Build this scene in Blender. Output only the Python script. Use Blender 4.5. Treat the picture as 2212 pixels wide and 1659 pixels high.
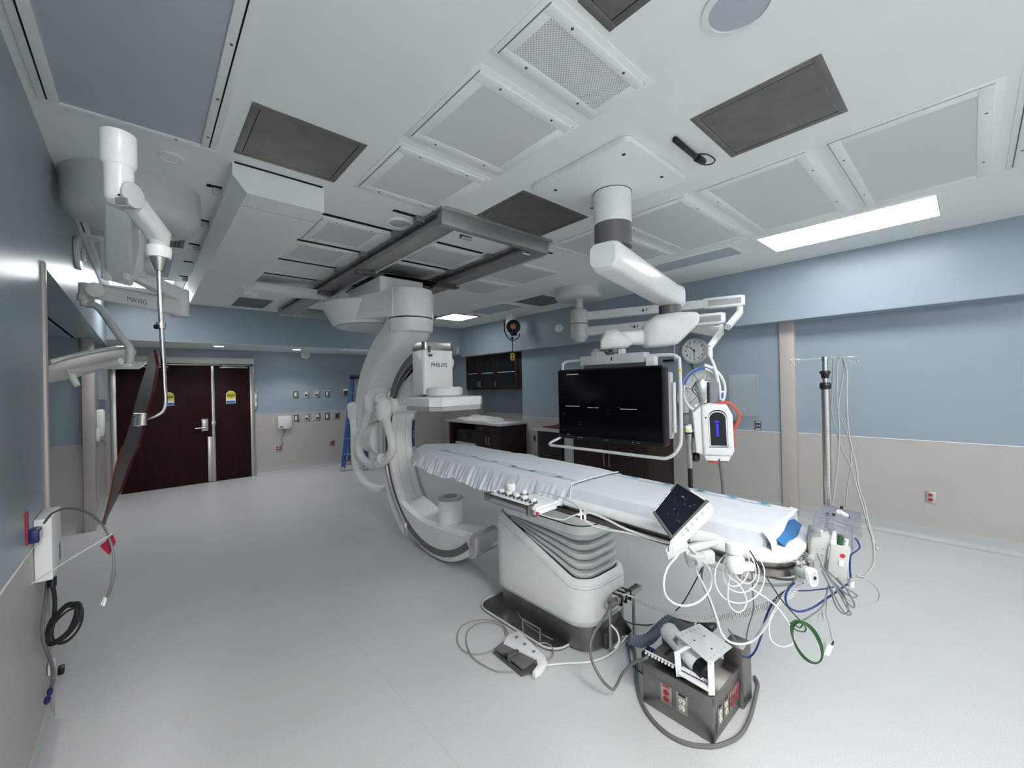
import bpy, bmesh, math, random
from mathutils import Vector, Matrix, Quaternion
random.seed(7)
R_ = math.radians
for o in list(bpy.data.objects):
    bpy.data.objects.remove(o)
SC = bpy.context.scene
COL = SC.collection

# ------------------------------------------------------------------ camera, world, exposure
F_PX, CX, CY = 889.91, 1106.0, 829.5
EYE = Vector((0, 0, 1.66))
yaw, pit, rol = R_(48.16407), R_(0.110877), R_(-1.22037)
fw = Vector((math.cos(yaw)*math.cos(pit), math.sin(yaw)*math.cos(pit), math.sin(pit)))
rt0 = Vector((math.sin(yaw), -math.cos(yaw), 0))
up0 = rt0.cross(fw)
rt = rt0*math.cos(rol) + up0*math.sin(rol)
up = -rt0*math.sin(rol) + up0*math.cos(rol)
cam_d = bpy.data.cameras.new('camera')
cam = bpy.data.objects.new('camera', cam_d)
COL.objects.link(cam)
m = Matrix((rt, up, -fw)).transposed().to_4x4()
m.translation = EYE
cam.matrix_world = m
cam_d.sensor_width = 36
cam_d.lens = 36*F_PX/2212
cam_d.clip_start = 0.05
cam_d.clip_end = 60
SC.camera = cam
w = bpy.data.worlds.new('world'); SC.world = w; w.use_nodes = True
w.node_tree.nodes['Background'].inputs[0].default_value = (0.55, 0.6, 0.65, 1)
w.node_tree.nodes['Background'].inputs[1].default_value = 0.05
SC.view_settings.view_transform = 'Standard'
SC.view_settings.look = 'None'
SC.view_settings.gamma = 1
SC.view_settings.use_curve_mapping = False
SC.view_settings.exposure = 0.38
SC.cycles.max_bounces = 14
SC.cycles.diffuse_bounces = 9
PANEL_E = 12.0       # radiance of the lit ceiling panels

def ray(p):
    return fw + rt*((p[0]-CX)/F_PX) - up*((p[1]-CY)/F_PX)
def on(px, py, ax, val):
    d = ray((px, py)); t = (val-EYE[ax])/d[ax]
    return EYE + d*t
def dp(px, py, dep):
    return EYE + ray((px, py))*dep

# ------------------------------------------------------------------ materials
MATS = {}
def mat(name, col, rough=0.5, metal=0.0, spec=0.5, emit=None, es=1.0, noise=0.0, nscale=20.0, bump=0.0, bscale=200.0,
        trans=0.0, alpha=1.0, coat=0.0, ior=1.45, stretch=None):
    if name in MATS: return MATS[name]
    mt = bpy.data.materials.new(name); mt.use_nodes = True
    nt = mt.node_tree; b = nt.nodes['Principled BSDF']
    b.inputs['Base Color'].default_value = (*col, 1)
    b.inputs['Roughness'].default_value = rough
    b.inputs['Metallic'].default_value = metal
    b.inputs['Specular IOR Level'].default_value = spec
    b.inputs['IOR'].default_value = ior
    if trans: b.inputs['Transmission Weight'].default_value = trans
    if alpha < 1: b.inputs['Alpha'].default_value = alpha
    if coat: b.inputs['Coat Weight'].default_value = coat
    if emit:
        b.inputs['Emission Color'].default_value = (*emit, 1); b.inputs['Emission Strength'].default_value = es
    tc = nt.nodes.new('ShaderNodeTexCoord')
    mp = nt.nodes.new('ShaderNodeMapping')
    nt.links.new(tc.outputs['Object'], mp.inputs[0])
    if stretch: mp.inputs['Scale'].default_value = stretch
    nz = nt.nodes.new('ShaderNodeTexNoise'); nz.inputs['Scale'].default_value = nscale; nz.inputs['Detail'].default_value = 4
    nt.links.new(mp.outputs[0], nz.inputs['Vector'])
    n = noise if noise else 0.03
    r = nt.nodes.new('ShaderNodeMapRange')
    r.inputs['To Min'].default_value = 1-n; r.inputs['To Max'].default_value = 1+n
    r.inputs['From Min'].default_value = .3; r.inputs['From Max'].default_value = .7
    nt.links.new(nz.outputs['Fac'], r.inputs['Value'])
    mx = nt.nodes.new('ShaderNodeVectorMath'); mx.operation = 'SCALE'
    mx.inputs[0].default_value = col
    nt.links.new(r.outputs[0], mx.inputs['Scale'])
    nt.links.new(mx.outputs[0], b.inputs['Base Color'])
    if bump:
        n2 = nt.nodes.new('ShaderNodeTexNoise'); n2.inputs['Scale'].default_value = bscale; n2.inputs['Detail'].default_value = 3
        nt.links.new(mp.outputs[0], n2.inputs['Vector'])
        bp = nt.nodes.new('ShaderNodeBump'); bp.inputs['Strength'].default_value = bump; bp.inputs['Distance'].default_value = .003
        nt.links.new(n2.outputs['Fac'], bp.inputs['Height'])
        nt.links.new(bp.outputs[0], b.inputs['Normal'])
    MATS[name] = mt
    return mt

BLUE = mat('wall_blue_paint', (.30, .36, .415), .32, bump=.12, bscale=140, noise=.02, nscale=3)
BEIGE = mat('wall_beige_sheet', (.45, .425, .405), .45, bump=.1, bscale=160, noise=.03, nscale=2)
TRIMB = mat('trim_beige', (.46, .425, .39), .4)
CEIL = mat('ceiling_paint', (.79, .81, .805), .6, bump=.05, bscale=120, noise=.02, nscale=2)
COVE = mat('cove_vinyl', (.45, .46, .46), .4, noise=.06, nscale=300)
WHITE = mat('enamel_white', (.80, .81, .795), .3)
WHITEP = mat('plastic_white', (.72, .73, .72), .38)
BRIGHT = mat('gloss_white', (.78, .79, .79), .25)
GREYP = mat('plastic_grey', (.40, .41, .41), .4)
LGREY = mat('light_grey_paint', (.56, .58, .57), .4)
DGREY = mat('dark_grey_plastic', (.09, .09, .09), .4)
BLACK = mat('black_plastic', (.008, .008, .009), .35)
RUBBER = mat('black_rubber', (.02, .02, .022), .6)
STEEL = mat('brushed_steel', (.50, .49, .47), .3, 1.0, noise=.1, nscale=30, stretch=(1, 1, 12))
DSTEEL = mat('dull_steel', (.25, .235, .22), .38, 1.0, noise=.16, nscale=9)
CHROME = mat('chrome', (.55, .54, .53), .16, 1.0)
ALU = mat('rail_aluminium', (.36, .37, .365), .45, .7, noise=.08, nscale=12)
PANELS = mat('stainless_hatch', (.235, .225, .21), .42, .75, noise=.13, nscale=7)
DUCT = mat('dark_slot', (.006, .006, .006), .9)
DOORW = mat('dark_cherry_door', (.020, .004, .004), .5, spec=.18, noise=.25, nscale=5, stretch=(6, 6, .6))
CABW = mat('espresso_wood', (.026, .015, .012), .48, spec=.25, noise=.3, nscale=6, stretch=(5, 5, .7))
CTOP = mat('worktop_laminate', (.50, .50, .48), .4, noise=.08, nscale=90)
CLOTH = mat('sheet_cloth', (.66, .69, .735), .85, bump=.25, bscale=60)
PAPER = mat('paper_white', (.82, .83, .84), .8)
DBLUE = mat('navy_plastic', (.01, .015, .12), .4)
CBLUE = mat('cable_blue', (.012, .03, .16), .4)
PADBLUE = mat('blue_pad', (.03, .16, .40), .55)
LADBLUE = mat('ladder_blue', (.02, .09, .28), .4)
GREEN = mat('cable_green', (.012, .07, .012), .45)
CGREY = mat('cable_grey', (.30, .30, .29), .5)
CDGREY = mat('cable_dark_grey', (.14, .14, .14), .5)
CWHITE = mat('cable_white', (.74, .74, .73), .4)
HOSEB = mat('hose_blue_grey', (.16, .19, .26), .4)
BROWNH = mat('hose_brown', (.09, .06, .055), .5)
RED = mat('red_plastic', (.42, .02, .03), .4)
CREAM = mat('cream_plastic', (.72, .69, .55), .4)
ORANGE = mat('orange_plastic', (.60, .09, .05), .4)
YELLOW = mat('yellow_label', (.72, .62, .04), .5)
LBLUE = mat('blue_label', (.04, .12, .45), .5)
GREYT = mat('grey_print', (.22, .23, .24), .6)
BLKT = mat('black_print', (.012, .012, .012), .6)
BLUET = mat('teal_print', (.06, .30, .42), .7)
BLINE = mat('blue_line_print', (.12, .22, .42), .7)
AMBER = mat('amber_plastic', (.45, .22, .12), .35)
YEL = mat('yellow_plastic', (.65, .52, .05), .4)
SCREEN = mat('screen_glass', (.002, .002, .004), .16, spec=.25)
SCRN2 = mat('screen_navy', (.004, .006, .012), .18, spec=.3)
RINGG = mat('ring_dark_grey', (.13, .13, .13), .35)
TEXTD = mat('dim_screen_text', (.018, .022, .03), .5)
UITEXT = mat('screen_text', (.1, .1, .1), .5, emit=(.55, .58, .62), es=.25)
UIBLUE = mat('screen_blue', (.004, .006, .03), .3, emit=(.10, .14, .6), es=.07)
LED = mat('blue_display', (.01, .01, .1), .3, emit=(.03, .03, .9), es=.9)
LIT = mat('lit_diffuser', (.9, .9, .9), .5, emit=(.97, .99, 1.0), es=PANEL_E)
LITL = mat('lit_diffuser_left', (.9, .9, .9), .5, emit=(.97, .99, 1.0), es=17)
LITSQ = mat('lit_diffuser_square', (.9, .9, .9), .5, emit=(.97, .99, 1.0), es=10)
LITSM = mat('lit_downlight', (.9, .9, .9), .5, emit=(.97, .99, 1.0), es=26)
OFFD = mat('unlit_diffuser', (.42, .45, .51), .5, noise=.03, nscale=3)
OFFD2 = mat('unlit_diffuser_small', (.42, .47, .52), .45)
ACRYL = mat('clear_acrylic', (.85, .88, .9), .08, trans=.6, ior=1.2, alpha=.22)
ACRYLG = mat('clear_acrylic_grey', (.36, .36, .43), .08, trans=.5, ior=1.2, alpha=.5)
LEADG = mat('tinted_lead_acrylic', (.05, .006, .009), .22, spec=.3, alpha=.86)
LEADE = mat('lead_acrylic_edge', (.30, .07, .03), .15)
REDTAG = mat('red_tag', (.40, .015, .05), .6)
MAROON = mat('maroon_fabric', (.12, .03, .035), .8)
GLASSD = mat('cabinet_glass', (.012, .014, .016), .1)
SILVER = mat('silver_paint', (.46, .46, .46), .38, .25)
MODG = mat('module_grey', (.44, .45, .42), .45)
STICK = mat('sticker_white', (.8, .8, .8), .5)

def node_mats():
    # speckled sheet vinyl floor
    mt = bpy.data.materials.new('floor_vinyl'); mt.use_nodes = True
    nt = mt.node_tree; b = nt.nodes['Principled BSDF']
    tc = nt.nodes.new('ShaderNodeTexCoord')
    v = nt.nodes.new('ShaderNodeTexVoronoi'); v.inputs['Scale'].default_value = 170
    n1 = nt.nodes.new('ShaderNodeTexNoise'); n1.inputs['Scale'].default_value = 260; n1.inputs['Detail'].default_value = 2
    n2 = nt.nodes.new('ShaderNodeTexNoise'); n2.inputs['Scale'].default_value = 1.6; n2.inputs['Detail'].default_value = 5
    for n in (v, n1, n2): nt.links.new(tc.outputs['Object'], n.inputs['Vector'])
    cr = nt.nodes.new('ShaderNodeValToRGB')
    cr.color_ramp.elements[0].position = .36; cr.color_ramp.elements[0].color = (.49, .505, .505, 1)
    cr.color_ramp.elements[1].position = .66; cr.color_ramp.elements[1].color = (.65, .665, .66, 1)
    nt.links.new(n1.outputs['Fac'], cr.inputs[0])
    sp = nt.nodes.new('ShaderNodeValToRGB')
    sp.color_ramp.elements[0].position = .08; sp.color_ramp.elements[0].color = (.75, .75, .75, 1)
    sp.color_ramp.elements[1].position = .22; sp.color_ramp.elements[1].color = (0, 0, 0, 1)
    nt.links.new(v.outputs['Distance'], sp.inputs[0])
    mx = nt.nodes.new('ShaderNodeMix'); mx.data_type = 'RGBA'
    nt.links.new(sp.outputs[0], mx.inputs[0])
    nt.links.new(cr.outputs[0], mx.inputs[6]); mx.inputs[7].default_value = (.62, .635, .63, 1)
    mr = nt.nodes.new('ShaderNodeMapRange'); mr.inputs['To Min'].default_value = .93; mr.inputs['To Max'].default_value = 1.05
    nt.links.new(n2.outputs['Fac'], mr.inputs['Value'])
    vm = nt.nodes.new('ShaderNodeVectorMath'); vm.operation = 'SCALE'
    nt.links.new(mx.outputs[2], vm.inputs[0]); nt.links.new(mr.outputs[0], vm.inputs['Scale'])
    nt.links.new(vm.outputs[0], b.inputs['Base Color'])
    b.inputs['Roughness'].default_value = .36
    b.inputs['Specular IOR Level'].default_value = .45
    bp = nt.nodes.new('ShaderNodeBump'); bp.inputs['Strength'].default_value = .06; bp.inputs['Distance'].default_value = .002
    nt.links.new(n1.outputs['Fac'], bp.inputs['Height']); nt.links.new(bp.outputs[0], b.inputs['Normal'])
    MATS['floor_vinyl'] = mt
    # perforated metal: staggered round holes
    for nm, base, hole, sc in (('perforated_sheet', (.70, .72, .715), (.33, .335, .335), 92.0), ('perforated_fine', (.68, .70, .695), (.53, .54, .54), 150.0)):
        mt = bpy.data.materials.new(nm); mt.use_nodes = True
        nt = mt.node_tree; b = nt.nodes['Principled BSDF']
        tc = nt.nodes.new('ShaderNodeTexCoord')
        mp = nt.nodes.new('ShaderNodeMapping'); mp.inputs['Rotation'].default_value = (0, 0, R_(45)); mp.inputs['Scale'].default_value = (sc, sc, 0)
        nt.links.new(tc.outputs['Object'], mp.inputs[0])
        fr = nt.nodes.new('ShaderNodeVectorMath'); fr.operation = 'FRACTION'; nt.links.new(mp.outputs[0], fr.inputs[0])
        sb = nt.nodes.new('ShaderNodeVectorMath'); sb.operation = 'SUBTRACT'; sb.inputs[1].default_value = (.5, .5, 0); nt.links.new(fr.outputs[0], sb.inputs[0])
        ln = nt.nodes.new('ShaderNodeVectorMath'); ln.operation = 'LENGTH'; nt.links.new(sb.outputs[0], ln.inputs[0])
        cp = nt.nodes.new('ShaderNodeMath'); cp.operation = 'LESS_THAN'; cp.inputs[1].default_value = .27; nt.links.new(ln.outputs['Value'], cp.inputs[0])
        mx = nt.nodes.new('ShaderNodeMix'); mx.data_type = 'RGBA'
        mx.inputs[6].default_value = (*base, 1); mx.inputs[7].default_value = (*hole, 1)
        nt.links.new(cp.outputs[0], mx.inputs[0]); nt.links.new(mx.outputs[2], b.inputs['Base Color'])
        b.inputs['Roughness'].default_value = .35
        MATS[nm] = mt
node_mats()
FLOOR, PERF, PERFF = MATS['floor_vinyl'], MATS['perforated_sheet'], MATS['perforated_fine']

# ------------------------------------------------------------------ mesh helpers
Z = Vector((0, 0, 1))
def frame_of(d, hint=Z):
    d = Vector(d).normalized()
    h = Vector(hint)
    if abs(d.dot(h)) > .98: h = Vector((1, 0, 0))
    a = h.cross(d).normalized(); b = d.cross(a)
    return a, b, d
class G:
    def __init__(s): s.bm = bmesh.new(); s.mi = 0
    def _join(s, t):
        for f in t.faces: f.material_index = s.mi
        me = bpy.data.meshes.new('t'); t.to_mesh(me); t.free(); s.bm.from_mesh(me); bpy.data.meshes.remove(me)
        return s
    def m(s, i): s.mi = i; return s
    def box(s, lo, hi, bev=0, seg=2, M=None):
        t = bmesh.new(); bmesh.ops.create_cube(t, size=1)
        lo = Vector(lo); hi = Vector(hi); c = (lo+hi)/2; sz = hi-lo
        for v in t.verts: v.co = Vector((v.co.x*sz.x, v.co.y*sz.y, v.co.z*sz.z)) + c
        if bev: bmesh.ops.bevel(t, geom=list(t.edges), offset=min(bev, min(map(abs, sz))*.49), segments=seg, profile=.5, affect='EDGES', clamp_overlap=True)
        if M is not None: bmesh.ops.transform(t, matrix=M, verts=t.verts)
        return s._join(t)
    def loft(s, rings, cap=True, closed=False):
        t = bmesh.new(); rs = [[t.verts.new(p) for p in r] for r in rings]
        n = len(rs[0]); k = len(rs)
        for i in range(k if closed else k-1):
            a, b = rs[i], rs[(i+1) % k]
            for j in range(n):
                t.faces.new((a[j], a[(j+1) % n], b[(j+1) % n], b[j]))
        if cap and not closed: t.faces.new(list(reversed(rs[0]))); t.faces.new(rs[-1])
        bmesh.ops.recalc_face_normals(t, faces=t.faces)
        return s._join(t)
    def sheet(s, rows):
        t = bmesh.new(); rs = [[t.verts.new(p) for p in r] for r in rows]
        for i in range(len(rs)-1):
            for j in range(len(rs[0])-1): t.faces.new((rs[i][j], rs[i][j+1], rs[i+1][j+1], rs[i+1][j]))
        return s._join(t)
    def lathe(s, prof, o, d=Z, n=32, cap=True):
        a, b, d = frame_of(d); o = Vector(o)
        rings = [[o + d*h + (a*math.cos(q)+b*math.sin(q))*max(r, 1e-4) for q in [2*math.pi*i/n for i in range(n)]] for r, h in prof]
        return s.loft(rings, cap)
    def cyl(s, p0, p1, r, r1=None, n=24, bev=0):
        p0 = Vector(p0); p1 = Vector(p1); L = (p1-p0).length; r1 = r if r1 is None else r1
        pr = [(r, 0), (r1, L)] if not bev else [(r-bev, 0), (r-bev*.3, bev*.3), (r, bev), (r1, L-bev), (r1-bev*.3, L-bev*.3), (r1-bev, L)]
        return s.lathe(pr, p0, p1-p0, n)
    def prism(s, poly, o, u, v, dep, bev=0, seg=2):
        # poly: 2-D outline in the (u, v) frame at o, pushed dep along u x v
        u = Vector(u).normalized(); v = Vector(v).normalized(); nn = u.cross(v).normalized(); o = Vector(o)
        t = bmesh.new()
        a = [t.verts.new(o+u*x+v*y) for x, y in poly]; b = [t.verts.new(o+u*x+v*y+nn*dep) for x, y in poly]
        n = len(poly)
        t.faces.new(list(reversed(a))); t.faces.new(b)
        for i in range(n): t.faces.new((a[i], a[(i+1) % n], b[(i+1) % n], b[i]))
        bmesh.ops.recalc_face_normals(t, faces=t.faces)
        if bev:
            es = [e for e in t.edges if (e.verts[0] in a) == (e.verts[1] in a)]
            bmesh.ops.bevel(t, geom=es, offset=bev, segments=seg, profile=.5, affect='EDGES', clamp_overlap=True)
        return s._join(t)
    def tube(s, pts, r, n=10, sm=6, cap=True):
        pts = smooth(pts, sm) if sm else [Vector(p) for p in pts]
        rings = []; a = None
        for i, p in enumerate(pts):
            d = (pts[min(i+1, len(pts)-1)] - pts[max(i-1, 0)])
            if d.length < 1e-7: d = Vector((0, 0, 1))
            d.normalize()
            if a is None: a, b, _ = frame_of(d)
            else:
                a = (a - d*a.dot(d)); a.normalize(); b = d.cross(a)
            rr = r(i/(len(pts)-1)) if callable(r) else r
            rings.append([p + (a*math.cos(q)+b*math.sin(q))*rr for q in [2*math.pi*k/n for k in range(n)]])
        return s.loft(rings, cap)
    def sphere(s, c, r, n=16, sc=(1, 1, 1)):
        t = bmesh.new(); bmesh.ops.create_uvsphere(t, u_segments=n, v_segments=max(6, n//2), radius=1)
        for v in t.verts: v.co = Vector((v.co.x*r*sc[0], v.co.y*r*sc[1], v.co.z*r*sc[2])) + Vector(c)
        return s._join(t)
    def M(s, mtx): bmesh.ops.transform(s.bm, matrix=mtx, verts=s.bm.verts); return s
def smooth(pts, k=6):
    P = [Vector(p) for p in pts]
    if len(P) < 3: return P
    out = []
    for i in range(len(P)-1):
        p0 = P[i-1] if i else P[0]*2-P[1]; p1 = P[i]; p2 = P[i+1]; p3 = P[i+2] if i+2 < len(P) else P[-1]*2-P[-2]
        for j in range(k):
            t = j/k
            out.append(.5*((2*p1)+(p2-p0)*t+(2*p0-5*p1+4*p2-p3)*t*t+(3*p1-p0-3*p2+p3)*t**3))
    out.append(P[-1]); return out
def rrect(w, h, r, k=5, cx=0, cy=0):
    out = []
    for sx, sy, a0 in ((1, 1, 0), (-1, 1, 90), (-1, -1, 180), (1, -1, 270)):
        for i in range(k+1):
            a = R_(a0+90*i/k); out.append((cx+sx*(w/2-r)+r*math.cos(a), cy+sy*(h/2-r)+r*math.sin(a)))
    return out
def circ(r, n=24, cx=0, cy=0): return [(cx+r*math.cos(2*math.pi*i/n), cy+r*math.sin(2*math.pi*i/n)) for i in range(n)]

OFF = {}
def rootoff(o):
    return OFF.get(o.name, Vector((0, 0, 0))) if o else Vector((0, 0, 0))
def thing(name, label, cat, loc=(0, 0, 0), group=None):
    o = bpy.data.objects.new(name, None); COL.objects.link(o); o.location = loc; o.empty_display_size = .05
    OFF[o.name] = Vector(loc); o['label'] = label; o['category'] = cat
    if group: o['group'] = group
    return o
def finish(name, me, mats, parent):
    for mm in (mats if isinstance(mats, (list, tuple)) else [mats]): me.materials.append(mm)
    o = bpy.data.objects.new(name, me); COL.objects.link(o)
    if parent is not None:
        o.parent = parent; OFF[o.name] = rootoff(parent)
    return o
def obj(name, g, mats, parent=None, label=None, ang=38, base=None):
    """one mesh object; geometry is given in world coordinates"""
    me = bpy.data.meshes.new(name)
    off = rootoff(parent)
    if parent is None and base is not None: off = Vector(base)
    bmesh.ops.translate(g.bm, verts=g.bm.verts, vec=-off)
    g.bm.to_mesh(me); g.bm.free()
    me.shade_smooth(); me.set_sharp_from_angle(angle=R_(ang))
    o = finish(name, me, mats, parent)
    if parent is None and base is not None: o.location = base; OFF[o.name] = off
    if label: o['label'] = label
    return o
def single(name, g, mats, label, cat, group=None, base=None, ang=38):
    if base is None:
        c = Vector((0, 0, 0))
        for v in g.bm.verts: c += v.co
        base = c/max(1, len(g.bm.verts))
    o = obj(name, g, mats, None, label, ang, base); o['category'] = cat
    if group: o['group'] = group
    return o
def struct(name, g, mats, parent=None, ang=38):
    o = obj(name, g, mats, parent, ang=ang)
    if parent is None: o['kind'] = 'structure'
    return o
def text(name, body, size, pos, u, v, mt, parent=None, ext=.0006, align='CENTER', sx=1.0, bold=0.0):
    cu = bpy.data.curves.new(name, 'FONT'); cu.body = body; cu.size = size; cu.extrude = ext; cu.align_x = align; cu.align_y = 'CENTER'; cu.offset = bold
    to = bpy.data.objects.new('t', cu); COL.objects.link(to)
    me = bpy.data.meshes.new_from_object(to); bpy.data.objects.remove(to); bpy.data.curves.remove(cu)
    me.name = name; me.materials.clear(); me.materials.append(mt)
    u = Vector(u).normalized(); v = Vector(v).normalized(); nn = u.cross(v)
    M = Matrix((u*sx, v, nn)).transposed().to_4x4(); M.translation = Vector(pos) - rootoff(parent)
    me.transform(M)
    o = bpy.data.objects.new(name, me); COL.objects.link(o)
    if parent is not None: o.parent = parent; OFF[o.name] = rootoff(parent)
    return o
def copy_tree(o, delta, parent=None):
    c = o.copy(); COL.objects.link(c)
    if parent is not None: c.parent = parent
    else: c.location = Vector(o.location)+Vector(delta)
    for ch in o.children: copy_tree(ch, delta, c)
    return c

# ------------------------------------------------------------------ the room shell
XL, XR, YB, CZ = -0.375, 5.87, 9.35, 3.02
YF = -4.2            # wall behind the camera
SR, SRZ = 5.64, 2.35  # right soffit face, underside
SBY, SBZ = 8.10, 2.43 # back soffit face, underside
struct('floor', G().box((-2.2, YF-.2, -.1), (6.9, YB+.2, 0)), FLOOR)
struct('ceiling', G().box((-2.2, YF-.2, CZ), (6.9, YB+.2, CZ+.1)), CEIL)

def wall2(name, lo, hi, rail, extra=None):
    """a wall box in two paints: beige sheet below the rail height, blue paint above"""
    g = G()
    lo = Vector(lo); hi = Vector(hi)
    g.m(0).box((lo.x, lo.y, rail), hi)
    g.m(1).box(lo, (hi.x, hi.y, rail))
    return struct(name, g, [BLUE, BEIGE])
# left wall near the camera, ends at y = 3.17 with a corner guard; above 2.35 it carries on as a soffit
wall2('wall_left', (-.60, YF, 0), (XL, 3.17, 2.33), .985)
struct('wall_left_upper', G().box((-.62, YF, 2.33), (XL, SBY, CZ)), BLUE)
wall2('wall_left_alcove_back', (-2.0, 7.17, 0), (-.54, 7.37, 2.5), 1.05)
struct('wall_left_alcove_side', G().box((-2.1, 3.0, 0), (-1.95, 7.3, 2.5)), BLUE)
struct('ceiling_left_alcove', G().box((-2.1, 3.17, 2.33), (-.60, 7.2, 2.45)), BLUE)
wall2('wall_left_far', (-.60, 7.37, 0), (-.46, YB, 2.6), 1.1)
wall2('wall_back', (-.6, YB, 0), (6.6, YB+.15, 2.5), 1.19)
struct('wall_back_soffit', G().m(0).box((-.6, SBY, SBZ), (6.6, YB+.1, CZ)).m(1).box((-.6, SBY+.002, SBZ-.004), (6.6, YB, SBZ)), [BLUE, CEIL])
# right wall: near stretch set back, pilaster, far stretch, cabinet alcove
wall2('wall_right_near', (5.93, YF, 0), (6.1, 1.44, 2.6), 1.0)
wall2('wall_right_far', (XR, 1.57, 0), (6.45, 6.24, 2.6), 1.0)
wall2('wall_right_alcove', (6.42, 6.24, 0), (6.5, YB, 2.6), 1.0)
wall2('wall_right_alcove_end', (5.87, 8.22, 0), (6.42, YB, 2.6), 1.19)
struct('wall_right_soffit', G().m(0).box((SR, YF, SRZ), (6.6, SBY, CZ)).m(1).box((SR+.003, YF, SRZ-.004), (6.6, SBY, SRZ)), [BLUE, BLUE])
struct('wall_front', G().box((-.6, YF-.15, 0), (6.6, YF, CZ)), mat('wall_white_paint', (.78, .78, .77), .5))
# pilaster strip and corner guards
struct('trim_1', G().box((5.83, 1.42, 0), (6.0, 1.575, 2.35), .004), TRIMB)
struct('trim_2', G().box((XL-.05, 3.13, 0), (XL+.012, 3.185, 2.34), .006), TRIMB)
struct('trim_3', G().box((-.55, 7.10, 0), (-.45, 7.39, 2.33), .004), TRIMB)
# thin chair-rail caulk lines
struct('trim_4', G().box((5.926, YF, .997), (5.932, 1.42, 1.004)).box((XR-.004, 1.575, .997), (XR+.002, 6.24, 1.003)).box((XL-.002, YF, .98), (XL+.003, 3.13, .988)), PAPER)
# coved skirting
def cove(name, a, b, n, h=.13, r=.05):
    """a: start, b: end on the wall line, n: direction into the room"""
    a = Vector(a); b = Vector(b); n = Vector(n)
    prof = [(0, h), (.006, h), (.006, r)] + [(.006+r*(1-math.cos(R_(q))), r*(1-math.sin(R_(q)))) for q in (15, 35, 60, 80, 90)] + [(0, 0)]
    rings = []
    for p in (a, b): rings.append([p + n*x + Z*z + Z*.0015 for x, z in prof])
    return struct(name, G().loft(rings), COVE)
cove('baseboard_right_near', (5.93, YF, 0), (5.93, 1.42, 0), (-1, 0, 0))
cove('baseboard_right_far', (XR, 1.575, 0), (XR, 6.24, 0), (-1, 0, 0))
cove('baseboard_back', (1.62, YB, 0), (6.4, YB, 0), (0, -1, 0))
cove('baseboard_left', (XL, YF, 0), (XL, 3.13, 0), (1, 0, 0), h=.12)
cove('baseboard_left_alcove', (-1.9, 7.17, 0), (-.62, 7.17, 0), (0, -1, 0))
cove('baseboard_left_far', (-.46, 7.39, 0), (-.46, YB-.05, 0), (1, 0, 0))
# seam line in the floor vinyl
struct('trim_5', G().box((1.0, YF, .0002), (1.003, 9.3, .0004)), mat('floor_seam', (.50, .51, .51), .4))

# ------------------------------------------------------------------ double door
dy = YB
d = bpy.data.objects.new('door_1', None); COL.objects.link(d); d.location = (.65, dy, 0); OFF[d.name] = Vector((.65, dy, 0)); d['kind'] = 'structure'
obj('door_frame', G().box((-.40, dy-.05, 0), (-.33, dy+.02, 2.17), .004).box((1.535, dy-.05, 0), (1.60, dy+.02, 2.17), .004).box((-.40, dy-.05, 2.13), (1.60, dy+.02, 2.2), .004), STEEL, d)
dl = obj('door_leaf', G().box((-.33, dy-.045, .008), (.925, dy-.005, 2.13), .003), DOORW, d)
obj('door_lever', G().box((.775, dy-.056, .94), (.875, dy-.045, 1.16), .006).cyl((.82, dy-.09, 1.0), (.82, dy-.05, 1.0), .016).cyl((.83, dy-.085, 1.0), (.68, dy-.085, 1.0), .012), STEEL, dl)
obj('edge_plate', G().box((.86, dy-.052, .01), (.935, dy-.044, .83), .003), STEEL, dl)
dr = obj('door_leaf', G().box((.985, dy-.045, .008), (1.535, dy-.005, 2.13), .003), DOORW, d)
obj('astragal', G().box((.928, dy-.055, .01), (.972, dy-.02, 2.13), .004).box((.92, dy-.062, 1.03), (.985, dy-.05, 1.11), .004), STEEL, d)
obj('closer_arm', G().box((-.1, dy-.09, 2.085), (.33, dy-.07, 2.105), .004).box((1.06, dy-.09, 2.085), (1.5, dy-.07, 2.105), .004).box((1.1, dy-.085, 2.115), (1.46, dy-.07, 2.125)), STEEL, d)
dop = thing('door_operator', 'long pale metal operator box mounted above the dark red double door', 'door operator', (.6, dy-.08, 2.2))
obj('housing', G().box((-.35, dy-.13, 2.16), (1.60, dy-.001, 2.27), .006), LGREY, dop)
obj('track', G().box((-.30, dy-.11, 2.145), (1.55, dy-.03, 2.16)), DGREY, dop)
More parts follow.
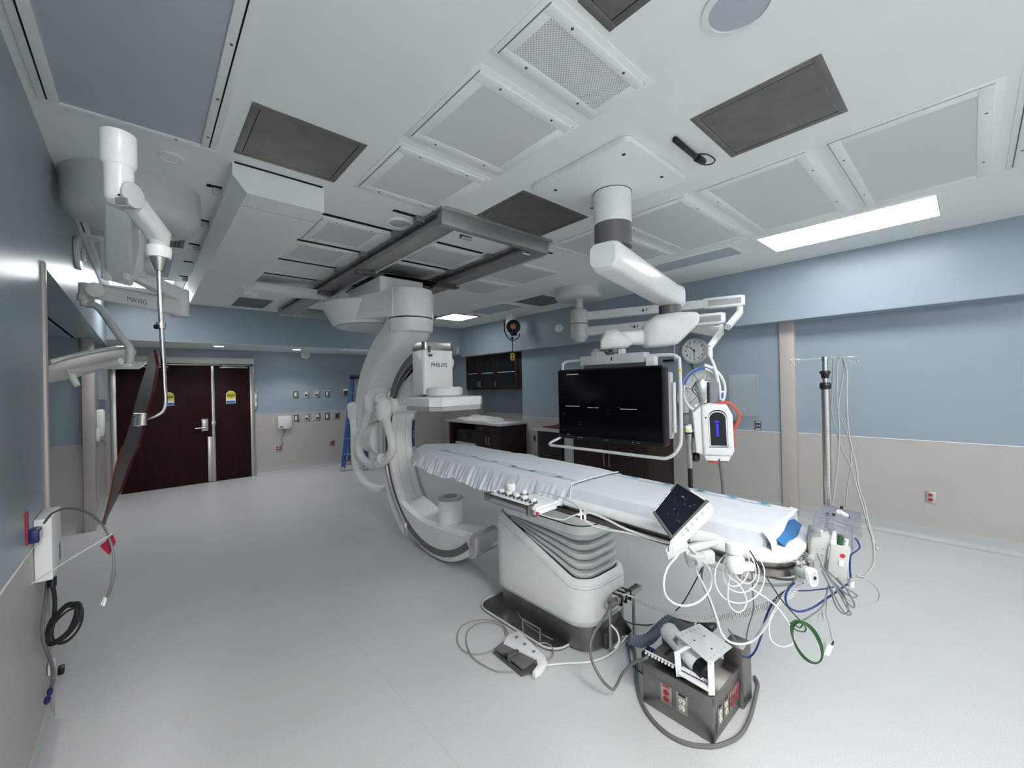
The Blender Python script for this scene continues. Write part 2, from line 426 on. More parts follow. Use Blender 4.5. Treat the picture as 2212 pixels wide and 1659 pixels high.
def caution(x, z, lab):
    t = thing('door_sign', lab, 'sign', (x, dy-.048, z), 'caution stickers on the double door')
    w_ = .075; pts = [(-w_, -.13), (w_, -.13), (w_, .03)] + [(w_*math.cos(R_(a)), .03+w_*math.sin(R_(a))) for a in range(15, 180, 15)] + [(-w_, .03)]
    U, V = Vector((1, 0, 0)), Vector((0, 0, 1)); O = Vector((x, dy-.0475, z))
    obj('backing', G().prism(pts, O, U, V, .0015), STICK, t)
    top = [(p[0]*.95, p[1]*.98) for p in pts if p[1] > -.05]
    top = [(-w_*.95, -.045), (w_*.95, -.045)] + [(w_*.95*math.cos(R_(a)), .03+w_*.95*math.sin(R_(a))) for a in range(0, 181, 15)]
    obj('yellow_field', G().prism(top, O+Vector((0, -.0012, 0)), U, V, .0008), YELLOW, t)
    obj('black_band', G().prism([(-w_*.94, .0), (w_*.94, .0), (w_*.94, .032), (-w_*.94, .032)], O+Vector((0, -.002, 0)), U, V, .0008), BLKT, t)
    obj('blue_field', G().prism([(-w_*.93, -.122), (w_*.93, -.122), (w_*.93, -.082), (-w_*.93, -.082)], O+Vector((0, -.0012, 0)), U, V, .0008), LBLUE, t)
    text('lettering', 'CAUTION', .032, O+Vector((0, -.0035, .016)), U, V, YELLOW, t)
    text('lettering', 'AUTOMATIC', .02, O+Vector((0, -.003, .052)), U, V, BLKT, t)
    text('lettering', 'DOOR', .02, O+Vector((0, -.003, -.018)), U, V, BLKT, t)
caution(.325, 1.555, 'yellow, white and blue CAUTION sticker on the wide left door leaf')
caution(1.225, 1.555, 'yellow, white and blue CAUTION sticker on the narrow right door leaf')


# ------------------------------------------------------------------ lit ceiling fixtures (the room's own lamps and added fill panels)
def troffer(x0, x1, y0, y1, label, cat='ceiling light', lit=LIT, z=CZ, group=None, fr=.03, name='ceiling_light', framemat=None):
    t = thing(name, label, cat, ((x0+x1)/2, (y0+y1)/2, z), group)
    g = G()
    for a, b in (((x0-fr, y0-fr), (x1+fr, y0)), ((x0-fr, y1), (x1+fr, y1+fr)), ((x0-fr, y0), (x0, y1)), ((x1, y0), (x1+fr, y1))):
        g.box((a[0], a[1], z-.012), (b[0], b[1], z+.002), .002)
    obj('frame', g, framemat or CEIL, t)
    obj('diffuser', G().box((x0, y0, z-.006), (x1, y1, z-.001)), lit, t)
    return t
t = troffer(4.43, 5.02, .16, 1.36, 'long bright lit ceiling panel beside the right wall soffit')
g = G().box((4.43, .10, CZ-.010), (5.02, .158, CZ-.003)); obj('end_strip', g, CEIL, t)
troffer(-.29, .30, 6.47, 7.12, 'lit ceiling panel at the far left behind the exam lamp boom', lit=LITL)
troffer(4.35, 4.93, 6.45, 7.10, 'lit square ceiling panel in the far corner beside the cord reel', lit=LITSQ, framemat=PANELS)
# unseen fill panels behind the camera, added to brighten near ceiling and pedestal
FRONT_FILL = mat('fill_diffuser_front', (.9, .9, .9), .5, emit=(1.0, .99, .97), es=10)
FRONT_FILL_L = mat('fill_diffuser_front_left', (.9, .9, .9), .5, emit=(1.0, .99, .97), es=32)
troffer(.05, .75, -1.6, -.4, 'unseen ceiling fill panel added beside the left wall, nearer of the two near the front wall', lit=FRONT_FILL_L)
troffer(.05, .75, -3.4, -2.2, 'unseen ceiling fill panel added beside the left wall, close against the front wall', lit=FRONT_FILL_L)
troffer(2.0, 2.6, -3.4, -2.2, 'unseen ceiling fill panel added in the middle near the front wall', lit=FRONT_FILL)
for i, (x, y, lab) in enumerate(((.97, 8.55, 'small lit recessed downlight in the back soffit above the double door'), (2.2, 8.62, 'small lit recessed downlight in the back soffit above the wall outlets'))):
    t = thing('downlight', lab, 'downlight', (x, y, SBZ), 'downlights in the back soffit')
    obj('ring', G().lathe([(.085, 0), (.085, -.006), (.07, -.006), (.07, 0)], (x, y, SBZ-.004)), CEIL, t)
    obj('lens', G().cyl((x, y, SBZ-.009), (x, y, SBZ-.004), .068), LITSM, t)
    sp = bpy.data.lights.new('downlight_beam', 'SPOT'); sp.energy = 26; sp.spot_size = R_(118); sp.spot_blend = .55; sp.shadow_soft_size = .06
    so = bpy.data.objects.new('downlight_beam', sp); COL.objects.link(so); so.location = (x, y, SBZ-.02)
def undercab(): pass

# big unlit light panel by the left wall
x0, x1, y0, y1 = -.30, .285, .25, 2.80
t = thing('ceiling_light', 'large unlit grey ceiling light panel with white frame at upper left', 'ceiling light', (0, 1.5, CZ))
g = G()
for a, b in (((x0-.04, y0-.06), (x1+.04, y0)), ((x0-.04, y1), (x1+.04, y1+.04)), ((x0-.04, y0), (x0+.03, y1)), ((x1-.03, y0), (x1+.04, y1))):
    g.box((a[0], a[1], CZ-.014), (b[0], b[1], CZ+.002), .002)
obj('frame', g, CEIL, t)
obj('diffuser', G().box((x0+.03, y0, CZ-.004), (x1-.03, y1, CZ)), OFFD, t)
obj('gap_line', G().box((x0-.012, y0, CZ-.0155), (x0-.006, y1-.01, CZ-.013)).box((x1+.003, y0, CZ-.0155), (x1+.009, y1-.01, CZ-.013)), DUCT, t)
for x, y in ((x1-.01, 1.9), (x1-.01, 2.3), (x1-.01, 2.68), (.15, y1+.012), (x0+.01, 1.8)): obj('screw', G().cyl((x, y, CZ-.0165), (x, y, CZ-.012), .006, n=10), DGREY, t)

# ------------------------------------------------------------------ perforated air diffusers and flush ceiling panels
def diffuser(x0, x1, y0, y1, label, perf=PERFF, group='perforated ceiling air panels', fr=.055, line=True, flange=.03):
    t = thing('air_diffuser', label, 'ceiling vent', ((x0+x1)/2, (y0+y1)/2, CZ), group)
    g = G().box((x0-flange, y0-flange, CZ-.004), (x1+flange, y1+flange, CZ+.001), .002)
    obj('flange', g, CEIL, t)
    g = G()
    z = CZ-.011
    for a, b in (((x0, y0), (x1, y0+fr)), ((x0, y1-fr), (x1, y1)), ((x0, y0+fr), (x0+fr, y1-fr)), ((x1-fr, y0+fr), (x1, y1-fr))):
        g.box((a[0], a[1], z), (b[0], b[1], CZ-.003), .0015)
    obj('frame', g, CEIL, t)
    obj('perforated_face', G().box((x0+fr, y0+fr, z+.003), (x1-fr, y1-fr, CZ-.003)), perf, t)
    g = G(); l = .003
    g.box((x0-l, y1, CZ-.0048), (x1+l, y1+l*1.5, CZ-.003)).box((x1, y0-l, CZ-.0048), (x1+l*1.5, y1, CZ-.003)).box((x0-l, y0, CZ-.0048), (x0, y1, CZ-.003))
    obj('shadow_gap', g, DGREY, t)
    for fx, fy in ((.22, .03), (.78, .03), (.22, .97), (.78, .97)):
        px_, py_ = x0+(x1-x0)*fx, y0+(y1-y0)*fy
        py_ = min(max(py_, y0+fr*.45), y1-fr*.45)
        obj('screw', G().cyl((px_, py_, z-.002), (px_, py_, z+.001), .0065, n=10), DGREY, t)
    return t
diffuser(1.10, 1.715, .975, 1.265, 'narrow coarse perforated vent panel above the boom ceiling plate', PERF, fr=.04)
diffuser(1.10, 1.71, 1.39, 2.0, 'square perforated air panel, second from the top of the middle row')
diffuser(1.10, 1.70, 2.12, 2.73, 'square perforated air panel just in front of the ceiling rails')
diffuser(2.975, 4.28, -.095, .535, 'large perforated air panel directly above the long lit ceiling light')
diffuser(2.975, 4.26, .645, 1.285, 'glossy perforated air panel left of the large one above the lit light')
diffuser(2.975, 4.26, 1.39, 2.0, 'glossy perforated air panel right of the monitor boom column')
diffuser(2.975, 4.2, 2.12, 2.75, 'perforated air panel behind the monitor boom column')
diffuser(2.975, 4.26, -.90, -.20, 'huge perforated air panel at the upper right corner of the ceiling')
diffuser(1.08, 1.60, 3.41, 3.99, 'pale ceiling panel between the first two slots beside the ceiling rail')
diffuser(1.05, 1.58, 4.12, 4.70, 'pale ceiling panel between the second and third slots beside the rail')
diffuser(1.95, 2.68, 3.42, 4.0, 'pale ceiling panel between the two aluminium rails, nearest one')
diffuser(1.95, 2.68, 4.14, 4.70, 'pale ceiling panel between the two aluminium rails, farther one')
diffuser(3.0, 3.85, 3.35, 4.05, 'pale ceiling panel right of the outer aluminium rail')
diffuser(3.0, 3.85, 4.2, 4.85, 'second pale ceiling panel right of the outer aluminium rail, farther away')
# small rectangular unlit light strip left of the lit fixture
troffer(4.45, 4.80, 1.62, 3.1, 'narrow unlit grey ceiling light left of the long lit panel', lit=OFFD2)
troffer(4.45, 4.95, 5.15, 6.15, 'unlit grey ceiling light near the yellow cord box reel', lit=OFFD2)

# stainless hatches
def hatch(x0, x1, y0, y1, label):
    t = thing('access_hatch', label, 'ceiling hatch', ((x0+x1)/2, (y0+y1)/2, CZ), 'dark stainless ceiling hatches')
    f = .035; g = G()
    for a, b in (((x0, y0), (x1, y0+f)), ((x0, y1-f), (x1, y1)), ((x0, y0+f), (x0+f, y1-f)), ((x1-f, y0+f), (x1, y1-f))):
        g.box((a[0], a[1], CZ-.004), (b[0], b[1], CZ+.001), .001)
    obj('frame', g, PANELS, t)
    obj('door', G().box((x0+f+.004, y0+f+.002, CZ-.003), (x1-f-.004, y1-f-.002, CZ+.001)), PANELS, t)
    obj('gap', G().box((x0+f, y0+f, CZ-.0035), (x0+f+.004, y1-f, CZ)).box((x1-f-.004, y0+f, CZ-.0035), (x1-f, y1-f, CZ)), DUCT, t)
    for fx in (.25, .75): obj('latch', G().cyl((x0+(x1-x0)*fx, y1-f-.03, CZ-.005), (x0+(x1-x0)*fx, y1-f-.03, CZ-.002), .008, n=12), DSTEEL, t)
hatch(1.17, 1.365, .20, .915, 'dark stainless hatch cut off by the top edge of the picture')
hatch(2.135, 2.695, .40, .957, 'dark stainless ceiling hatch between the black antenna and large air panel')
hatch(.403, .957, 2.238, 2.784, 'dark stainless ceiling hatch in front of the long white housing')
hatch(2.0, 2.735, 2.072, 2.62, 'dark stainless ceiling hatch left of the monitor boom column')
hatch(4.56, 5.2, 4.36, 4.99, 'dark stainless ceiling hatch behind the round boom cover')
hatch(1.0, 1.5, 7.08, 7.86, 'dark stainless ceiling hatch near the far end of the white housing')
hatch(3.7, 4.32, 6.9, 7.4, 'dark stainless hatch beside the lit square panel, behind the gantry')
hatch(-.355, -.29, 4.37, 4.96, 'dark sliver of stainless hatch tight against the left wall')
hatch(.20, .30, 4.35, 4.97, 'dark stainless hatch strip left of the white housing')
troffer(-.31, .16, 4.37, 4.96, 'unlit pale ceiling light between two dark hatch strips at left', lit=OFFD2)
troffer(-.31, .24, 5.15, 6.3, 'unlit pale ceiling panel in front of the lit far left light', lit=OFFD2)

# slots in the ceiling (dark support channels)
k = 6
for y, x0, x1 in ((2.94, 1.45, 1.80), (3.34, .33, 2.62), (4.06, .33, 2.88), (4.77, .33, 2.88), (5.45, .33, 2.88), (6.17, .33, 2.6), (6.66, 1.15, 2.6)):
    struct('trim_%d' % k, G().box((x0, y-.02, CZ-.003), (x1, y+.02, CZ+.001)), DUCT); k += 1
for x0, x1, y in ((2.87, 3.2, 2.90), (2.88, 3.05, 3.3)):
    struct('trim_%d' % k, G().box((x0, y-.018, CZ-.003), (x1, y+.018, CZ+.001)), DUCT); k += 1
# ceiling rails with hanger clips
def rail(x, y0, y1, label):
    t = thing('ceiling_rail', label, 'rail', (x, (y0+y1)/2, CZ-.05), 'aluminium gantry rails')
    prof = [(-.075, .0), (.075, 0), (.075, -.014), (.03, -.022), (.03, -.055), (.075, -.062), (.085, -.085), (.085, -.115), (-.085, -.115), (-.085, -.085), (-.075, -.062), (-.03, -.055), (-.03, -.022), (-.075, -.014)]
    rings = [[Vector((x+a, y, CZ-.012+b)) for a, b in prof] for y in (y0, y1)]
    obj('profile', G().loft(rings), ALU, t, ang=25)
    obj('lower_lip', G().box((x+.075, y0, CZ-.142), (x+.10, y1, CZ-.125), .006), LGREY, t)
    for y in (2.94, 3.34, 4.06, 4.77, 5.45, 6.17):
        for sx in (-1, 1):
            obj('hanger_clip', G().box((x+sx*.072, y-.028, CZ-.04), (x+sx*.135, y+.028, CZ-.003), .004), ALU, t)
rail(1.77, 2.72, 7.5, 'long aluminium ceiling rail nearest the white housing, carrying the gantry')
rail(2.80, 2.72, 7.5, 'long aluminium ceiling rail on the monitor boom side, carrying the gantry')
t = thing('rail_crossbeam', 'grey cross beam joining the near ends of the two ceiling rails', 'beam', (2.28, 2.68, CZ-.06))
obj('beam', G().box((1.70, 2.655, CZ-.13), (2.88, 2.72, CZ-.02), .006), ALU, t)
obj('top_flange', G().box((1.68, 2.62, CZ-.022), (2.90, 2.74, CZ-.002), .003), ALU, t)
obj('stop_bumper', G().cyl((1.93, 2.74, CZ-.15), (2.03, 2.74, CZ-.15), .018).cyl((2.62, 2.74, CZ-.15), (2.70, 2.74, CZ-.15), .018), CHROME, t)
t = thing('rail_crossbeam', 'grey cross beam joining the far ends of the two ceiling rails', 'beam', (2.28, 7.5, CZ-.06))
obj('beam', G().box((1.66, 7.48, CZ-.15), (2.92, 7.58, CZ-.02), .006), ALU, t)

# long white housing under the ceiling
t = thing('ceiling_housing', 'long white box housing hanging under the ceiling with a chamfered lower edge', 'cable housing', (.67, 4.8, CZ))
x0, x1, zb = .412, .93, CZ-.168
prof = [(x0, CZ), (x1, CZ), (x1, zb), (x0+.072, zb), (x0, zb+.09)]
obj('body', G().loft([[Vector((a, y, b)) for a, b in prof] for y in (2.905, 6.95)]), CEIL, t, ang=20)
obj('shadow_gap', G().box((x0+.01, 2.892, CZ-.006), (x1-.01, 2.906, CZ-.0005)), DUCT, t)
obj('seam', G().box((x0+.08, 3.12, zb-.0008), (x1, 3.124, zb+.001)).cyl((.82, 3.2, zb-.001), (.82, 3.2, zb+.001), .008, n=10), GREYP, t)
for y in (3.34, 4.06, 4.77, 6.2):
    obj('side_bracket', G().box((x0-.05, y-.02, CZ-.05), (x0+.002, y+.02, CZ-.012), .003), GREYP, t)
# cable tray arm from housing to the carriage
t = thing('cable_guide', 'flat white cable guide arm running from the housing to the gantry carriage', 'cable arm', (1.5, 6.0, 2.93))
obj('tray', G().prism([(0, 0), (1.02, 0), (1.02, .1), (.93, .2), (.42, .2), (.0, .42), (-.35, .42), (-.35, 0)], (1.20, 5.55, 2.84), (1, 0, 0), (0, 1, 0), .09, .01), CEIL, t)
obj('elbow', G().cyl((1.02, 5.78, 2.78), (1.02, 5.78, 2.90), .055).box((.9, 5.72, 2.8), (1.0, 5.84, 2.88), .01), CEIL, t)

# ceiling speakers and small discs
def disc(x, y, r, label, name='ceiling_speaker', cat='speaker', face=OFFD, z=CZ):
    t = thing(name, label, cat, (x, y, z))
    obj('ring', G().lathe([(r, .001), (r, -.008), (r*.82, -.012), (r*.8, -.004), (r*.8, .001)], (x, y, z), n=40), CEIL, t)
    obj('grille', G().cyl((x, y, z-.007), (x, y, z), r*.8, n=40), face, t)
disc(1.635, .545, .125, 'round grey ceiling speaker cut off by the top edge')
disc(1.60, 3.14, .105, 'round ceiling speaker beside the near end of the ceiling rail', face=OFFD2)
disc(.14, 3.07, .062, 'small round blank cover plate beside the lamp boom cover', 'cover_plate', 'cover plate', CEIL)
disc(4.36, 1.50, .07, 'small round blank cover plate at the left end of the lit light', 'cover_plate', 'cover plate', CEIL)
disc(4.15, 5.55, .06, 'small round sprinkler cover plate in the far ceiling', 'sprinkler_cover', 'sprinkler cover', BRIGHT)
disc(4.87, 7.35, .05, 'small dark round sensor near the far lit ceiling square', 'ceiling_sensor', 'sensor', DGREY)

# black antenna-like sensor bar clipped to the ceiling
t = thing('antenna_bar', 'black rod shaped sensor with a looped lead stuck to the ceiling', 'antenna', (2.35, 1.08, CZ-.015))
obj('body', G().cyl((2.215, 1.08, CZ-.017), (2.50, 1.085, CZ-.017), .016, n=14, bev=.006), BLACK, t)
obj('clip', G().cyl((2.50, 1.085, CZ-.017), (2.59, 1.08, CZ-.017), .022, .019, n=14, bev=.006), BLACK, t)
obj('lead', G().tube([(2.42, 1.08, CZ-.03), (2.50, 1.03, CZ-.02), (2.60, 1.02, CZ-.02), (2.64, 1.05, CZ-.02), (2.62, 1.085, CZ-.02), (2.58, 1.085, CZ-.02)], .004, 6), RUBBER, t)

# ------------------------------------------------------------------ wall and soffit fittings
def strobe(pos, nrm, label, r=.075, sx=1.25):
    t = thing('strobe_alarm', label, 'alarm strobe', pos)
    p = Vector(pos); n = Vector(nrm).normalized(); u = n.cross(Z).normalized()
    outline = [(r*sx*math.cos(2*math.pi*i/32), r*math.sin(2*math.pi*i/32)) for i in range(32)]
    # z x n orientation: prism is pushed along u x v = n
    uu = Z.cross(n).normalized()
    obj('base', G().prism(outline, p, uu, Z, .03, .01), BRIGHT, t)
    obj('lens', G().prism(circ(r*.42, 20, .25*r), p+n*.03, uu, Z, .02, .008), WHITEP, t)
    obj('horn', G().prism([(x-.35*r, y) for x, y in rrect(.022, .014, .003, 3)], p+n*.03, uu, Z, .002), BLACK, t)
strobe((SR-.001, 4.97, 2.665), (-1, 0, 0), 'round white alarm strobe on the right soffit beside the boom')
strobe((2.55, YB-.001, 2.375), (0, -1, 0), 'flat oval white alarm strobe under the back soffit')
strobe((XL+.001, 4.62, 2.755), (1, 0, 0), 'white alarm strobe high on the left wall behind the lamp arms', .125, 1.5)
U_B, N_B = Vector((1, 0, 0)), Vector((0, -1, 0))
def outlet(name, label, c, u, w_, h_, kind, group, cat='wall outlet'):
    """c: centre on the wall, u: horizontal direction to the viewer's right"""
    c = Vector(c); u = Vector(u).normalized(); n = u.cross(Z)
    t = thing(name, label, cat, c, group)
    def P_(x, y, zoff=0): return c+u*x+Z*y+n*zoff
    def plate(poly, z0, dpth, mt, nm, bev=0): return obj(nm, G().prism(poly, c+n*z0, u, Z, dpth, bev), mt, t)
    plate(rrect(w_, h_, .004, 2), 0, .007, STEEL if kind != 'redw' else STEEL, 'cover_plate', .002)
    if kind == 'rocker':
        plate(rrect(w_*.62, h_*.78, .004, 2), .0065, .003, DGREY, 'bezel'); plate(rrect(w_*.34, h_*.52, .003, 2), .009, .006, WHITEP, 'insert', .002)
    elif kind == 'gas':
        plate(rrect(w_*.62, h_*.78, .004, 2), .0065, .003, GREYP, 'bezel'); plate(circ(w_*.2, 18, 0, h_*.12), .009, .012, WHITEP, 'port', .002); plate(rrect(w_*.3, h_*.2, .003, 2, 0, -h_*.14), .009, .006, BLACK, 'release')
    elif kind == 'dark':
        plate(rrect(w_*.6, h_*.7, .004, 2), .0065, .003, DGREY, 'bezel'); plate(rrect(w_*.3, h_*.3, .003, 2), .009, .004, BLACK, 'insert')
    elif kind in ('red', 'redq', 'cream'):
        col = CREAM if kind == 'cream' else RED
        xs = (-w_*.2, w_*.2) if kind == 'redq' else (0,)
        for xx in xs:
            for yy in (-h_*.2, h_*.2):
                o = plate([(a, max(min(b, yy+h_*.13), yy-h_*.13)) for a, b in circ(h_*.155, 20, xx, yy)], .0065, .004, col, 'socket', .001)
                obj('slots', G().prism([(xx-.008, yy), (xx-.0055, yy), (xx-.0055, yy+.009), (xx-.008, yy+.009)], c+n*.0106, u, Z, .0008).prism([(xx+.0055, yy), (xx+.008, yy), (xx+.008, yy+.009), (xx+.0055, yy+.009)], c+n*.0106, u, Z, .0008).prism(circ(.003, 10, xx, yy-.007), c+n*.0106, u, Z, .0008), BLKT, o)
    elif kind == 'data':
        plate(rrect(w_*.7, h_*.72, .003, 2), .0065, .003, DGREY, 'bezel')
        for yy in (-h_*.36, h_*.36): plate(rrect(w_*.55, h_*.1, .002, 2, 0, yy), .009, .002, WHITEP, 'label_strip')
        for xx in (-w_*.12, w_*.16): plate(circ(w_*.09, 12, xx, 0), .009, .004, WHITEP, 'jack')
    return t
ROW1 = [(2.345, 'rocker'), (2.549, 'gas'), (2.76, 'gas'), (2.968, 'rocker'), (3.375, 'dark')]
ROW2 = [(2.345, 'rocker'), (2.549, 'gas'), (2.76, 'gas'), (2.959, 'rocker'), (3.174, 'dark')]
nm = {0: 'first from the door', 1: 'second from the door', 2: 'third from the door', 3: 'fourth from the door', 4: 'last in the row, nearest the ladder'}
for i, (x, kd) in enumerate(ROW1): outlet('gas_outlet', 'steel outlet plate in the upper row on blue, '+nm[i], (x, YB, 1.555), (1, 0, 0), .13, .165, kd, 'wall outlets in two rows')
for i, (x, kd) in enumerate(ROW2): outlet('gas_outlet', 'steel outlet plate in the lower row on beige, '+nm[i], (x, YB, 1.065), (1, 0, 0), .13, .165, kd, 'wall outlets in two rows')
outlet('power_outlet', 'steel plate with four red sockets below the white wall box', (2.01, YB, .478), (1, 0, 0), .13, .12, 'redq', None)
outlet('power_outlet', 'steel plate with four red sockets low on the back wall beside the ladder', (3.05, YB, .472), (1, 0, 0), .12, .12, 'redq', None)
u = (0, -1, 0)
outlet('power_outlet', 'red twin socket on steel plate beside the injector orange tube', (XR, 2.136, 1.07), u, .10, .125, 'red', None)
outlet('data_outlet', 'grey data outlet plate with white strips left of the beige pilaster', (XR, 1.837, 1.07), u, .085, .125, 'data', None)
outlet('power_outlet', 'red twin socket on steel plate low on the near right wall', (5.93, .30, .43), u, .082, .117, 'red', None)
outlet('power_outlet', 'dark red twin socket above the worktop in the cabinet alcove', (6.42, 6.85, 1.06), u, .08, .12, 'red', None)
outlet('power_outlet', 'small steel outlet low on the wall between the two base cabinets', (XR, 5.9, .57), u, .07, .12, 'dark', None)
# white access point box with lead
t = thing('wall_box', 'white square plastic box with a grey lead below it on the beige back wall', 'wall box', (2.13, YB-.04, 1.0))
obj('case', G().box((2.005, YB-.07, .865), (2.25, YB, 1.125), .012), WHITEP, t)
obj('marking', G().box((2.03, YB-.0712, .89), (2.09, YB-.0698, .925)).box((2.215, YB-.0712, .88), (2.235, YB-.0698, .91)), GREYT, t)
obj('lead', G().tube([(2.10, YB-.03, .865), (2.13, YB-.03, .84), (2.11, YB-.03, .76), (2.06, YB-.03, .66), (2.09, YB-.03, .56), (2.03, YB-.02, .50)], .006, 6), CDGREY, t)
# door side push plate
t = thing('push_plate', 'narrow steel push plate on the wall right of the double door', 'push plate', (1.63, YB, 1.5))
obj('plate', G().box((1.605, YB-.03, 1.28), (1.66, YB, 1.66), .004), STEEL, t)
obj('button', G().box((1.612, YB-.036, 1.35), (1.65, YB-.029, 1.42), .003).box((1.612, YB-.036, 1.5), (1.65, YB-.029, 1.58), .003), WHITEP, t)
# extra louvred slot in the back soffit
struct('trim_20', G().box((2.95, 8.45, SBZ-.006), (4.6, 8.62, SBZ-.002)), DUCT)
struct('trim_21', G().box((2.9, 8.11, SBZ-.03), (4.7, 8.40, SBZ-.004), .01), CEIL)

# ------------------------------------------------------------------ cabinets in the alcove
cx = XR-.02
t = thing('wall_cabinet', 'dark wood wall cabinet with three glass doors in the alcove', 'cabinet', (6.1, 7.2, 1.56))
obj('carcass', G().box((cx+.02, 6.25, 1.56), (6.41, 8.20, 2.345), .003), CABW, t)
ys = [(7.66, 8.19), (7.10, 7.645), (6.36, 7.085)]
for i, (a, b) in enumerate(ys):
    fr = .075; g = G(); x = cx
    for lo, hi in (((a, 1.57), (b, 1.57+fr)), ((a, 2.335-fr), (b, 2.335)), ((a, 1.57+fr), (a+fr, 2.335-fr)), ((b-fr, 1.57+fr), (b, 2.335-fr))):
        g.box((x, lo[0], lo[1]), (x+.02, hi[0], hi[1]), .002)
    dd = obj('door', g, CABW, t)
    obj('pane', G().box((x+.008, a+fr, 1.57+fr), (x+.012, b-fr, 2.335-fr)), GLASSD, dd)
    obj('shelf_edge', G().box((x+.003, a+fr, 1.93), (x+.0078, b-fr, 1.95)), GREYP, dd)
    hy = a+.03 if i == 0 else (b-.03 if i == 1 else b-.03)
    obj('handle', G().tube([(x, hy, 1.63), (x-.03, hy, 1.63), (x-.03, hy, 1.75), (x, hy, 1.75)], .006, 8, sm=0), STEEL, dd)
t = thing('base_cabinet', 'dark wood base cabinet with drawers and doors under the alcove worktop', 'cabinet', (5.5, 6.5, 0))
bx = 5.22
obj('carcass', G().box((bx, 6.14, .10), (XR-.004, 7.0, .85), .003).box((bx+.06, 6.16, 0), (XR-.004, 7.0, .1)), CABW, t)
obj('carcass', G().box((bx, 7.98, 0), (XR+.5, 8.02, .85), .002).box((6.3, 7.0, 0), (6.4, 8.0, .85)).box((bx, 6.98, .0), (XR+.5, 7.02, .85)), CABW, t)
for a, b in ((6.15, 6.56), (6.57, 6.98)):
    q = obj('drawer', G().box((bx-.02, a, .70), (bx, b, .84), .003), CABW, t)
    obj('handle', G().tube([(bx-.02, (a+b)/2-.05, .775), (bx-.045, (a+b)/2-.05, .775), (bx-.045, (a+b)/2+.05, .775), (bx-.02, (a+b)/2+.05, .775)], .005, 8, sm=0), STEEL, q)
    q = obj('door', G().box((bx-.02, a, .11), (bx, b, .69), .003), CABW, t)
    hy = b-.04 if a < 6.3 else a+.04
    obj('handle', G().tube([(bx-.02, hy, .46), (bx-.045, hy, .46), (bx-.045, hy, .62), (bx-.02, hy, .62)], .005, 8, sm=0), STEEL, q)
t = thing('worktop', 'pale laminate worktop in the alcove under the glass wall cabinet', 'worktop', (5.7, 7.0, .87))
obj('top', G().box((5.15, 6.12, .852), (XR-.004, 8.14, .89), .006).box((XR-.01, 6.26, .852), (6.415, 8.14, .89)), CTOP, t)
obj('upstand', G().box((6.40, 6.26, .89), (6.418, 8.1, 1.0), .003).box((XR, 6.245, .89), (6.40, 6.26, 1.0), .003), CTOP, t)
# crumpled paper sheet bundle and flat sheet on the worktop
def crumple(name, poly_x, poly_y, z0, h, label, cat, mt, seed=3):
    rnd = random.Random(seed); nx, ny = 14, 18; top = []
    for i in range(nx+1):
        row = []
        for j in range(ny+1):
            a, b = i/nx, j/ny
            e = min(a, 1-a, b, 1-b)*5
            z = z0+h*min(1, e)**.6*(.75+.25*math.sin(7*a+3*b)+.12*rnd.uniform(-1, 1))
            row.append((poly_x[0]+(poly_x[1]-poly_x[0])*a+.03*math.sin(9*b), poly_y[0]+(poly_y[1]-poly_y[0])*b+.02*math.sin(8*a), z if e > 0 else z0+.001))
        top.append(row)
    g = G().sheet(top)
    bmesh.ops.recalc_face_normals(g.bm, faces=g.bm.faces)
    return single(name, g, mt, label, cat, ang=60)
crumple('folded_sheet', (5.35, 5.85), (6.75, 8.0), .89, .10, 'crumpled white folded sheet lying on the alcove worktop', 'folded sheet', PAPER)
o = crumple('paper_sheet', (5.2, 5.7), (6.2, 6.7), .89, .012, 'flat white paper sheet spread on the worktop corner', 'paper', PAPER, 5)
# printer in the knee space
t = thing('printer', 'black printer with a small display in the knee space under the worktop', 'printer', (5.5, 7.5, .36))
obj('body', G().box((5.3, 7.08, .42), (5.75, 7.92, .70), .02), BLACK, t)
obj('display', G().box((5.292, 7.30, .50), (5.30, 7.52, .64), .003), SCRN2, t)
obj('paper_tray', G().box((5.26, 7.1, .36), (5.75, 7.85, .41), .008), LGREY, t)
single('printer_shelf', G().box((5.24, 7.025, .32), (6.29, 7.975, .358), .003), CABW, 'dark shelf in the knee space carrying the black printer', 'shelf')

# second base cabinet behind the big monitor
t = thing('base_cabinet', 'dark wood base cabinet with bar handles along the right wall behind the monitor', 'cabinet', (5.5, 4.2, 0))
bx = 5.16
obj('carcass', G().box((bx, 2.98, .10), (XR-.004, 4.30, .85), .003).box((bx+.06, 2.99, 0), (XR-.004, 4.3, .1)), CABW, t)
for a, b in ((2.99, 3.64), (3.65, 4.29)):
    q = obj('door', G().box((bx-.02, a, .11), (bx, b, .84), .003), CABW, t)
    hy = b-.04 if a < 3.2 else a+.04
    obj('handle', G().tube([(bx-.02, hy, .42), (bx-.045, hy, .42), (bx-.045, hy, .60), (bx-.02, hy, .60)], .006, 8, sm=0), STEEL, q)
t = thing('undercounter_fridge', 'black undercounter unit beneath the counter with the maroon cloth', 'fridge', (5.5, 4.9, 0))
obj('body', G().box((5.18, 4.55, .02), (XR-.01, 5.12, .85), .006), BLACK, t)
obj('door', G().box((5.15, 4.56, .05), (5.18, 5.11, .84), .004), BLACK, t)
single('filler_panel', G().box((5.20, 4.31, 0), (XR-.01, 4.54, .85), .002), LGREY, 'plain grey filler panel between black undercounter unit and cabinet', 'panel')
t = thing('worktop', 'pale laminate worktop along the right wall behind the big monitor', 'worktop', (5.5, 4.1, .87))
obj('top', G().box((5.08, 2.95, .852), (XR-.004, 5.20, .89), .006), CTOP, t)
crumple('lead_apron', (5.25, 5.8), (4.3, 5.15), .89, .055, 'folded maroon apron lying on the worktop beside the monitor', 'apron', MAROON, 9)

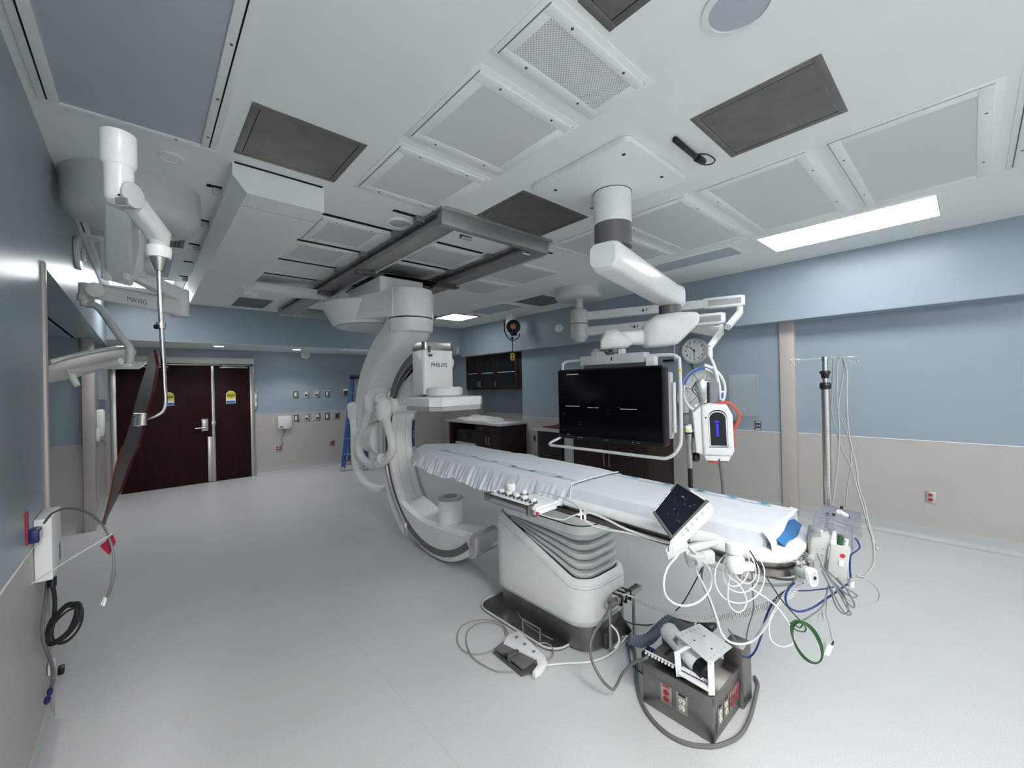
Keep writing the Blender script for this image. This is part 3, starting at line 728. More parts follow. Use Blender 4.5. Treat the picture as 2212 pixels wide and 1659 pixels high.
# ------------------------------------------------------------------ right wall things
c = Vector((XR-.001, 2.63, 2.09)); n = Vector((-1, 0, 0)); u = Vector((0, -1, 0))
t = thing('wall_clock', 'round white wall clock with black numerals above the lamp head', 'clock', c)
obj('rim', G().lathe([(.185, 0), (.19, .02), (.18, .042), (.165, .045), (.158, .03), (.158, 0)], c, n, 48), LGREY, t)
obj('dial', G().lathe([(.158, .0), (.158, .022)], c, n, 48), PAPER, t)
for hnum in range(1, 13):
    a = R_(90-30*hnum); text('numeral', str(hnum), .042, c+n*.0225+u*math.cos(a)*.125+Z*math.sin(a)*.125, u, Z, BLKT, t, bold=.0008)
def hand(nm_, a, L, w_):
    dr_ = u*math.cos(R_(a))+Z*math.sin(R_(a)); pr = dr_.cross(n)
    return obj(nm_, G().prism([(-.02, -w_), (L, -w_*.5), (L, w_*.5), (-.02, w_)], c+n*.026, dr_, n.cross(dr_), .002), BLKT, t)
hand('minute_hand', -90, .105, .004); hand('hour_hand', 140, .095, .005)
obj('hub', G().cyl(c+n*.02, c+n*.032, .009, n=16), BLKT, t)
# acrylic glove box holder
t = thing('glove_holder', 'empty clear acrylic glove box holder on the blue wall', 'glove holder', (XR-.05, 1.98, 1.46))
g = G(); a0, a1, z0, z1 = 1.825, 2.145, 1.195, 1.73
g.box((XR-.006, a0, z0), (XR-.002, a1, z1)).box((XR-.10, a0, z0), (XR-.096, a1, z1*1)).box((XR-.1, a0, z0), (XR-.002, a0+.004, z1)).box((XR-.1, a1-.004, z0), (XR-.002, a1, z1)).box((XR-.1, a0, z0), (XR-.002, a1, z0+.004))
obj('case', g, ACRYL, t)
for z in (1.66, 1.27): obj('screw', G().cyl((XR-.012, 1.985, z), (XR-.006, 1.985, z), .007, n=10), STEEL, t)
# dispenser by the monitor edge, partly seen
t = thing('hand_dispenser', 'white hand sanitiser dispenser on the right wall beside the monitor frame', 'dispenser', (XR-.06, 2.80, 1.37))
obj('body', G().box((XR-.12, 2.74, 1.33), (XR, 2.86, 1.50), .03), WHITEP, t)
obj('lower_cover', G().box((XR-.13, 2.72, 1.20), (XR-.01, 2.80, 1.40), .025), WHITEP, t)
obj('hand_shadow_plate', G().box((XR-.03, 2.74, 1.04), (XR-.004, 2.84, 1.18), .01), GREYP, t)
# black lead down the wall from the clock
single('clock_cable', G().tube([(XR-.02, 2.70, 1.92), (XR-.015, 2.66, 1.85), (XR-.012, 2.63, 1.60), (XR-.012, 2.60, 1.35), (XR-.012, 2.62, 1.28), (XR-.012, 2.70, 1.24)], .006, 6), RUBBER, 'thin black cord hanging down the wall from the clock', 'cable')
t = thing('cable_raceway', 'thin white vertical cable raceway left of the clock', 'cable raceway', (XR-.01, 2.95, 2.2))
obj('channel', G().box((XR-.015, 2.925, 1.95), (XR-.001, 2.94, 2.345), .002), WHITEP, t)
single('wall_bracket', G().box((XR-.10, 2.93, 1.955), (XR-.005, 3.07, 1.985), .004), BLACK, 'small black wall bracket at the foot of the white cable raceway', 'bracket')

# left alcove: dispenser, acrylic holder
t = thing('hand_dispenser', 'white hand dispenser on the far left wall beside the dark door', 'dispenser', (-.42, 7.62, 1.25))
obj('body', G().box((-.458, 7.50, 1.10), (-.385, 7.74, 1.45), .02), WHITEP, t)
obj('front_cover', G().box((-.387, 7.52, 1.14), (-.377, 7.72, 1.43), .004), LGREY, t)
obj('drip_tray', G().tube([(-.45, 7.52, 1.06), (-.40, 7.56, 1.0), (-.38, 7.66, 1.0), (-.45, 7.72, 1.06)], .008, 8), STEEL, t)
single('push_pad', G().box((-.458, 7.41, 1.05), (-.42, 7.46, 1.22), .008), WHITEP, 'small white push pad left of the hand dispenser on the left wall', 'push pad')
t = thing('glove_holder', 'clear acrylic glove box holder above the left wall dispenser', 'glove holder', (-.42, 8.1, 1.75))
g = G().box((-.458, 7.95, 1.58), (-.454, 8.35, 2.0)).box((-.37, 7.95, 1.58), (-.366, 8.35, 2.0)).box((-.458, 7.95, 1.58), (-.366, 8.35, 1.584)).box((-.458, 7.95, 1.58), (-.366, 7.954, 2.0))
obj('case', g, ACRYL, t)

# cord reel on the ceiling near the right soffit
rc = Vector((5.35, 5.9, 2.78))
t = thing('cord_reel', 'black ceiling cord reel with amber hub and a hanging yellow socket', 'cord reel', rc)
obj('bracket', G().box((rc.x-.05, rc.y-.02, 2.72), (rc.x+.05, rc.y+.16, CZ), .008), BRIGHT, t)
nd = Vector((-.75, -.66, 0)).normalized()
obj('drum', G().lathe([(.12, -.05), (.135, -.04), (.135, .04), (.12, .05)], rc, nd, 32).box(rc+Vector((-.05, -.05, -.17)), rc+Vector((.05, .05, -.05)), .015), BLACK, t)
obj('hub', G().lathe([(.055, .045), (.055, .056), (.02, .058)], rc, nd, 28), AMBER, t)
q = rc+nd.cross(Z)*(-.0)
lft = rt*-.14
obj('cord', G().tube([rc+lft*1.25+Z*.14, rc+lft*1.25, rc+lft*1.15-Z*.12, rc+lft*.4-Z*.26, rc+rt*.08-Z*.22, rc+rt*.12-Z*.13], .010, 8).tube([rc+lft*.2-Z*.25, rc+lft*.2-Z*.5], .008, 8, sm=0), RUBBER, t)
obj('stopper', G().sphere(rc+lft*.2-Z*.22, .028), BLACK, t)
sb = rc+lft*.2-Z*.58
M_ = Matrix.Translation(sb) @ Matrix.Rotation(math.atan2(nd.y, nd.x), 4, 'Z')
qq = obj('socket_box', G().box((-.03, -.04, -.07), (.03, .04, .07), .012, M=M_), YEL, t)
obj('socket', G().cyl(sb+nd*.029+Z*.03, sb+nd*.034+Z*.03, .017, n=16).cyl(sb+nd*.029-Z*.03, sb+nd*.034-Z*.03, .017, n=16), BLKT, qq)

# step ladder by the back wall (behind the gantry)
t = thing('step_ladder', 'blue fibreglass step ladder standing behind the gantry by the back wall', 'ladder', (3.1, 8.4, 0))
tp = on(762, 836, 1, 8.55); 
A0 = on(728, 1005, 2, .0); B0 = on(742, 1015, 2, .0); A1 = on(790, 1003, 2, .0)
def bar(g, a, b, w_, d_, hint):
    a = Vector(a); b = Vector(b); dd = (b-a).normalized(); h = Vector(hint); h = (h-dd*h.dot(dd)).normalized(); k2 = dd.cross(h)
    return g.loft([[p+h*(sx*w_/2)+k2*(sy*d_/2) for sx, sy in ((-1, -1), (1, -1), (1, 1), (-1, 1))] for p in (a, b)])
TL = Vector((3.25, 8.62, 1.86)); TR_ = Vector((3.50, 8.40, 1.86))
FL = Vector((2.96, 8.44, .03)); FR = Vector((3.30, 8.15, .03)); BL_ = Vector((3.30, 9.05, .03)); BR_ = Vector((3.75, 8.70, .03))
obj('front_rail', bar(G(), FL, TL, .03, .08, (1, 1, 0)), LADBLUE, t); obj('front_rail', bar(G(), FR, TR_, .03, .08, (1, 1, 0)), LADBLUE, t)
obj('rear_rail', bar(G(), BL_, TL+Vector((.03, .05, -.05)), .025, .06, (1, 1, 0)), LADBLUE, t); obj('rear_rail', bar(G(), BR_, TR_+Vector((.03, .05, -.05)), .025, .06, (1, 1, 0)), LADBLUE, t)
for k in range(1, 6):
    f = k/6; obj('step', bar(G(), FL.lerp(TL, f), FR.lerp(TR_, f), .075, .02, (0, 1, 0)), STEEL, t)
obj('top_cap', G().box((-.07, -.2, -.03), (.09, .2, .05), .012, M=Matrix.Translation((TL+TR_)/2+Z*.02) @ Matrix.Rotation(R_(48), 4, 'Z')), BLACK, t)
for p in (FL, FR, BL_, BR_): obj('foot', G().box(p+Vector((-.04, -.04, -.03)), p+Vector((.04, .04, .06)), .01), STEEL, t)
for f in (.35,): obj('brace', bar(G(), BL_.lerp(TL, f), BR_.lerp(TR_, f), .03, .01, (0, 1, 0)), STEEL, t)

# ------------------------------------------------------------------ patient table
def rr_ring(cx, cy, w_, l_, r, z, k=6):
    return [Vector((x, y, z(x, y) if callable(z) else z)) for x, y in rrect(w_, l_, r, k, cx, cy)]
T = thing('patient_table', 'white patient table on a tall pedestal with bellows and a steel foot', 'patient table', (2.14, 2.0, 0))
BX, BY, BW, BL = 2.20, 2.01, .50, .91
y0b, y1b = BY-BL/2, BY+BL/2
def slope(x, y): return .415 + (.265)*max(0, min(1, (y-y0b-.12)/(BL-.24)))
# floor plate and steel kick
obj('floor_plate', G().prism(rrect(.50, .80, .12, 6, 2.09, 2.12), (0, 0, .001), (1, 0, 0), (0, 1, 0), .014, .003), DSTEEL, T)
obj('floor_plate_rim', G().tube([(x, y, .018) for x, y in rrect(.50, .80, .12, 5, 2.09, 2.12)]+[(2.09+.25, 2.12+.28, .018)], .007, 6, sm=0), LGREY, T)
obj('kick_plate', G().loft([rr_ring(BX+.005, BY-.01, BW-.03, BL-.03, .14, z) for z in (.014, .19)], True), DSTEEL, T)
# lower white body with a slanted rim
rg = []
rg.append(rr_ring(BX, BY, BW-.05, BL-.05, .13, .175)); rg.append(rr_ring(BX, BY, BW-.015, BL-.015, .145, .185)); rg.append(rr_ring(BX, BY, BW, BL, .15, .21))
rg.append(rr_ring(BX, BY, BW, BL, .15, lambda x, y: slope(x, y)-.015))
rg.append(rr_ring(BX, BY, BW-.006, BL-.006, .148, lambda x, y: slope(x, y)-.004))
obj('lower_cover', G().loft(rg), WHITE, T, ang=30)
rg = [rr_ring(BX, BY, BW-.004, BL-.004, .148, lambda x, y: slope(x, y)-.002), rr_ring(BX, BY, BW-.01, BL-.01, .146, lambda x, y: slope(x, y)+.012),
      rr_ring(BX, BY, BW-.06, BL-.06, .13, lambda x, y: slope(x, y)+.03), rr_ring(BX, BY, BW-.085, BL-.085, .12, lambda x, y: slope(x, y)+.02), rr_ring(BX, BY, BW-.09, BL-.09, .12, lambda x, y: slope(x, y)-.03)]
obj('cover_rim', G().loft(rg, False), WHITE, T, ang=45)
obj('rim_gap', G().loft([rr_ring(BX, BY, BW-.088, BL-.088, .12, lambda x, y: slope(x, y)+.0235), rr_ring(BX, BY, BW-.13, BL-.13, .11, lambda x, y: slope(x, y)+.022)], False), BLKT, T)
obj('rim_line', G().loft([rr_ring(BX, BY, BW+.0015, BL+.0015, .15, lambda x, y: slope(x, y)-.022), rr_ring(BX, BY, BW+.0015, BL+.0015, .15, lambda x, y: slope(x, y)-.018)], False), GREYP, T)
obj('bumper_band', G().loft([rr_ring(BX, BY, BW-.02, BL-.02, .14, .16), rr_ring(BX, BY, BW+.002, BL+.002, .15, .178), rr_ring(BX, BY, BW+.002, BL+.002, .15, .19)], True), LGREY, T)
# bellows: five pleats fanning from the slanted rim to the level frame
ZT = .715
rg = []; N = 5
for i in range(N):
    for f, ins in ((0.01, .175), (.10, .14), (.45, .10), (.78, .088), (.92, .092), (.97, .12), (.995, .175)):
        tt = (i+f)/N
        rg.append(rr_ring(BX, BY, BW-ins, BL-ins, .115, lambda x, y, tt=tt: (slope(x, y)+.0)*(1-tt)+ZT*tt, 8))
obj('bellows', G().loft(rg), LGREY, T, ang=30)
# frame above the bellows
rg = [rr_ring(BX, BY, BW-.10, BL-.10, .12, ZT-.01), rr_ring(BX, BY, BW-.075, BL-.075, .13, ZT), rr_ring(BX, BY, BW-.075, BL-.075, .13, ZT+.05)]
obj('lift_frame', G().loft(rg), WHITE, T)
rg = [rr_ring(BX, BY, BW-.08, BL-.08, .13, ZT+.058), rr_ring(BX, BY, BW-.08, BL-.08, .13, ZT+.135), rr_ring(BX, BY, BW-.13, BL-.13, .11, ZT+.165)]
obj('upper_frame', G().loft(rg), WHITE, T)
obj('seam', G().loft([rr_ring(BX, BY, BW-.085, BL-.085, .13, ZT+.05), rr_ring(BX, BY, BW-.085, BL-.085, .13, ZT+.062)], False), BLKT, T)
obj('carriage', G().loft([rr_ring(BX, BY+.02, BW-.14, BL-.05, .06, ZT+.165), rr_ring(BX, BY+.02, BW-.14, BL-.05, .06, .905)]), GREYP, T)
obj('symbol', G().prism(circ(.012, 16), Vector((BX-.155, y1b-.14, slope(0, y1b-.14)+.031)), (1, 0, 0), (0, 1, .33), .001), GREYT, T)
# table top (carbon slab): outline in plan
def lerp(a, b, t): return a+(b-a)*t
def topx(y):   # near and far edges at y
    f = (y-.47)/(3.55-.47)
    return lerp(1.775, 1.925, f), lerp(2.285, 2.42, f)
def top_outline(ins=0.0, yend=3.66, yfoot=.465):
    pts = []
    n0, f0 = topx(yfoot); 
    r = .13-ins*.5
    # foot, rounded corners, then far side, head arc, near side
    def corner(cx_, cy_, a0, a1, rr, k=6): return [(cx_+rr*math.cos(R_(lerp(a0, a1, i/k))), cy_+rr*math.sin(R_(lerp(a0, a1, i/k)))) for i in range(k+1)]
    pts += corner(n0+ins+r, yfoot+ins+r, 180, 270, r); pts += corner(f0-ins-r, yfoot+ins+r, 270, 360, r)
    n1, f1 = topx(3.3)
    cx_ = (n1+f1)/2; rx = (f1-n1)/2-ins
    pts += [(cx_+rx*math.cos(R_(a))*(1 if abs(math.cos(R_(a))) > .2 else 1), 3.3+(yend-3.3-ins)*math.sin(R_(a))) for a in range(0, 181, 15)]
    return pts
def ringat(ins, z): return [Vector((x, y, z)) for x, y in top_outline(ins)]
obj('table_top', G().loft([ringat(.05, .940), ringat(.014, .943), ringat(.002, .953), ringat(.0, .975), ringat(.012, .988), ringat(.04, .992)]), BRIGHT, T, ang=50)
# steel accessory rails both sides, joined round the foot
def side_rail(name, ins, z0, z1, th, y_head):
    pts = [p for p in top_outline(ins) ]
    # near side run, foot, far side run
    n0, f0 = topx(.465); r = .13
    path = [(topx(y_head)[0]+ins, y_head), (topx(1.0)[0]+ins, 1.0)] + [p for p in pts[:14]] + [(topx(1.0)[1]-ins, 1.0), (topx(y_head)[1]-ins, y_head)]
    g = G(); rings = []
    for i, p in enumerate(path):
        a = Vector((*path[max(0, i-1)], 0)); b = Vector((*path[min(len(path)-1, i+1)], 0)); d_ = (b-a).normalized(); nn = Vector((d_.y, -d_.x, 0))
        q = Vector((*p, 0)); rings.append([q+nn*o_+Z*z_ for o_, z_ in ((-th/2, z0), (th/2, z0), (th/2, z1), (-th/2, z1))])
    return obj(name, g.loft(rings), DSTEEL, T, ang=30)
side_rail('frame_rail', .026, .90, .942, .02, 2.5)
side_rail('side_rail', .004, .900, .925, .012, 2.42)
for y in (.75, 1.2, 1.7, 2.3): obj('rail_spacer', G().box((topx(y)[0]+.005, y-.02, .905), (topx(y)[0]+.04, y+.02, .93)), DSTEEL, T)
pl = obj('rating_label', G().prism([(0, 0), (.17, 0), (.17, .026), (0, .026)], (topx(.62)[0]+.019, .76, .912), (-.03, -1, 0), (0, 0, 1), .001), STICK, T, label='white rating strip with small black marks')
text('lettering', 'Max 275kg', .018, Vector((topx(.62)[0]+.016, .64, .925)), (-.03, -1, 0), Z, BLKT, T)

# mattress with fitted sheet
NY = 120
def mat_edges(y):
    f = (y-.52)/(3.5-.52)
    xn = lerp(1.835, 1.90, min(1, f*1.3)); xf = lerp(2.275, 2.44, min(1, f*1.5))
    if y > 3.25:
        q = min(1, (y-3.25)/.50); c_ = (xn+xf)/2; hw = (xf-xn)/2*math.sqrt(max(0.0, 1-q*q*.97)); xn, xf = c_-hw, c_+hw
    return xn, xf
rnd = random.Random(5)
ph = [rnd.uniform(0, 6.28) for _ in range(12)]
def wr(y, s):   # smooth wrinkle signal
    return (math.sin(y*23+ph[0]+s*2)+.8*math.sin(y*41+ph[1]-s*3)+.6*math.sin(y*67+ph[2]+s)+.5*math.sin(y*101+ph[3]))/2.9
# core mattress (foot half, plain sheet): y .52 - 1.62
def loft_mattress(y0, y1, ztop, zbot, puff, wrk, over=0.0, n=60, zlow=None):
    rows = []
    for i in range(n+1):
        y = lerp(y0, y1, i/n); xn, xf = mat_edges(y)
        row = []
        zl = zlow(y) if zlow else zbot
        k = 10
        # near side from bottom to top
        for j in range(k+1):
            t_ = j/k; z = lerp(zl, ztop-.012, t_)
            bulge = over*(.25+1.0*(1-t_)) + wrk*(wr(y, t_)*(1-t_)**.7+.35*math.sin(y*140+ph[5]+t_*3)*(1-t_)) + .006*math.sin(math.pi*t_)
            row.append(Vector((xn-bulge, y, z)))
        m_ = 14
        for j in range(m_+1):
            t_ = j/m_; x = lerp(xn+.012, xf-.012, t_)
            z = ztop + puff*math.sin(math.pi*t_)**.5 + .0035*wrk/.01*math.sin(x*38+y*9+ph[6]+2*math.sin(y*5)) * (.5+.5*math.sin(y*7+ph[7]))
            row.append(Vector((x, y, z)))
        for j in range(k+1):
            t_ = 1-j/k; z = lerp(zl, ztop-.012, t_)
            bulge = over*(.25+1.0*(1-t_)) + wrk*(wr(y+5, t_)*(1-t_)**.7)+ .006*math.sin(math.pi*t_)
            row.append(Vector((xf+bulge, y, z)))
        rows.append(row)
    return rows
Mt = thing('mattress', 'white sheeted mattress pad lying along the patient table', 'mattress', (2.1, 1.2, .99))
rows = loft_mattress(.56, 1.66, 1.052, .992, .006, .004, n=50)
g = G().sheet(rows)
# foot end closing face
g.sheet([[Vector((p.x, .555, .992)) for p in rows[0]], rows[0]])
bmesh.ops.recalc_face_normals(g.bm, faces=g.bm.faces)
obj('pad', g, CLOTH, Mt, ang=70)
# overhanging skirt of the foot sheet on the near side
sk = []
for i in range(41):
    y = lerp(.565, 1.60, i/40); xn = mat_edges(y)[0]
    row = []
    for j in range(8):
        t_ = j/7; low = lerp(.985, .955, min(1, max(0, (y-.5)/1.0)))
        row.append(Vector((xn-.004-.016*t_-.004*wr(y*.6, t_)*t_, y, lerp(1.045, low, t_))))
    sk.append(row)
g = G().sheet(sk); obj('sheet_overhang', g, CLOTH, Mt, ang=70)
# foot end: the sheet hangs down at the near corner and shows a blue pad underneath farther along
fl = []; bp_ = []
for i in range(17):
    f = i/16; x = lerp(1.815, 2.27, f)
    zl = lerp(.985, 1.046, min(1, max(0, (f-.14)/.5)))
    fl.append([Vector((x, .562-.030*t_-.012*math.sin(math.pi*t_)+.02*f, lerp(1.056, zl, t_)+.002*math.sin(x*40)*t_)) for t_ in (0, .25, .5, .75, 1)])
g = G().sheet(fl); obj('sheet_flap', g, CLOTH, Mt, ang=70)
for i in range(19):
    f = i/18; x = lerp(1.885, 2.225, f)
    bp_.append([Vector((x, .575-.075*t_+.02*f-.006*math.sin(x*22)*t_, lerp(1.044, .996, t_)+.003*math.sin(x*35+t_*3))) for t_ in (0, .25, .5, .75, 1)])
g = G().sheet(bp_)
single('blue_pad', g, PADBLUE, 'blue absorbent pad peeking out under the foot end of the white sheet', 'pad', ang=70)

# head half drape, gathered skirt
Dr = thing('table_drape', 'gathered white drape with blue printed lines over the head end of the table', 'drape', (2.17, 2.6, 1.0))
def zlow(y): return 1.058-.118-.028*math.sin((y-1.6)*1.6)-.012*math.sin(y*11)-.004*math.sin(y*31)
rows = loft_mattress(1.58, 3.74, 1.064, .97, .008, .020, over=.062, n=240, zlow=zlow)
g = G().sheet(rows)
bmesh.ops.recalc_face_normals(g.bm, faces=g.bm.faces)
obj('cloth', g, CLOTH, Dr, ang=80)
# head closing cap
cap = []
last = rows[-1]
obj('head_fold', G().sheet([last, [Vector((p.x*.6+2.17*.4, p.y+.03, max(.96, p.z-.03))) for p in last], [Vector((p.x*.8+2.17*.2, p.y+.01, .955)) for p in last]]), CLOTH, Dr, ang=80)
obj('drape_edge', G().tube([(mat_edges(1.58)[0]-.02, 1.578, .965), (mat_edges(1.58)[0]-.006, 1.578, 1.05), (mat_edges(1.58)[0]+.03, 1.578, 1.071), (2.15, 1.57, 1.078), (mat_edges(1.58)[1]-.02, 1.578, 1.068)], .0035, 6), CLOTH, Dr)
obj('strap_hook', G().tube([(1.95, 3.0, .95), (1.955, 3.02, .90), (1.965, 2.94, .905), (1.96, 2.90, .93)], .003, 6), RUBBER, Dr)
# printed lines and round marks on the sheets
def zmat(x, y, head): return (1.0735 if head else 1.0595)
def printed(par, head, y0, y1, off0, off1, far):
    g = G(); n = 26
    for side in ((0, 1) if head else (0,)):
        for i in range(n):
            a, b = i/n, (i+.93)/n
            pa = []
            for q in (a, b):
                y = lerp(y0, y1, q); xn, xf = mat_edges(y)
                x = (xf-lerp(off0, off1, q)) if far else (xn+lerp(off0, off1, q)+(.05 if side else 0)*abs(math.sin(y*6))+.0)
                pa.append(Vector((x, y, zmat(x, y, head))))
            d_ = (pa[1]-pa[0]).normalized(); nn = Vector((-d_.y, d_.x, 0))*.0016
            g.loft([[pa[0]-nn, pa[0]+nn, pa[0]+nn+Z*.001, pa[0]-nn+Z*.001], [pa[1]-nn, pa[1]+nn, pa[1]+nn+Z*.001, pa[1]-nn+Z*.001]])
    obj('printed_lines', g, BLINE, par)
printed(Mt, False, .64, 1.60, .085, .09, True)
printed(Dr, True, 1.60, 3.5, .05, .13, False)
def rounds(par, lst, head):
    for x, y in lst:
        g = G(); z = zmat(x, y, head)+.0006
        rg = [[Vector((x+r*math.cos(2*math.pi*i/24), y+r*1.5*math.sin(2*math.pi*i/24), z)) for i in range(24)] for r in (.0165, .0195)]
        g.loft(rg, False); g.prism([(a, b*1.5) for a, b in circ(.012, 18)], (x, y, z), (1, 0, 0), (0, 1, 0), .0004)
        obj('printed_mark', g, BLUET, par)
rounds(Mt, [(mat_edges(y)[1]-.048, y) for y in (.68, .83, 1.0, 1.2, 1.42)], False)
rounds(Dr, [(mat_edges(y)[0]+o_, y) for y, o_ in ((1.75, .075), (2.0, .085), (2.22, .10), (2.45, .115), (2.75, .13), (3.2, .16))], True)

# tableside control panel clamped to the near rail
Cp = thing('control_panel', 'white tableside control panel with a row of joysticks on the near rail', 'control panel', (1.76, 1.85, .93))
U = Vector((-.03, -1, 0)).normalized(); V = Vector((0, 0, 1)).cross(U).normalized()  # V points to the table
if V.x < 0: V = -V
V = (V + Z*.04).normalized()
O = Vector((1.62, 2.05, .955)); NZ = U.cross(V); 
if NZ.z < 0: NZ = -NZ
def cpt(a, b, c_=0): return O+U*a+V*b+NZ*c_
def cbox(g, a0, a1, b0, b1, c0, c1, bev=0):
    Mx = Matrix((U, V, NZ)).transposed().to_4x4(); Mx.translation = O
    return g.box((a0, b0, c0), (a1, b1, c1), bev, M=Mx)
obj('body', cbox(cbox(G(), 0, .43, 0, .19, 0, .02, .009), .01, .42, .01, .18, -.03, 0, .006), BRIGHT, Cp)
obj('mount_plate', cbox(G(), .02, .40, .02, .19, -.042, -.03, .002), DGREY, Cp)
gb = cbox(cbox(cbox(G(), -.01, .40, -.03, -.02, .012, .032, .002), -.01, .0, -.03, .02, -.02, .03, .002), .38, .40, -.03, .02, -.025, .03, .002)
obj('guard_bar', gb, DSTEEL, Cp)
obj('clear_guard', cbox(G(), .0, .38, -.028, -.023, -.018, .012), ACRYLG, Cp)
for i in range(5):
    a = .07+.072*i
    j = obj('joystick', G().lathe([(.013, .018), (.013, .03), (.017, .034), (.017, .048), (.013, .052)], cpt(a, .05), NZ, 16), BRIGHT, Cp)
    obj('joystick_guard', cbox(cbox(G(), a-.02, a-.014, .035, .065, .018, .034), a+.014, a+.02, .035, .065, .018, .034).box((0, 0, 0), (.0001, .0001, .0001), M=Matrix.Translation(cpt(a, .05, .02))), DGREY, j)
j = obj('knob', G().lathe([(.027, .018), (.031, .03), (.031, .06), (.027, .066)], cpt(.05, .14), NZ, 24), BRIGHT, Cp)
j = obj('knob', G().lathe([(.016, .018), (.016, .045), (.013, .05)], cpt(.19, .13), NZ, 20), BRIGHT, Cp)
obj('knob_skirt', cbox(G(), .165, .215, .11, .15, .018, .026, .003), DGREY, Cp)
for i in range(10): obj('key', cbox(G(), .10+.03*(i % 5), .118+.03*(i % 5), .085+.025*(i//5), .10+.025*(i//5), .019, .023, .001), LGREY, Cp)
obj('spare_key', cbox(G(), -.02, .0, .045, .065, .0, .03, .003), BRIGHT, Cp)

# ------------------------------------------------------------------ ceiling suspended C-arm gantry
CA = thing('c_arm', 'big white ceiling-hung C-arm gantry with flat detector and tube over the table head', 'x-ray c-arm', (2.19, 4.0, 0))
AX0, AX1 = 2.03, 2.35; AXM = 2.19
CYC, CZC = 3.46, 1.06
def arcp(r, a, x): return Vector((x, CYC+r*math.cos(R_(a)), CZC+r*math.sin(R_(a))))
def arc(g, sec, a0, a1, n=60):
    """sec: list of (x, r); swept from a0 to a1 degrees"""
    return g.loft([[arcp(r, lerp(a0, a1, i/n), x) for x, r in sec] for i in range(n+1)])
A0_, A1_ = 84, -129
obj('c_arc', arc(G(), [(AX0+.015, .90), (AX0+.05, .905), (AX1-.05, .905), (AX1-.015, .90), (AX1, .93), (AX1, 1.0), (AX1-.02, 1.03), (AX0+.02, 1.03), (AX0, 1.0), (AX0, .93)], A0_, A1_, 80), WHITE, CA, ang=30)
obj('side_track', arc(G(), [(AX0-.006, .925), (AX0+.01, .925), (AX0+.01, .985), (AX0-.006, .985)], 92, -128, 70), RINGG, CA, label='dark grey metal track along the near side of the arc')
obj('side_track', arc(G(), [(AX1-.01, .925), (AX1+.006, .925), (AX1+.006, .985), (AX1-.01, .985)], 92, -128, 70), GREYP, CA, label='dark grey metal track along the far side of the arc')
obj('inner_trim', arc(G(), [(AX0-.002, .888), (AX0+.03, .888), (AX0+.03, .91), (AX0-.002, .91)], 92, 10, 30), DGREY, CA)
obj('inner_trim', arc(G(), [(AX1-.03, .89), (AX1+.001, .89), (AX1+.001, .91), (AX1-.03, .91)], 15, -60, 30), GREYP, CA)
obj('blue_strip', arc(G(), [(AX1-.032, .884), (AX1-.004, .884), (AX1-.004, .892), (AX1-.032, .892)], 14, -6, 14), DBLUE, CA, label='dark blue label strip with small white lettering')
t1 = text('lettering', 'Philips Azurion', .018, arcp(.882, 4, AX1-.018), (0, 0, -1), (1, 0, 0), STICK, CA)
obj('panel_seam', arc(G(), [(AX0+.10, .902), (AX0+.103, .902), (AX0+.103, .906), (AX0+.10, .906)], 16, -40, 20), LGREY, CA)
obj('panel_seam', arc(G(), [(AX1-.11, .902), (AX1-.107, .902), (AX1-.107, .906), (AX1-.11, .906)], 16, -40, 20), LGREY, CA)
# sleeve that carries the arc
sl = arc(G(), [(AX0-.02, .955), (AX0-.02, 1.09), (AX0+.02, 1.125), (AX1-.02, 1.125), (AX1+.02, 1.09), (AX1+.02, .955), (AX1+.002, .955), (AX1+.002, 1.035), (AX0-.002, 1.035), (AX0-.002, .955)], 32, -60, 50)
obj('sleeve', sl, WHITE, CA, ang=30)
obj('sleeve_trim', arc(G(), [(AX0-.028, .948), (AX0-.012, .940), (AX0-.008, .958), (AX0-.008, .995), (AX0-.026, .995)], 30, -56, 46), SILVER, CA, label='silver metal trim edge of the sleeve')
obj('sleeve_end', G().tube([arcp(.97, -52, AX0-.022), arcp(.965, -56, AX0-.022), arcp(.985, -60, AX0-.018), arcp(1.05, -62, AX0-.01)], .018, 8), SILVER, CA)
obj('sleeve_end', G().tube([arcp(.955, 27, AX0-.03), arcp(.95, 31, AX0-.03), arcp(.975, 34, AX0-.02), arcp(1.02, 35, AX0)], .024, 8), SILVER, CA)
# cross bar in front of the arc with its end cap
bc = arcp(.91, 26.5, AX0)
obj('cross_bar', G().cyl((AX0-.02, bc.y, bc.z), (AX1+.0, bc.y, bc.z), .098, n=32, bev=.025), WHITE, CA)
ec = Vector((AX0-.07, bc.y+.03, bc.z+.0))
obj('bar_cap', G().sphere(ec, .10, 20, (.75, .9, 1.0)).lathe([(.095, .0), (.085, -.10), (.068, -.16)], ec-Z*.0, Z, 20), WHITE, CA)
# cable hoses with caps
def hosecap(p, nm_='hose_cap'):
    p = Vector(p); return obj(nm_, G().sphere(p, .075, 18, (1, 1, .8)).lathe([(.074, 0), (.070, -.12), (.060, -.15), (.056, -.16)], p, Z, 18), WHITE, CA)
h1 = on(800, 860, 0, 1.98); h2 = on(763, 878, 0, 1.98)
hosecap(h1, 'hose_cap'); hosecap(h2, 'hose_cap')
obj('hose_bridge', G().tube([h1+Vector((0, 0, .03)), h1+Vector((.1, -.12, .06)), ec+Vector((0, .05, .06))], .07, 14), WHITE, CA)
def hp(*l): return [on(a, b, 0, x) for a, b, x in l]
obj('hose', G().tube([ec-Z*.10]+hp((845, 945, 1.95), (846, 975, 1.96), (828, 998, 1.97), (802, 1004, 1.98), (780, 985, 1.99), (775, 955, 1.99), (789, 915, 1.98))+[h1-Z*.12], .047, 16, 8), WHITE, CA, label='pale ribbed cable hose hanging in a U from the bar cap')
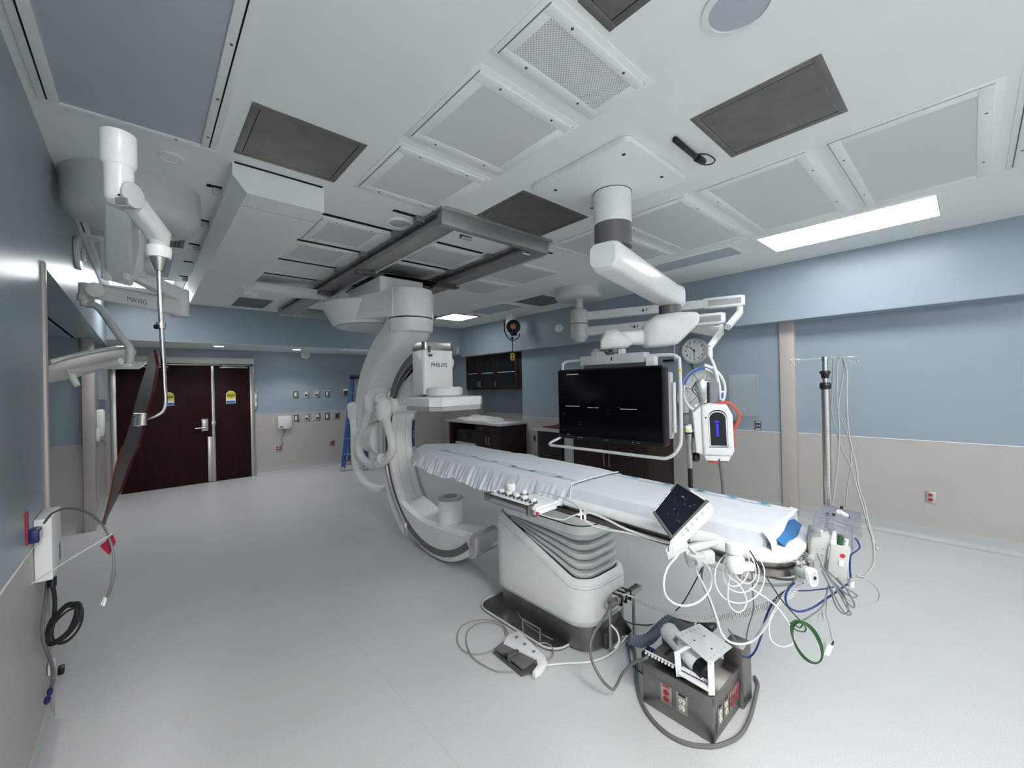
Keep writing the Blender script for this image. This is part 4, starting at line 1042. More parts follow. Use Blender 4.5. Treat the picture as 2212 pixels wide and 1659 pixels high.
obj('hose', G().tube([h2-Z*.13]+hp((766, 930, 1.98), (767, 980, 2.0), (775, 1020, 2.02), (793, 1046, 2.06), (820, 1055, 2.12), (845, 1052, 2.2)), .05, 16, 8), WHITE, CA, label='pale cable hose hanging at the far side')
obj('hose_clamp', G().cyl(on(826, 990, 0, 1.95), on(818, 999, 0, 1.95), .06, n=16), BRIGHT, CA)
obj('hose_bracket', G().box(Vector((-.02, -.06, -.03)), Vector((.02, .06, .03)), .01, M=Matrix.Translation(on(765, 920, 0, 2.02))), BRIGHT, CA)
# pivot housing between L-arm and sleeve
obj('pivot_housing', G().lathe([(.02, 0), (.17, .01), (.22, .05), (.23, .25), (.24, .55)], (AXM, 5.22, 1.06), (0, -1, 0), 32), WHITE, CA)
obj('pivot_cap', G().lathe([(.01, 0), (.10, .01), (.13, .04), (.13, .1)], (AX0-.0, 4.82, .86), (1, 0, 0), 28).lathe([(.01, 0), (.09, .01), (.12, .04), (.12, .12)], (AX0+.02, 4.78, 1.16), (1, 0, 0), 28), WHITE, CA)
# L-arm: swept section in the y-z plane
path = [(4.08, 2.46), (4.12, 2.37), (4.28, 2.22), (4.56, 2.07), (4.84, 1.86), (5.02, 1.64), (5.11, 1.38), (5.12, 1.10), (5.08, .90)]
P3 = smooth([Vector((AXM+.01, a, b)) for a, b in path], 8)
rg = []
for i, p in enumerate(P3):
    f = i/(len(P3)-1)
    d_ = (P3[min(i+1, len(P3)-1)]-P3[max(0, i-1)]).normalized(); nn = Vector((1, 0, 0)).cross(d_)
    w_ = lerp(.46, .40, f); th = lerp(.46, .34, min(1, f*2.2))
    rg.append([p+Vector((1, 0, 0))*a+nn*b for a, b in rrect(w_, th, min(w_, th)*.5-.005 if f < .12 else lerp(.2, .09, min(1, f*3)), 6)])
obj('l_arm', G().loft(rg), WHITE, CA, ang=50)
# upper cylinder, link and hub
UC = Vector((AXM, 4.08, 0))
obj('rotation_drum', G().lathe([(.235, 2.40), (.24, 2.405), (.245, 2.66), (.235, 2.70), (.20, 2.712)], UC, Z, 48), WHITE, CA)
obj('drum_seam', G().lathe([(.237, 2.385), (.237, 2.40)], UC, Z, 48), BLKT, CA)
obj('drum_neck', G().lathe([(.225, 2.25), (.236, 2.30), (.238, 2.388)], UC, Z, 48), WHITE, CA)
HB = Vector((2.17, 4.98, 0))
obj('hub', G().lathe([(.44, 2.405), (.47, 2.41), (.49, 2.43), (.60, 2.63), (.61, 2.655), (.59, 2.67)], HB, Z, 56), WHITE, CA, ang=30)
obj('hub_disc', G().lathe([(.40, 2.396), (.43, 2.40), (.43, 2.41)], HB, Z, 56), BRIGHT, CA)
obj('hub_seam', G().lathe([(.455, 2.402), (.462, 2.407)], HB, Z, 56), GREYP, CA)
# link between the drum and hub (waisted in plan)
pl_ = []
for f in [i/24 for i in range(25)]:
    y = lerp(4.02, 5.0, f); hw = lerp(.243, .60, f**1.35)
    pl_.append((y, hw))
out = [Vector((AXM-hw, y, 0)) for y, hw in pl_] + [Vector((AXM+hw, y, 0)) for y, hw in reversed(pl_)]
def lz(y, top): 
    f = (y-4.02)/.98
    return lerp(2.70, 2.665, f) if top else lerp(2.405, 2.47, f)
def taper(p, k):
    f = max(0, (p.y-4.3)/.7); return Vector((AXM+(p.x-AXM)*lerp(1, k, min(1, f)), p.y, 0))
obj('link_arm', G().loft([[taper(p, .74)+Z*lz(p.y, False) for p in out], [taper(p, .78)+Z*(lz(p.y, False)+.02) for p in out], [p+Z*lz(p.y, True) for p in out]]), WHITE, CA, ang=40)
# carriage under the rails
obj('carriage', G().box((1.90, 4.20, 2.67), (2.42, 5.62, 2.86), .012).box((1.80, 5.1, 2.69), (1.95, 5.7, 2.84), .01), WHITE, CA)
obj('carriage_frame', G().box((1.66, 4.2, 2.86), (2.92, 4.32, 2.895), .004).box((1.66, 5.4, 2.86), (2.92, 5.52, 2.895), .004).box((1.95, 4.2, 2.86), (2.6, 5.5, 2.90)), DGREY, CA)
for x in (1.77, 2.80):
    for y in (4.26, 5.46): obj('trolley_roller', G().cyl((x-.06, y, 2.885), (x+.06, y, 2.885), .02, n=16), BLACK, CA)
# detector column
obj('detector_housing', G().prism(rrect(.34, .24, .035, 5, 0, 0), (AXM-.045, 3.57, 1.585), (1, 0, 0), (0, 1, 0), .425, .006), WHITE, CA)
wp = [(CYC+.91*math.cos(R_(a)), CZC+.91*math.sin(R_(a))) for a in range(26, 88, 6)] + [(3.56, 2.0), (3.55, 1.62), (3.62, 1.54), (3.8, 1.50), (4.1, 1.47)]
obj('web_cover', G().prism(wp, (AX0+.035, 0, 0), (0, 1, 0), (0, 0, 1), .27, .012), WHITE, CA)
obj('web_seam', G().tube([(AX0+.034, 3.86, 1.80), (AX0+.034, 3.92, 1.84), (AX0+.034, 4.0, 1.80), (AX0+.034, 4.08, 1.72)], .0025, 6).box((AX0+.032, 3.86, 1.725), (AX0+.036, 4.06, 1.728)), GREYP, CA)
obj('top_trim', G().prism(rrect(.335, .24, .04, 5, 0, 0), (AXM-.045, 3.57, 2.008), (1, 0, 0), (0, 1, 0), .085, .006), STEEL, CA, label='silver end cap on top of the detector column')
text('lettering', 'PHILIPS', .058, Vector((AXM-.045, 3.448, 1.865)), (1, 0, 0), Z, GREYT, CA, ext=.001, bold=.001)
text('lettering', 'i 5', .04, Vector((AX0+.033, 3.73, 1.84)), (0, -1, 0), Z, GREYT, CA)
obj('rotation_knob', G().cyl((AXM+.12, 3.62, 1.90), (AXM+.21, 3.60, 1.90), .055, n=24, bev=.015), BRIGHT, CA)
dc = Vector((2.165, 3.40, 0))
obj('detector_disc', G().lathe([(.165, 1.565), (.175, 1.575), (.178, 1.63), (.165, 1.648), (.14, 1.652)], dc, Z, 40), WHITE, CA)
obj('disc_seam', G().lathe([(.177, 1.560), (.177, 1.575)], dc, Z, 40), GREYP, CA)
h = .295; c_ = .085
octo = [(-h, -h+c_), (-h+c_, -h), (h-c_, -h), (h, -h+c_), (h, h-c_), (h-c_, h), (-h+c_, h), (-h, h-c_)]
obj('detector_plate', G().prism(octo, dc+Z*1.475, (1, 0, 0), (0, 1, 0), .088, .014), BRIGHT, CA)
obj('detector_face', G().prism([(a*.985, b*.985) for a, b in octo], dc+Z*1.438, (1, 0, 0), (0, 1, 0), .037, .004), SILVER, CA)
# tube housing at the lower end
tb = [(2.70-.0, .345), (3.15, .365), (3.60, .375), (3.98, .40), (4.06, .36)]
def tub(x):
    top = [(2.70, .40), (2.95, .385), (3.3, .365), (3.7, .37), (4.02, .42)]
    bot = [(CYC+.915*math.cos(R_(a)), CZC+.915*math.sin(R_(a))) for a in (-46, -58, -70, -82, -94, -106, -118, -126)]
    return top, bot
def plan_hw(y):   # plan half-width of the cover
    f = min(1, max(0, (y-2.70)/1.2)); return lerp(.150, .152, f)
ysl = [lerp(2.85, 4.10, i/16) for i in range(17)]
def ztop(y): return .405-.05*math.sin(min(1, (y-2.85)/.8)*math.pi*.5) + (.09*max(0, y-3.7)/.4)
def zbt(y, r=.99): 
    q = min(1, abs(y-CYC)/r); return CZC-r*math.sqrt(1-q*q)
obj('tube_cover', G().loft([[Vector((AXM-plan_hw(y)*lerp(.96, 1, min(1, (y-2.66)*4)), y, max(zbt(y, .905), .085))), Vector((AXM-plan_hw(y), y, ztop(y)-.035)), Vector((AXM-plan_hw(y)+.03, y, ztop(y))), Vector((AXM+plan_hw(y)-.03, y, ztop(y))), Vector((AXM+plan_hw(y), y, ztop(y)-.035)), Vector((AXM+plan_hw(y), y, max(zbt(y, .905), .085)))] for y in ysl]), WHITE, CA, ang=32)
ecp = []
for q, ins, dz in ((0, 0, 0), (.03, .003, .006), (.055, .014, .02), (.07, .035, .045)):
    ecp.append([Vector((AX0-.008+ins, 2.845-q, .205+dz*.8)), Vector((AX0-.008+ins, 2.835-q, .375)), Vector((AX0+.03+ins, 2.835-q, .408-dz*.3)), Vector((AX1-.03-ins, 2.885-q, .408-dz*.3)), Vector((AX1+.008-ins, 2.895-q, .375)), Vector((AX1+.008-ins, 2.905-q, .205+dz*.8))])
obj('tube_end_cap', G().loft(ecp), SILVER, CA, ang=50, label='silver rounded end cap of the tube housing')
obj('end_cap_block', G().box((AX0+.004, 2.84, .22), (AX1-.004, 2.93, .39), .01), WHITE, CA)
tc_ = Vector((AXM, 3.37, 0))
obj('tube_turret', G().lathe([(.145, .33), (.128, .37), (.122, .42), (.118, .575), (.112, .592), (.095, .598)], tc_, Z, 40), WHITE, CA)
obj('turret_ring', G().lathe([(.119, .575), (.121, .582), (.113, .597), (.10, .602), (.07, .600)], tc_, Z, 40), SILVER, CA)
obj('tube_window', G().cyl(tc_+Z*.598, tc_+Z*.6035, .066, n=32), DGREY, CA, label='dark round tube window')

# ------------------------------------------------------------------ monitor boom
def boxarm(g, a, b, w0, w1, h0, h1, r=.012):
    a = Vector(a); b = Vector(b); d_ = (b-a).normalized(); s_ = rt-d_*rt.dot(d_); s_.normalize(); v_ = d_.cross(s_)
    return g.loft([[p+s_*x+v_*y for x, y in rrect(w_, h_, min(r, w_*.45, h_*.45), 4)] for p, w_, h_ in ((a, w0, h0), (b, w1, h1))])
MB = thing('monitor_boom', 'white ceiling boom with thick column and jointed arms carrying the big monitor', 'monitor boom', (2.47, 1.66, CZ))
obj('ceiling_plate', G().prism(rrect(.72, .76, .05, 5, 2.345, 1.61), (0, 0, CZ-.035), (1, 0, 0), (0, 1, 0), .034, .006), CEIL, MB)
for x, y in ((2.10, 1.33), (2.52, 1.32), (2.60, 1.62), (2.12, 1.88), (2.55, 1.90)): obj('plate_screw', G().cyl((x, y, CZ-.038), (x, y, CZ-.034), .011, n=12), BLACK, MB)
cc = Vector((2.47, 1.665, 0))
obj('column', G().lathe([(.130, 2.76), (.130, CZ-.035)], cc, Z, 48), WHITE, MB)
obj('column_seam', G().lathe([(.133, CZ-.04), (.133, CZ-.036)], cc, Z, 48), DGREY, MB)
obj('swivel_ring', G().lathe([(.128, 2.60), (.128, 2.762)], cc, Z, 48), RINGG, MB, label='dark grey swivel ring with a greenish stripe')
obj('brake_stripe', G().box((-.002, -.015, 2.62), (.0045, .015, 2.75), M=Matrix.Translation(cc+Vector((.09, -.08, 0))) @ Matrix.Rotation(R_(-42), 4, 'Z')), GREYT, MB)
A_, B_ = Vector((2.30, 1.62, 2.505)), Vector((3.80, 1.90, 2.455))
d_ = (B_-A_).normalized(); sd = Z.cross(d_).normalized(); uu = d_.cross(sd)
rg = []
for f, s_ in ((-.02, .80), (0, .93), (.02, 1), (.5, 1), (.97, .98), (.995, .92), (1.01, .8)):
    p = A_.lerp(B_, f); rg.append([p+sd*a*s_+uu*b*s_ for a, b in rrect(.225, .20, .06, 6)])
obj('main_arm', G().loft(rg), BRIGHT, MB, ang=50)
p = A_.lerp(B_, .965); obj('arm_end_cap', G().loft([[p+d_*q+sd*a*s_+uu*b*s_ for a, b in rrect(.235, .21, .065, 6)] for q, s_ in ((-.012, 1.02), (.0, 1.04), (.03, 1.0))]), BRIGHT, MB)
p = A_.lerp(B_, .06); obj('arm_seam', G().loft([[p+d_*q+sd*a*1.004+uu*b*1.004 for a, b in rrect(.225, .20, .06, 6)] for q in (0, .004)]), LGREY, MB)
jc = Vector((3.68, 1.875, 0))
obj('joint_ring', G().lathe([(.098, 2.28), (.098, 2.365)], jc, Z, 40), RINGG, MB)
obj('brake_stripe', G().box((-.003, -.02, 2.283), (.003, .02, 2.362), M=Matrix.Translation(jc+Vector((-.085, .05, 0))) @ Matrix.Rotation(R_(-30), 4, 'Z')), DBLUE, MB, label='blue stripe on the grey joint ring')
# second joint housing, chamfered below, in the plane facing the viewer
e1 = dp(1325, 728, 3.93); e1.z = 0
d2 = (e1-jc); d2.z = 0; L2 = d2.length; d2.normalize(); s2 = Z.cross(d2)
M2 = Matrix((d2, s2, Z)).transposed().to_4x4(); M2.translation = Vector((jc.x, jc.y, 0))
def m2(x, y, z): return M2 @ Vector((x, y, z))
sec = lambda x, z0, z1, w_, r: [m2(x, a, (z0+z1)/2+b) for a, b in rrect(w_, z1-z0, r, 5)]
obj('elbow_housing', G().loft([sec(-.24, 2.20, 2.27, .14, .03), sec(-.22, 2.17, 2.285, .22, .05), sec(-.17, 2.12, 2.29, .27, .06), sec(-.04, 2.00, 2.29, .30, .06), sec(.14, 1.985, 2.275, .29, .06), sec(.22, 1.985, 2.22, .24, .05), sec(.25, 2.0, 2.19, .17, .04)]), WHITE, MB, ang=30)
obj('lower_arm', G().loft([sec(.15, 2.00, 2.16, .16, .03), sec(L2-.05, 2.03, 2.14, .13, .03)]), WHITE, MB, ang=30)
obj('wrist_housing', G().loft([sec(L2-.16, 2.01, 2.05, .16, .018), sec(L2-.12, 1.985, 2.10, .21, .04), sec(L2-.02, 1.975, 2.16, .24, .06), sec(L2+.08, 1.975, 2.15, .22, .06), sec(L2+.12, 1.98, 2.08, .18, .04)]), WHITE, MB, ang=45)
# monitor frame coordinates from the four screen corners
dl_, dr_ = 4.30, 3.48
TLm, TRm = dp(1206, 799, dl_), dp(1434, 789, dr_)
BLm, BRm = dp(1206, 944, dl_), dp(1434, 968, dr_)
cu_ = ((TRm+BRm)/2-(TLm+BLm)/2); Wd = Vector((cu_.x, cu_.y, 0)).length; mu = Vector((cu_.x, cu_.y, 0)).normalized()
ctr = (TLm+TRm+BLm+BRm)/4; Hd = ((TLm-BLm).length+(TRm-BRm).length)/2
mn = mu.cross(Z)   # faces the viewer
def mp(a, b, c_=0): return ctr+mu*a+Z*b+mn*c_
wc = Vector((m2(L2, 0, 0).x, m2(L2, 0, 0).y, 0))
obj('wrist_ring', G().lathe([(.072, 1.925), (.088, 1.945), (.088, 1.978)], wc, Z, 36), RINGG, MB)
obj('wrist_label', G().box((-.02, -.001, -.006), (.02, .001, .006), M=Matrix.Translation(wc+Vector((0, 0, 1.958))+mn*.088+mu*.02) @ Matrix.Rotation(math.atan2(mu.y, mu.x), 4, 'Z')), BLKT, MB)
hz = ctr.z+Hd/2
obj('drop_tube', G().cyl(wc+Z*(hz+.05), wc+Z*1.93, .058, n=32), BRIGHT, MB)
# monitor itself with its handle frame
MN = thing('large_monitor', 'large black flat monitor in a white tubular frame hanging from the boom', 'monitor', mp(0, 0))
MX = Matrix((mu, Z, mn)).transposed().to_4x4(); MX.translation = ctr
def mbox(g, a0, a1, b0, b1, c0, c1, bev=0): return g.box((a0, b0, c0), (a1, b1, c1), bev, M=MX)
hw, hh = Wd/2, Hd/2
obj('cabinet', G().prism(rrect(Wd, Hd, .03, 5), mp(0, 0, -.10), mu, Z, .10, .006), BLACK, MN)
obj('screen', G().prism(rrect(Wd-.03, Hd-.05, .012, 3, 0, .01), mp(0, 0, .0), mu, Z, .0015), SCREEN, MN)
obj('back_cover', mbox(G(), -hw+.1, hw+.02, -hh+.06, hh-.06, -.16, -.10, .02), LGREY, MN)
def ui(a, b, w_, h_, mt): obj('screen_graphic', mbox(G(), a-w_/2, a+w_/2, b-h_/2, b+h_/2, .0016, .0022), mt, MN)
for a, b, w_ in ((-.38, .30, .15), (-.39, -.02, .18), (-.14, -.03, .13), (.24, -.035, .17)): ui(a, b, w_, .008, UITEXT)
for a, b in ((-.13, -.03), (-.30, -.18), (-.52, .02), (-.52, .06), (-.50, -.10), (-.30, -.20), (-.5, -.27), (-.5, .2)): ui(a, b, .03, .006, UIBLUE)
ui(.03, -.045, .05, .006, UIBLUE); ui(.03, -.075, .04, .005, UIBLUE); ui(.14, -.02, .05, .005, UIBLUE); ui(-.45, -.31, .03, .006, UITEXT)
for a, w_ in ((-.30, .06), (0.0, .04), (.28, .02), (.33, .03)): ui(a, -hh+.018, w_, .004, UITEXT)
# tubular frame
zt, zb_ = hh+.09, -hh-.075; L_, Rr = -hw-.02, hw+.095; c0 = -.11
fr = [mp(0, zt, c0), mp(L_+.10, zt, c0), mp(L_+.03, zt-.015, c0), mp(L_, zt-.08, c0), mp(L_, -hh+.10, c0), mp(L_, -hh+.03, c0), mp(L_+.01, -hh+.0, c0+.06), mp(L_-.05, zb_+.02, c0+.16), mp(L_-.02, zb_, c0+.2), mp(L_+.08, zb_, c0+.2),
      mp(0, zb_-.0, c0+.2), mp(Rr-.16, zb_-.005, c0+.18), mp(Rr-.05, zb_+.0, c0+.14), mp(Rr, zb_+.07, c0+.06), mp(Rr, -hh+.12, c0), mp(Rr, zt-.10, c0), mp(Rr-.02, zt-.03, c0), mp(Rr-.10, zt, c0), mp(.2, zt, c0), mp(0, zt, c0)]
obj('tube_frame', G().tube(fr, .0145, 12, 5), BRIGHT, MN)
obj('grip', G().tube([mp(Rr-.055, hh-.15, c0-.0), mp(Rr-.055, -hh+.12, c0)], .016, 12, 0), BRIGHT, MN)
obj('yellow_label', G().cyl(mp(Rr, zt-.13, c0), mp(Rr, zt-.15, c0), .0192, n=12), YELLOW, MN)
wl = (wc-ctr).dot(mu)
obj('top_bracket', mbox(mbox(G(), wl-.35, wl+.34, hh+.035, hh+.125, -.15, -.04, .004), wl-.22, wl+.06, hh+.12, hh+.16, -.15, -.04, .004), LGREY, MN)
obj('bracket_shadow_gap', mbox(G(), wl-.31, wl+.36, hh+.0, hh+.04, -.13, -.05), DGREY, MN)
obj('bracket_knob', G().cyl(mp(wl-.20, hh+.13, -.06), mp(wl-.14, hh+.13, -.18), .065, n=28, bev=.01), LGREY, MN)
obj('bracket_clip', mbox(G(), wl+.08, wl+.13, hh+.12, hh+.17, -.10, -.04, .003), BRIGHT, MN)
obj('bracket_clip', mbox(G(), wl+.36, wl+.44, hh+.0, hh+.08, -.10, -.03, .003), BRIGHT, MN)
obj('bracket_slot', mbox(G(), wl-.0, wl+.015, hh+.065, hh+.10, -.0405, -.039), BLKT, MN)

# ------------------------------------------------------------------ far boom with two lamp arms
b0 = Vector((4.72, 3.78, 0))
FB = thing('lamp_boom', 'pale ceiling boom with round cover and two long horizontal arms behind the monitor', 'lamp boom', (b0.x, b0.y, CZ))
obj('ceiling_cover', G().lathe([(.31, 2.87), (.335, 2.885), (.345, 2.91), (.345, CZ)], b0, Z, 48), LGREY, FB)
obj('post', G().cyl(b0+Z*2.72, b0+Z*2.88, .06, n=24), LGREY, FB)
obj('hub_joint', G().lathe([(.10, 2.515), (.125, 2.53), (.125, 2.69), (.11, 2.72)], b0, Z, 32), LGREY, FB)
obj('hub_joint', G().lathe([(.07, 2.26), (.10, 2.30), (.125, 2.33), (.125, 2.49), (.12, 2.51)], b0, Z, 32), LGREY, FB)
def lamp_arm(z, ex, ez, lab):
    e = on(*ex, 2, z); d_ = Vector((e.x-b0.x, e.y-b0.y, 0)); L = d_.length; d_.normalize(); s_ = Z.cross(d_); o = Vector((b0.x, b0.y, z))
    rs = lambda q, w_, h_: [o+d_*q+s_*a+Z*b for a, b in rrect(w_, h_, .02, 3)]
    a_ = obj('extension_arm', G().loft([rs(.08, .11, .12), rs(L-.3, .10, .11)]), WHITEP, FB)
    obj('end_housing', G().loft([rs(L-.42, .09, .10), rs(L-.38, .12, .14), rs(L+.02, .12, .14), rs(L+.06, .09, .12)]), BRIGHT, a_)
    obj('inlay', G().loft([[o+d_*q+s_*(-.0605 if k else -.064)*1.0+Z*b for b in (-.035, .035) for k in (0, 1)] for q in (L-.34, L+.02)]).loft([[o+d_*q+s_*(.0605 if k else .064)+Z*b for b in (-.035, .035) for k in (0, 1)] for q in (L-.34, L+.02)]), GREYP, a_)
    obj('warning_label', G().prism([(-.03, -.018), (.015, -.018), (-.0075, .02)], o+d_*(L*.45)+s_*(-.0575), d_, Z, -.002).prism([(.03, -.018), (.04, -.018), (.04, .02), (.03, .02)], o+d_*(L*.45)+s_*(-.0575), d_, Z, -.002).prism([(-.055, -.006), (-.045, -.006), (-.045, .006), (-.055, .006)], o+d_*(L*.45)+s_*(-.0575), d_, Z, -.002), mat('label_dark_amber', (.10, .05, .03), .5), a_)
    return o+d_*L, d_
E1, dA = lamp_arm(2.62, (1597, 650), 0, '')
E2, dB = lamp_arm(2.40, (1555, 688), 0, '')
q1 = dp(1572, 706, (E1-EYE).dot(fw)-.35)
obj('drop_joint', G().cyl(E1-Z*.06, E1-Z*.16, .04, n=20), WHITEP, FB)
obj('spring_arm', boxarm(G(), E1-Z*.15, q1, .075, .065, .075, .065, .015), WHITEP, FB)
obj('drop_joint', G().cyl(E2-Z*.06, E2-Z*.2, .04, n=20), WHITEP, FB)
k1 = dp(1532, 757, 4.75)
obj('spring_arm', boxarm(G(), E2-Z*.17, k1+Z*.03, .08, .07, .08, .065, .02), WHITEP, FB)
obj('spring_arm', boxarm(G(), E2-Z*.16, dp(1470, 700, 5.3), .09, .09, .14, .14, .02), WHITEP, FB)
obj('knuckle', G().cyl(k1+Z*.04, k1-Z*.08, .036, n=20), BRIGHT, FB)
k2 = dp(1548, 812, 4.4)
obj('yoke', G().tube([k1-Z*.06, dp(1542, 790, 4.5), k2, dp(1555, 850, 4.4)], .020, 10), BRIGHT, FB)
# lamp head: large ring seen almost face on
LH = thing('surgical_lamp', 'round surgical lamp head with blue rim behind the injector', 'surgical lamp', dp(1513, 842, 4.45))
hc = dp(1514, 843, 4.45); hn = (-fw+rt*.25+up*-.05).normalized()
a_, b_2, _ = frame_of(hn)
obj('rim', G().lathe([(.215, -.02), (.235, -.015), (.245, .01), (.235, .03), (.218, .02), (.215, -.02)], hc, hn, 56), BRIGHT, LH)
obj('face', G().lathe([(.216, -.01), (.216, .008)], hc, hn, 56), GREYP, LH)
def rimarc(a0, a1, r0, r1, mt, nm_, off=.032):
    rg = []
    for i in range(17):
        a = R_(lerp(a0, a1, i/16)); dv = rt*math.cos(a)+up*math.sin(a); dv = (dv-hn*dv.dot(hn)).normalized()
        rg.append([hc+dv*r+hn*o_ for r, o_ in ((r0, off-.006), (r0, off), (r1, off), (r1, off-.006))])
    return obj(nm_, G().loft(rg), mt, LH)
rimarc(85, 165, .222, .246, LBLUE, 'blue_rim_segment'); rimarc(-40, -12, .215, .246, LBLUE, 'blue_rim_segment'); 
for i in range(7):
    a = 2*math.pi*i/7+.3; dv = (a_*math.cos(a)+b_2*math.sin(a))
    obj('facet', G().tube([hc+dv*.05+hn*.01, hc+dv.lerp(a_, .1)*.13+hn*.012, hc+dv*.2+hn*.01], .005, 6), GREYT, LH)
    obj('led_lens', G().cyl(hc+dv*.14+hn*.004, hc+dv*.14+hn*.012, .045, n=20), GREYP, LH)
obj('outer_handle', G().tube([hc+(rt*math.cos(R_(a))+up*math.sin(R_(a)))*.275+hn*-.02 for a in range(80, -50, -10)], .016, 10, 3), BRIGHT, LH)
obj('control_pad', G().box((-.028, -.05, 0), (.028, .05, .014), .006, M=Matrix.Translation(hc+rt*.21-up*.055+hn*.02) @ Matrix((rt, up, -fw)).transposed().to_4x4()), BRIGHT, LH)
for k in range(3): obj('button', G().cyl(hc+rt*.21+up*(-.033-.02*k)+hn*.02-fw*.01, hc+rt*.21+up*(-.033-.02*k)+hn*.02-fw*.018, .012, n=14), LBLUE, LH)

# ------------------------------------------------------------------ left boom with the shield, and exam lamp
c0 = Vector((-.02, 3.66, 0))
SB_ = thing('shield_boom', 'white ceiling boom at upper left with knuckle, spring arm and steel shield pole', 'shield boom', (c0.x, c0.y, CZ))
obj('ceiling_cover', G().lathe([(.20, 2.74), (.25, 2.745), (.30, 2.765), (.335, 2.80), (.345, 2.84), (.345, CZ)], c0, Z, 56), LGREY, SB_)  # light grey puts the cover's shade into its colour
obj('column', G().cyl(c0+Z*2.42, c0+Z*2.76, .055, n=28), LGREY, SB_)
obj('column_joint', G().cyl(c0+Z*2.50+rt*-.14, c0+Z*2.50+rt*.14, .05, n=24, bev=.012), LGREY, SB_)
kn = dp(256, 340, 1.32); kn0 = Vector((kn.x, kn.y, 0))
zz = lambda py, dep=1.32: dp(256, py, dep).z
obj('knuckle_upper', G().lathe([(.039, zz(362)), (.0455, zz(354)), (.0455, zz(292)), (.043, zz(290)), (.02, zz(289))], kn0, Z, 40), BRIGHT, SB_)
obj('knuckle_lower', G().lathe([(.030, zz(438)), (.0365, zz(432)), (.0375, zz(425)), (.0375, zz(360))], kn0, Z, 40), BRIGHT, SB_)
ax = (rt - Z*rt.z).normalized()
obj('knuckle_window', G().box((-.016, -.004, -.009), (.018, .004, .009), M=Matrix.Translation(dp(262, 434, 1.285)) @ Matrix((rt, -fw, up)).transposed().to_4x4()), GREYT, SB_)
obj('knuckle_screw', G().sphere(dp(257, 421, 1.283), .0035), BLKT, SB_)
kd = dp(284, 422, 1.32)
obj('knuckle_disc', G().cyl(kd, kd+ax*.010, .040, n=36, bev=.004), LGREY, SB_)
# drop spring arm (seen as a long box) from the knuckle down to a rounded end
p_a = dp(263, 430, 1.36); p_b = dp(264, 590, 1.75)
obj('support_arm', boxarm(G(), p_a, p_b, .072, .088, .085, .10), LGREY, SB_)
obj('arm_side_cover', boxarm(G(), dp(240, 510, 1.6), dp(243, 590, 1.72), .03, .035, .09, .10).sphere(dp(262, 590, 1.74), .058, 20, (1, 1, .6)), LGREY, SB_)
obj('arm_side_cover', boxarm(G(), dp(288, 500, 1.6), dp(287, 590, 1.72), .03, .03, .09, .10), LGREY, SB_)
p_c = dp(290, 440, 1.36); p_d = dp(345, 512, 1.47)
obj('spring_arm', boxarm(G(), p_c, p_d, .062, .068, .062, .06, .02), LGREY, SB_)
obj('arm_ring', G().tube([p_d+(rt*math.cos(a)+up*math.sin(a))*.0+Vector((0, 0, 0)) for a in (0, 1)]+[p_d+Z*.001], .036, 20, 0), BRIGHT, SB_)
en = dp(344, 525, 1.47)
obj('end_knuckle', G().cyl(en+Z*.035, en-Z*.022, .033, .028, n=28, bev=.005), LGREY, SB_)
e2 = dp(343, 530, 1.47)
obj('end_socket', G().lathe([(.034, -.045), (.037, -.03), (.037, -.008), (.028, .0)], e2+Z*-.0, Z, 28), WHITE, SB_)
e3 = dp(343, 540, 1.47)
obj('steel_cone', G().lathe([(.012, -.07), (.030, -.012), (.030, .004), (.026, .006)], e3-Z*.005, Z, 28), STEEL, SB_)
obj('shield_pole', G().tube([dp(343, 560, 1.47), dp(345, 640, 1.47), dp(351, 750, 1.47), dp(355, 830, 1.47), dp(357, 868, 1.47), dp(350, 888, 1.47), dp(333, 898, 1.46), dp(308, 905, 1.45)], .0075, 14, 6), CHROME, SB_)
obj('pole_collar', G().cyl(dp(347.5, 697, 1.47), dp(348, 710, 1.47), .014, n=24), STEEL, SB_)
obj('collar_knob', G().cyl(dp(346, 705, 1.47), dp(336, 706, 1.45), .009, n=14, bev=.002), BLACK, SB_)
# tinted lead acrylic shield, tilted and seen nearly edge on
SH = thing('lead_shield', 'dark red tinted acrylic radiation shield hanging edge-on from the steel pole', 'radiation shield', dp(290, 940, 1.5))
def shp(lst): return [dp(a, b, d_) for a, b, d_ in lst]
front = shp([(337, 757, 1.46), (344, 790, 1.44), (333, 850, 1.43), (315, 920, 1.42), (303, 965, 1.41), (285, 1002, 1.41), (265, 1060, 1.41), (258, 1066, 1.41)])
back = shp([(329, 757, 1.70), (322, 790, 1.78), (303, 850, 1.82), (285, 920, 1.84), (270, 965, 1.86), (256, 1005, 1.88), (238, 1090, 1.90), (226, 1132, 1.92)])
g = G()
rows_f = [[f_, f_.lerp(b_, .33), f_.lerp(b_, .66), b_] for f_, b_ in zip(front, back)]
g.sheet(rows_f)
off_ = rt*-.010
g2 = [[p+off_ for p in r] for r in rows_f]; g.sheet(g2)
edge = [front[i] for i in range(len(front))]
g.sheet([edge, [p+off_ for p in edge]]); g.sheet([back, [p+off_ for p in back]]); g.sheet([rows_f[0], g2[0]]); g.sheet([rows_f[-1], g2[-1]])
obj('panel', g, LEADG, SH, ang=30)
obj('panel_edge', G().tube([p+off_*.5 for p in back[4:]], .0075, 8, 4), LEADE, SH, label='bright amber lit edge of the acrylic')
obj('panel_edge', G().tube([p+off_*.5 for p in front[:3]], .004, 8, 4), LEADG, SH)
for py in (898, 913):
    pass
obj('clamp', G().cyl(dp(301, 893, 1.44), dp(299, 920, 1.44), .0155, n=24).box((-.001, -.001, -.001), (.001, .001, .001), M=Matrix.Translation(dp(300, 900, 1.44))), STEEL, SH)
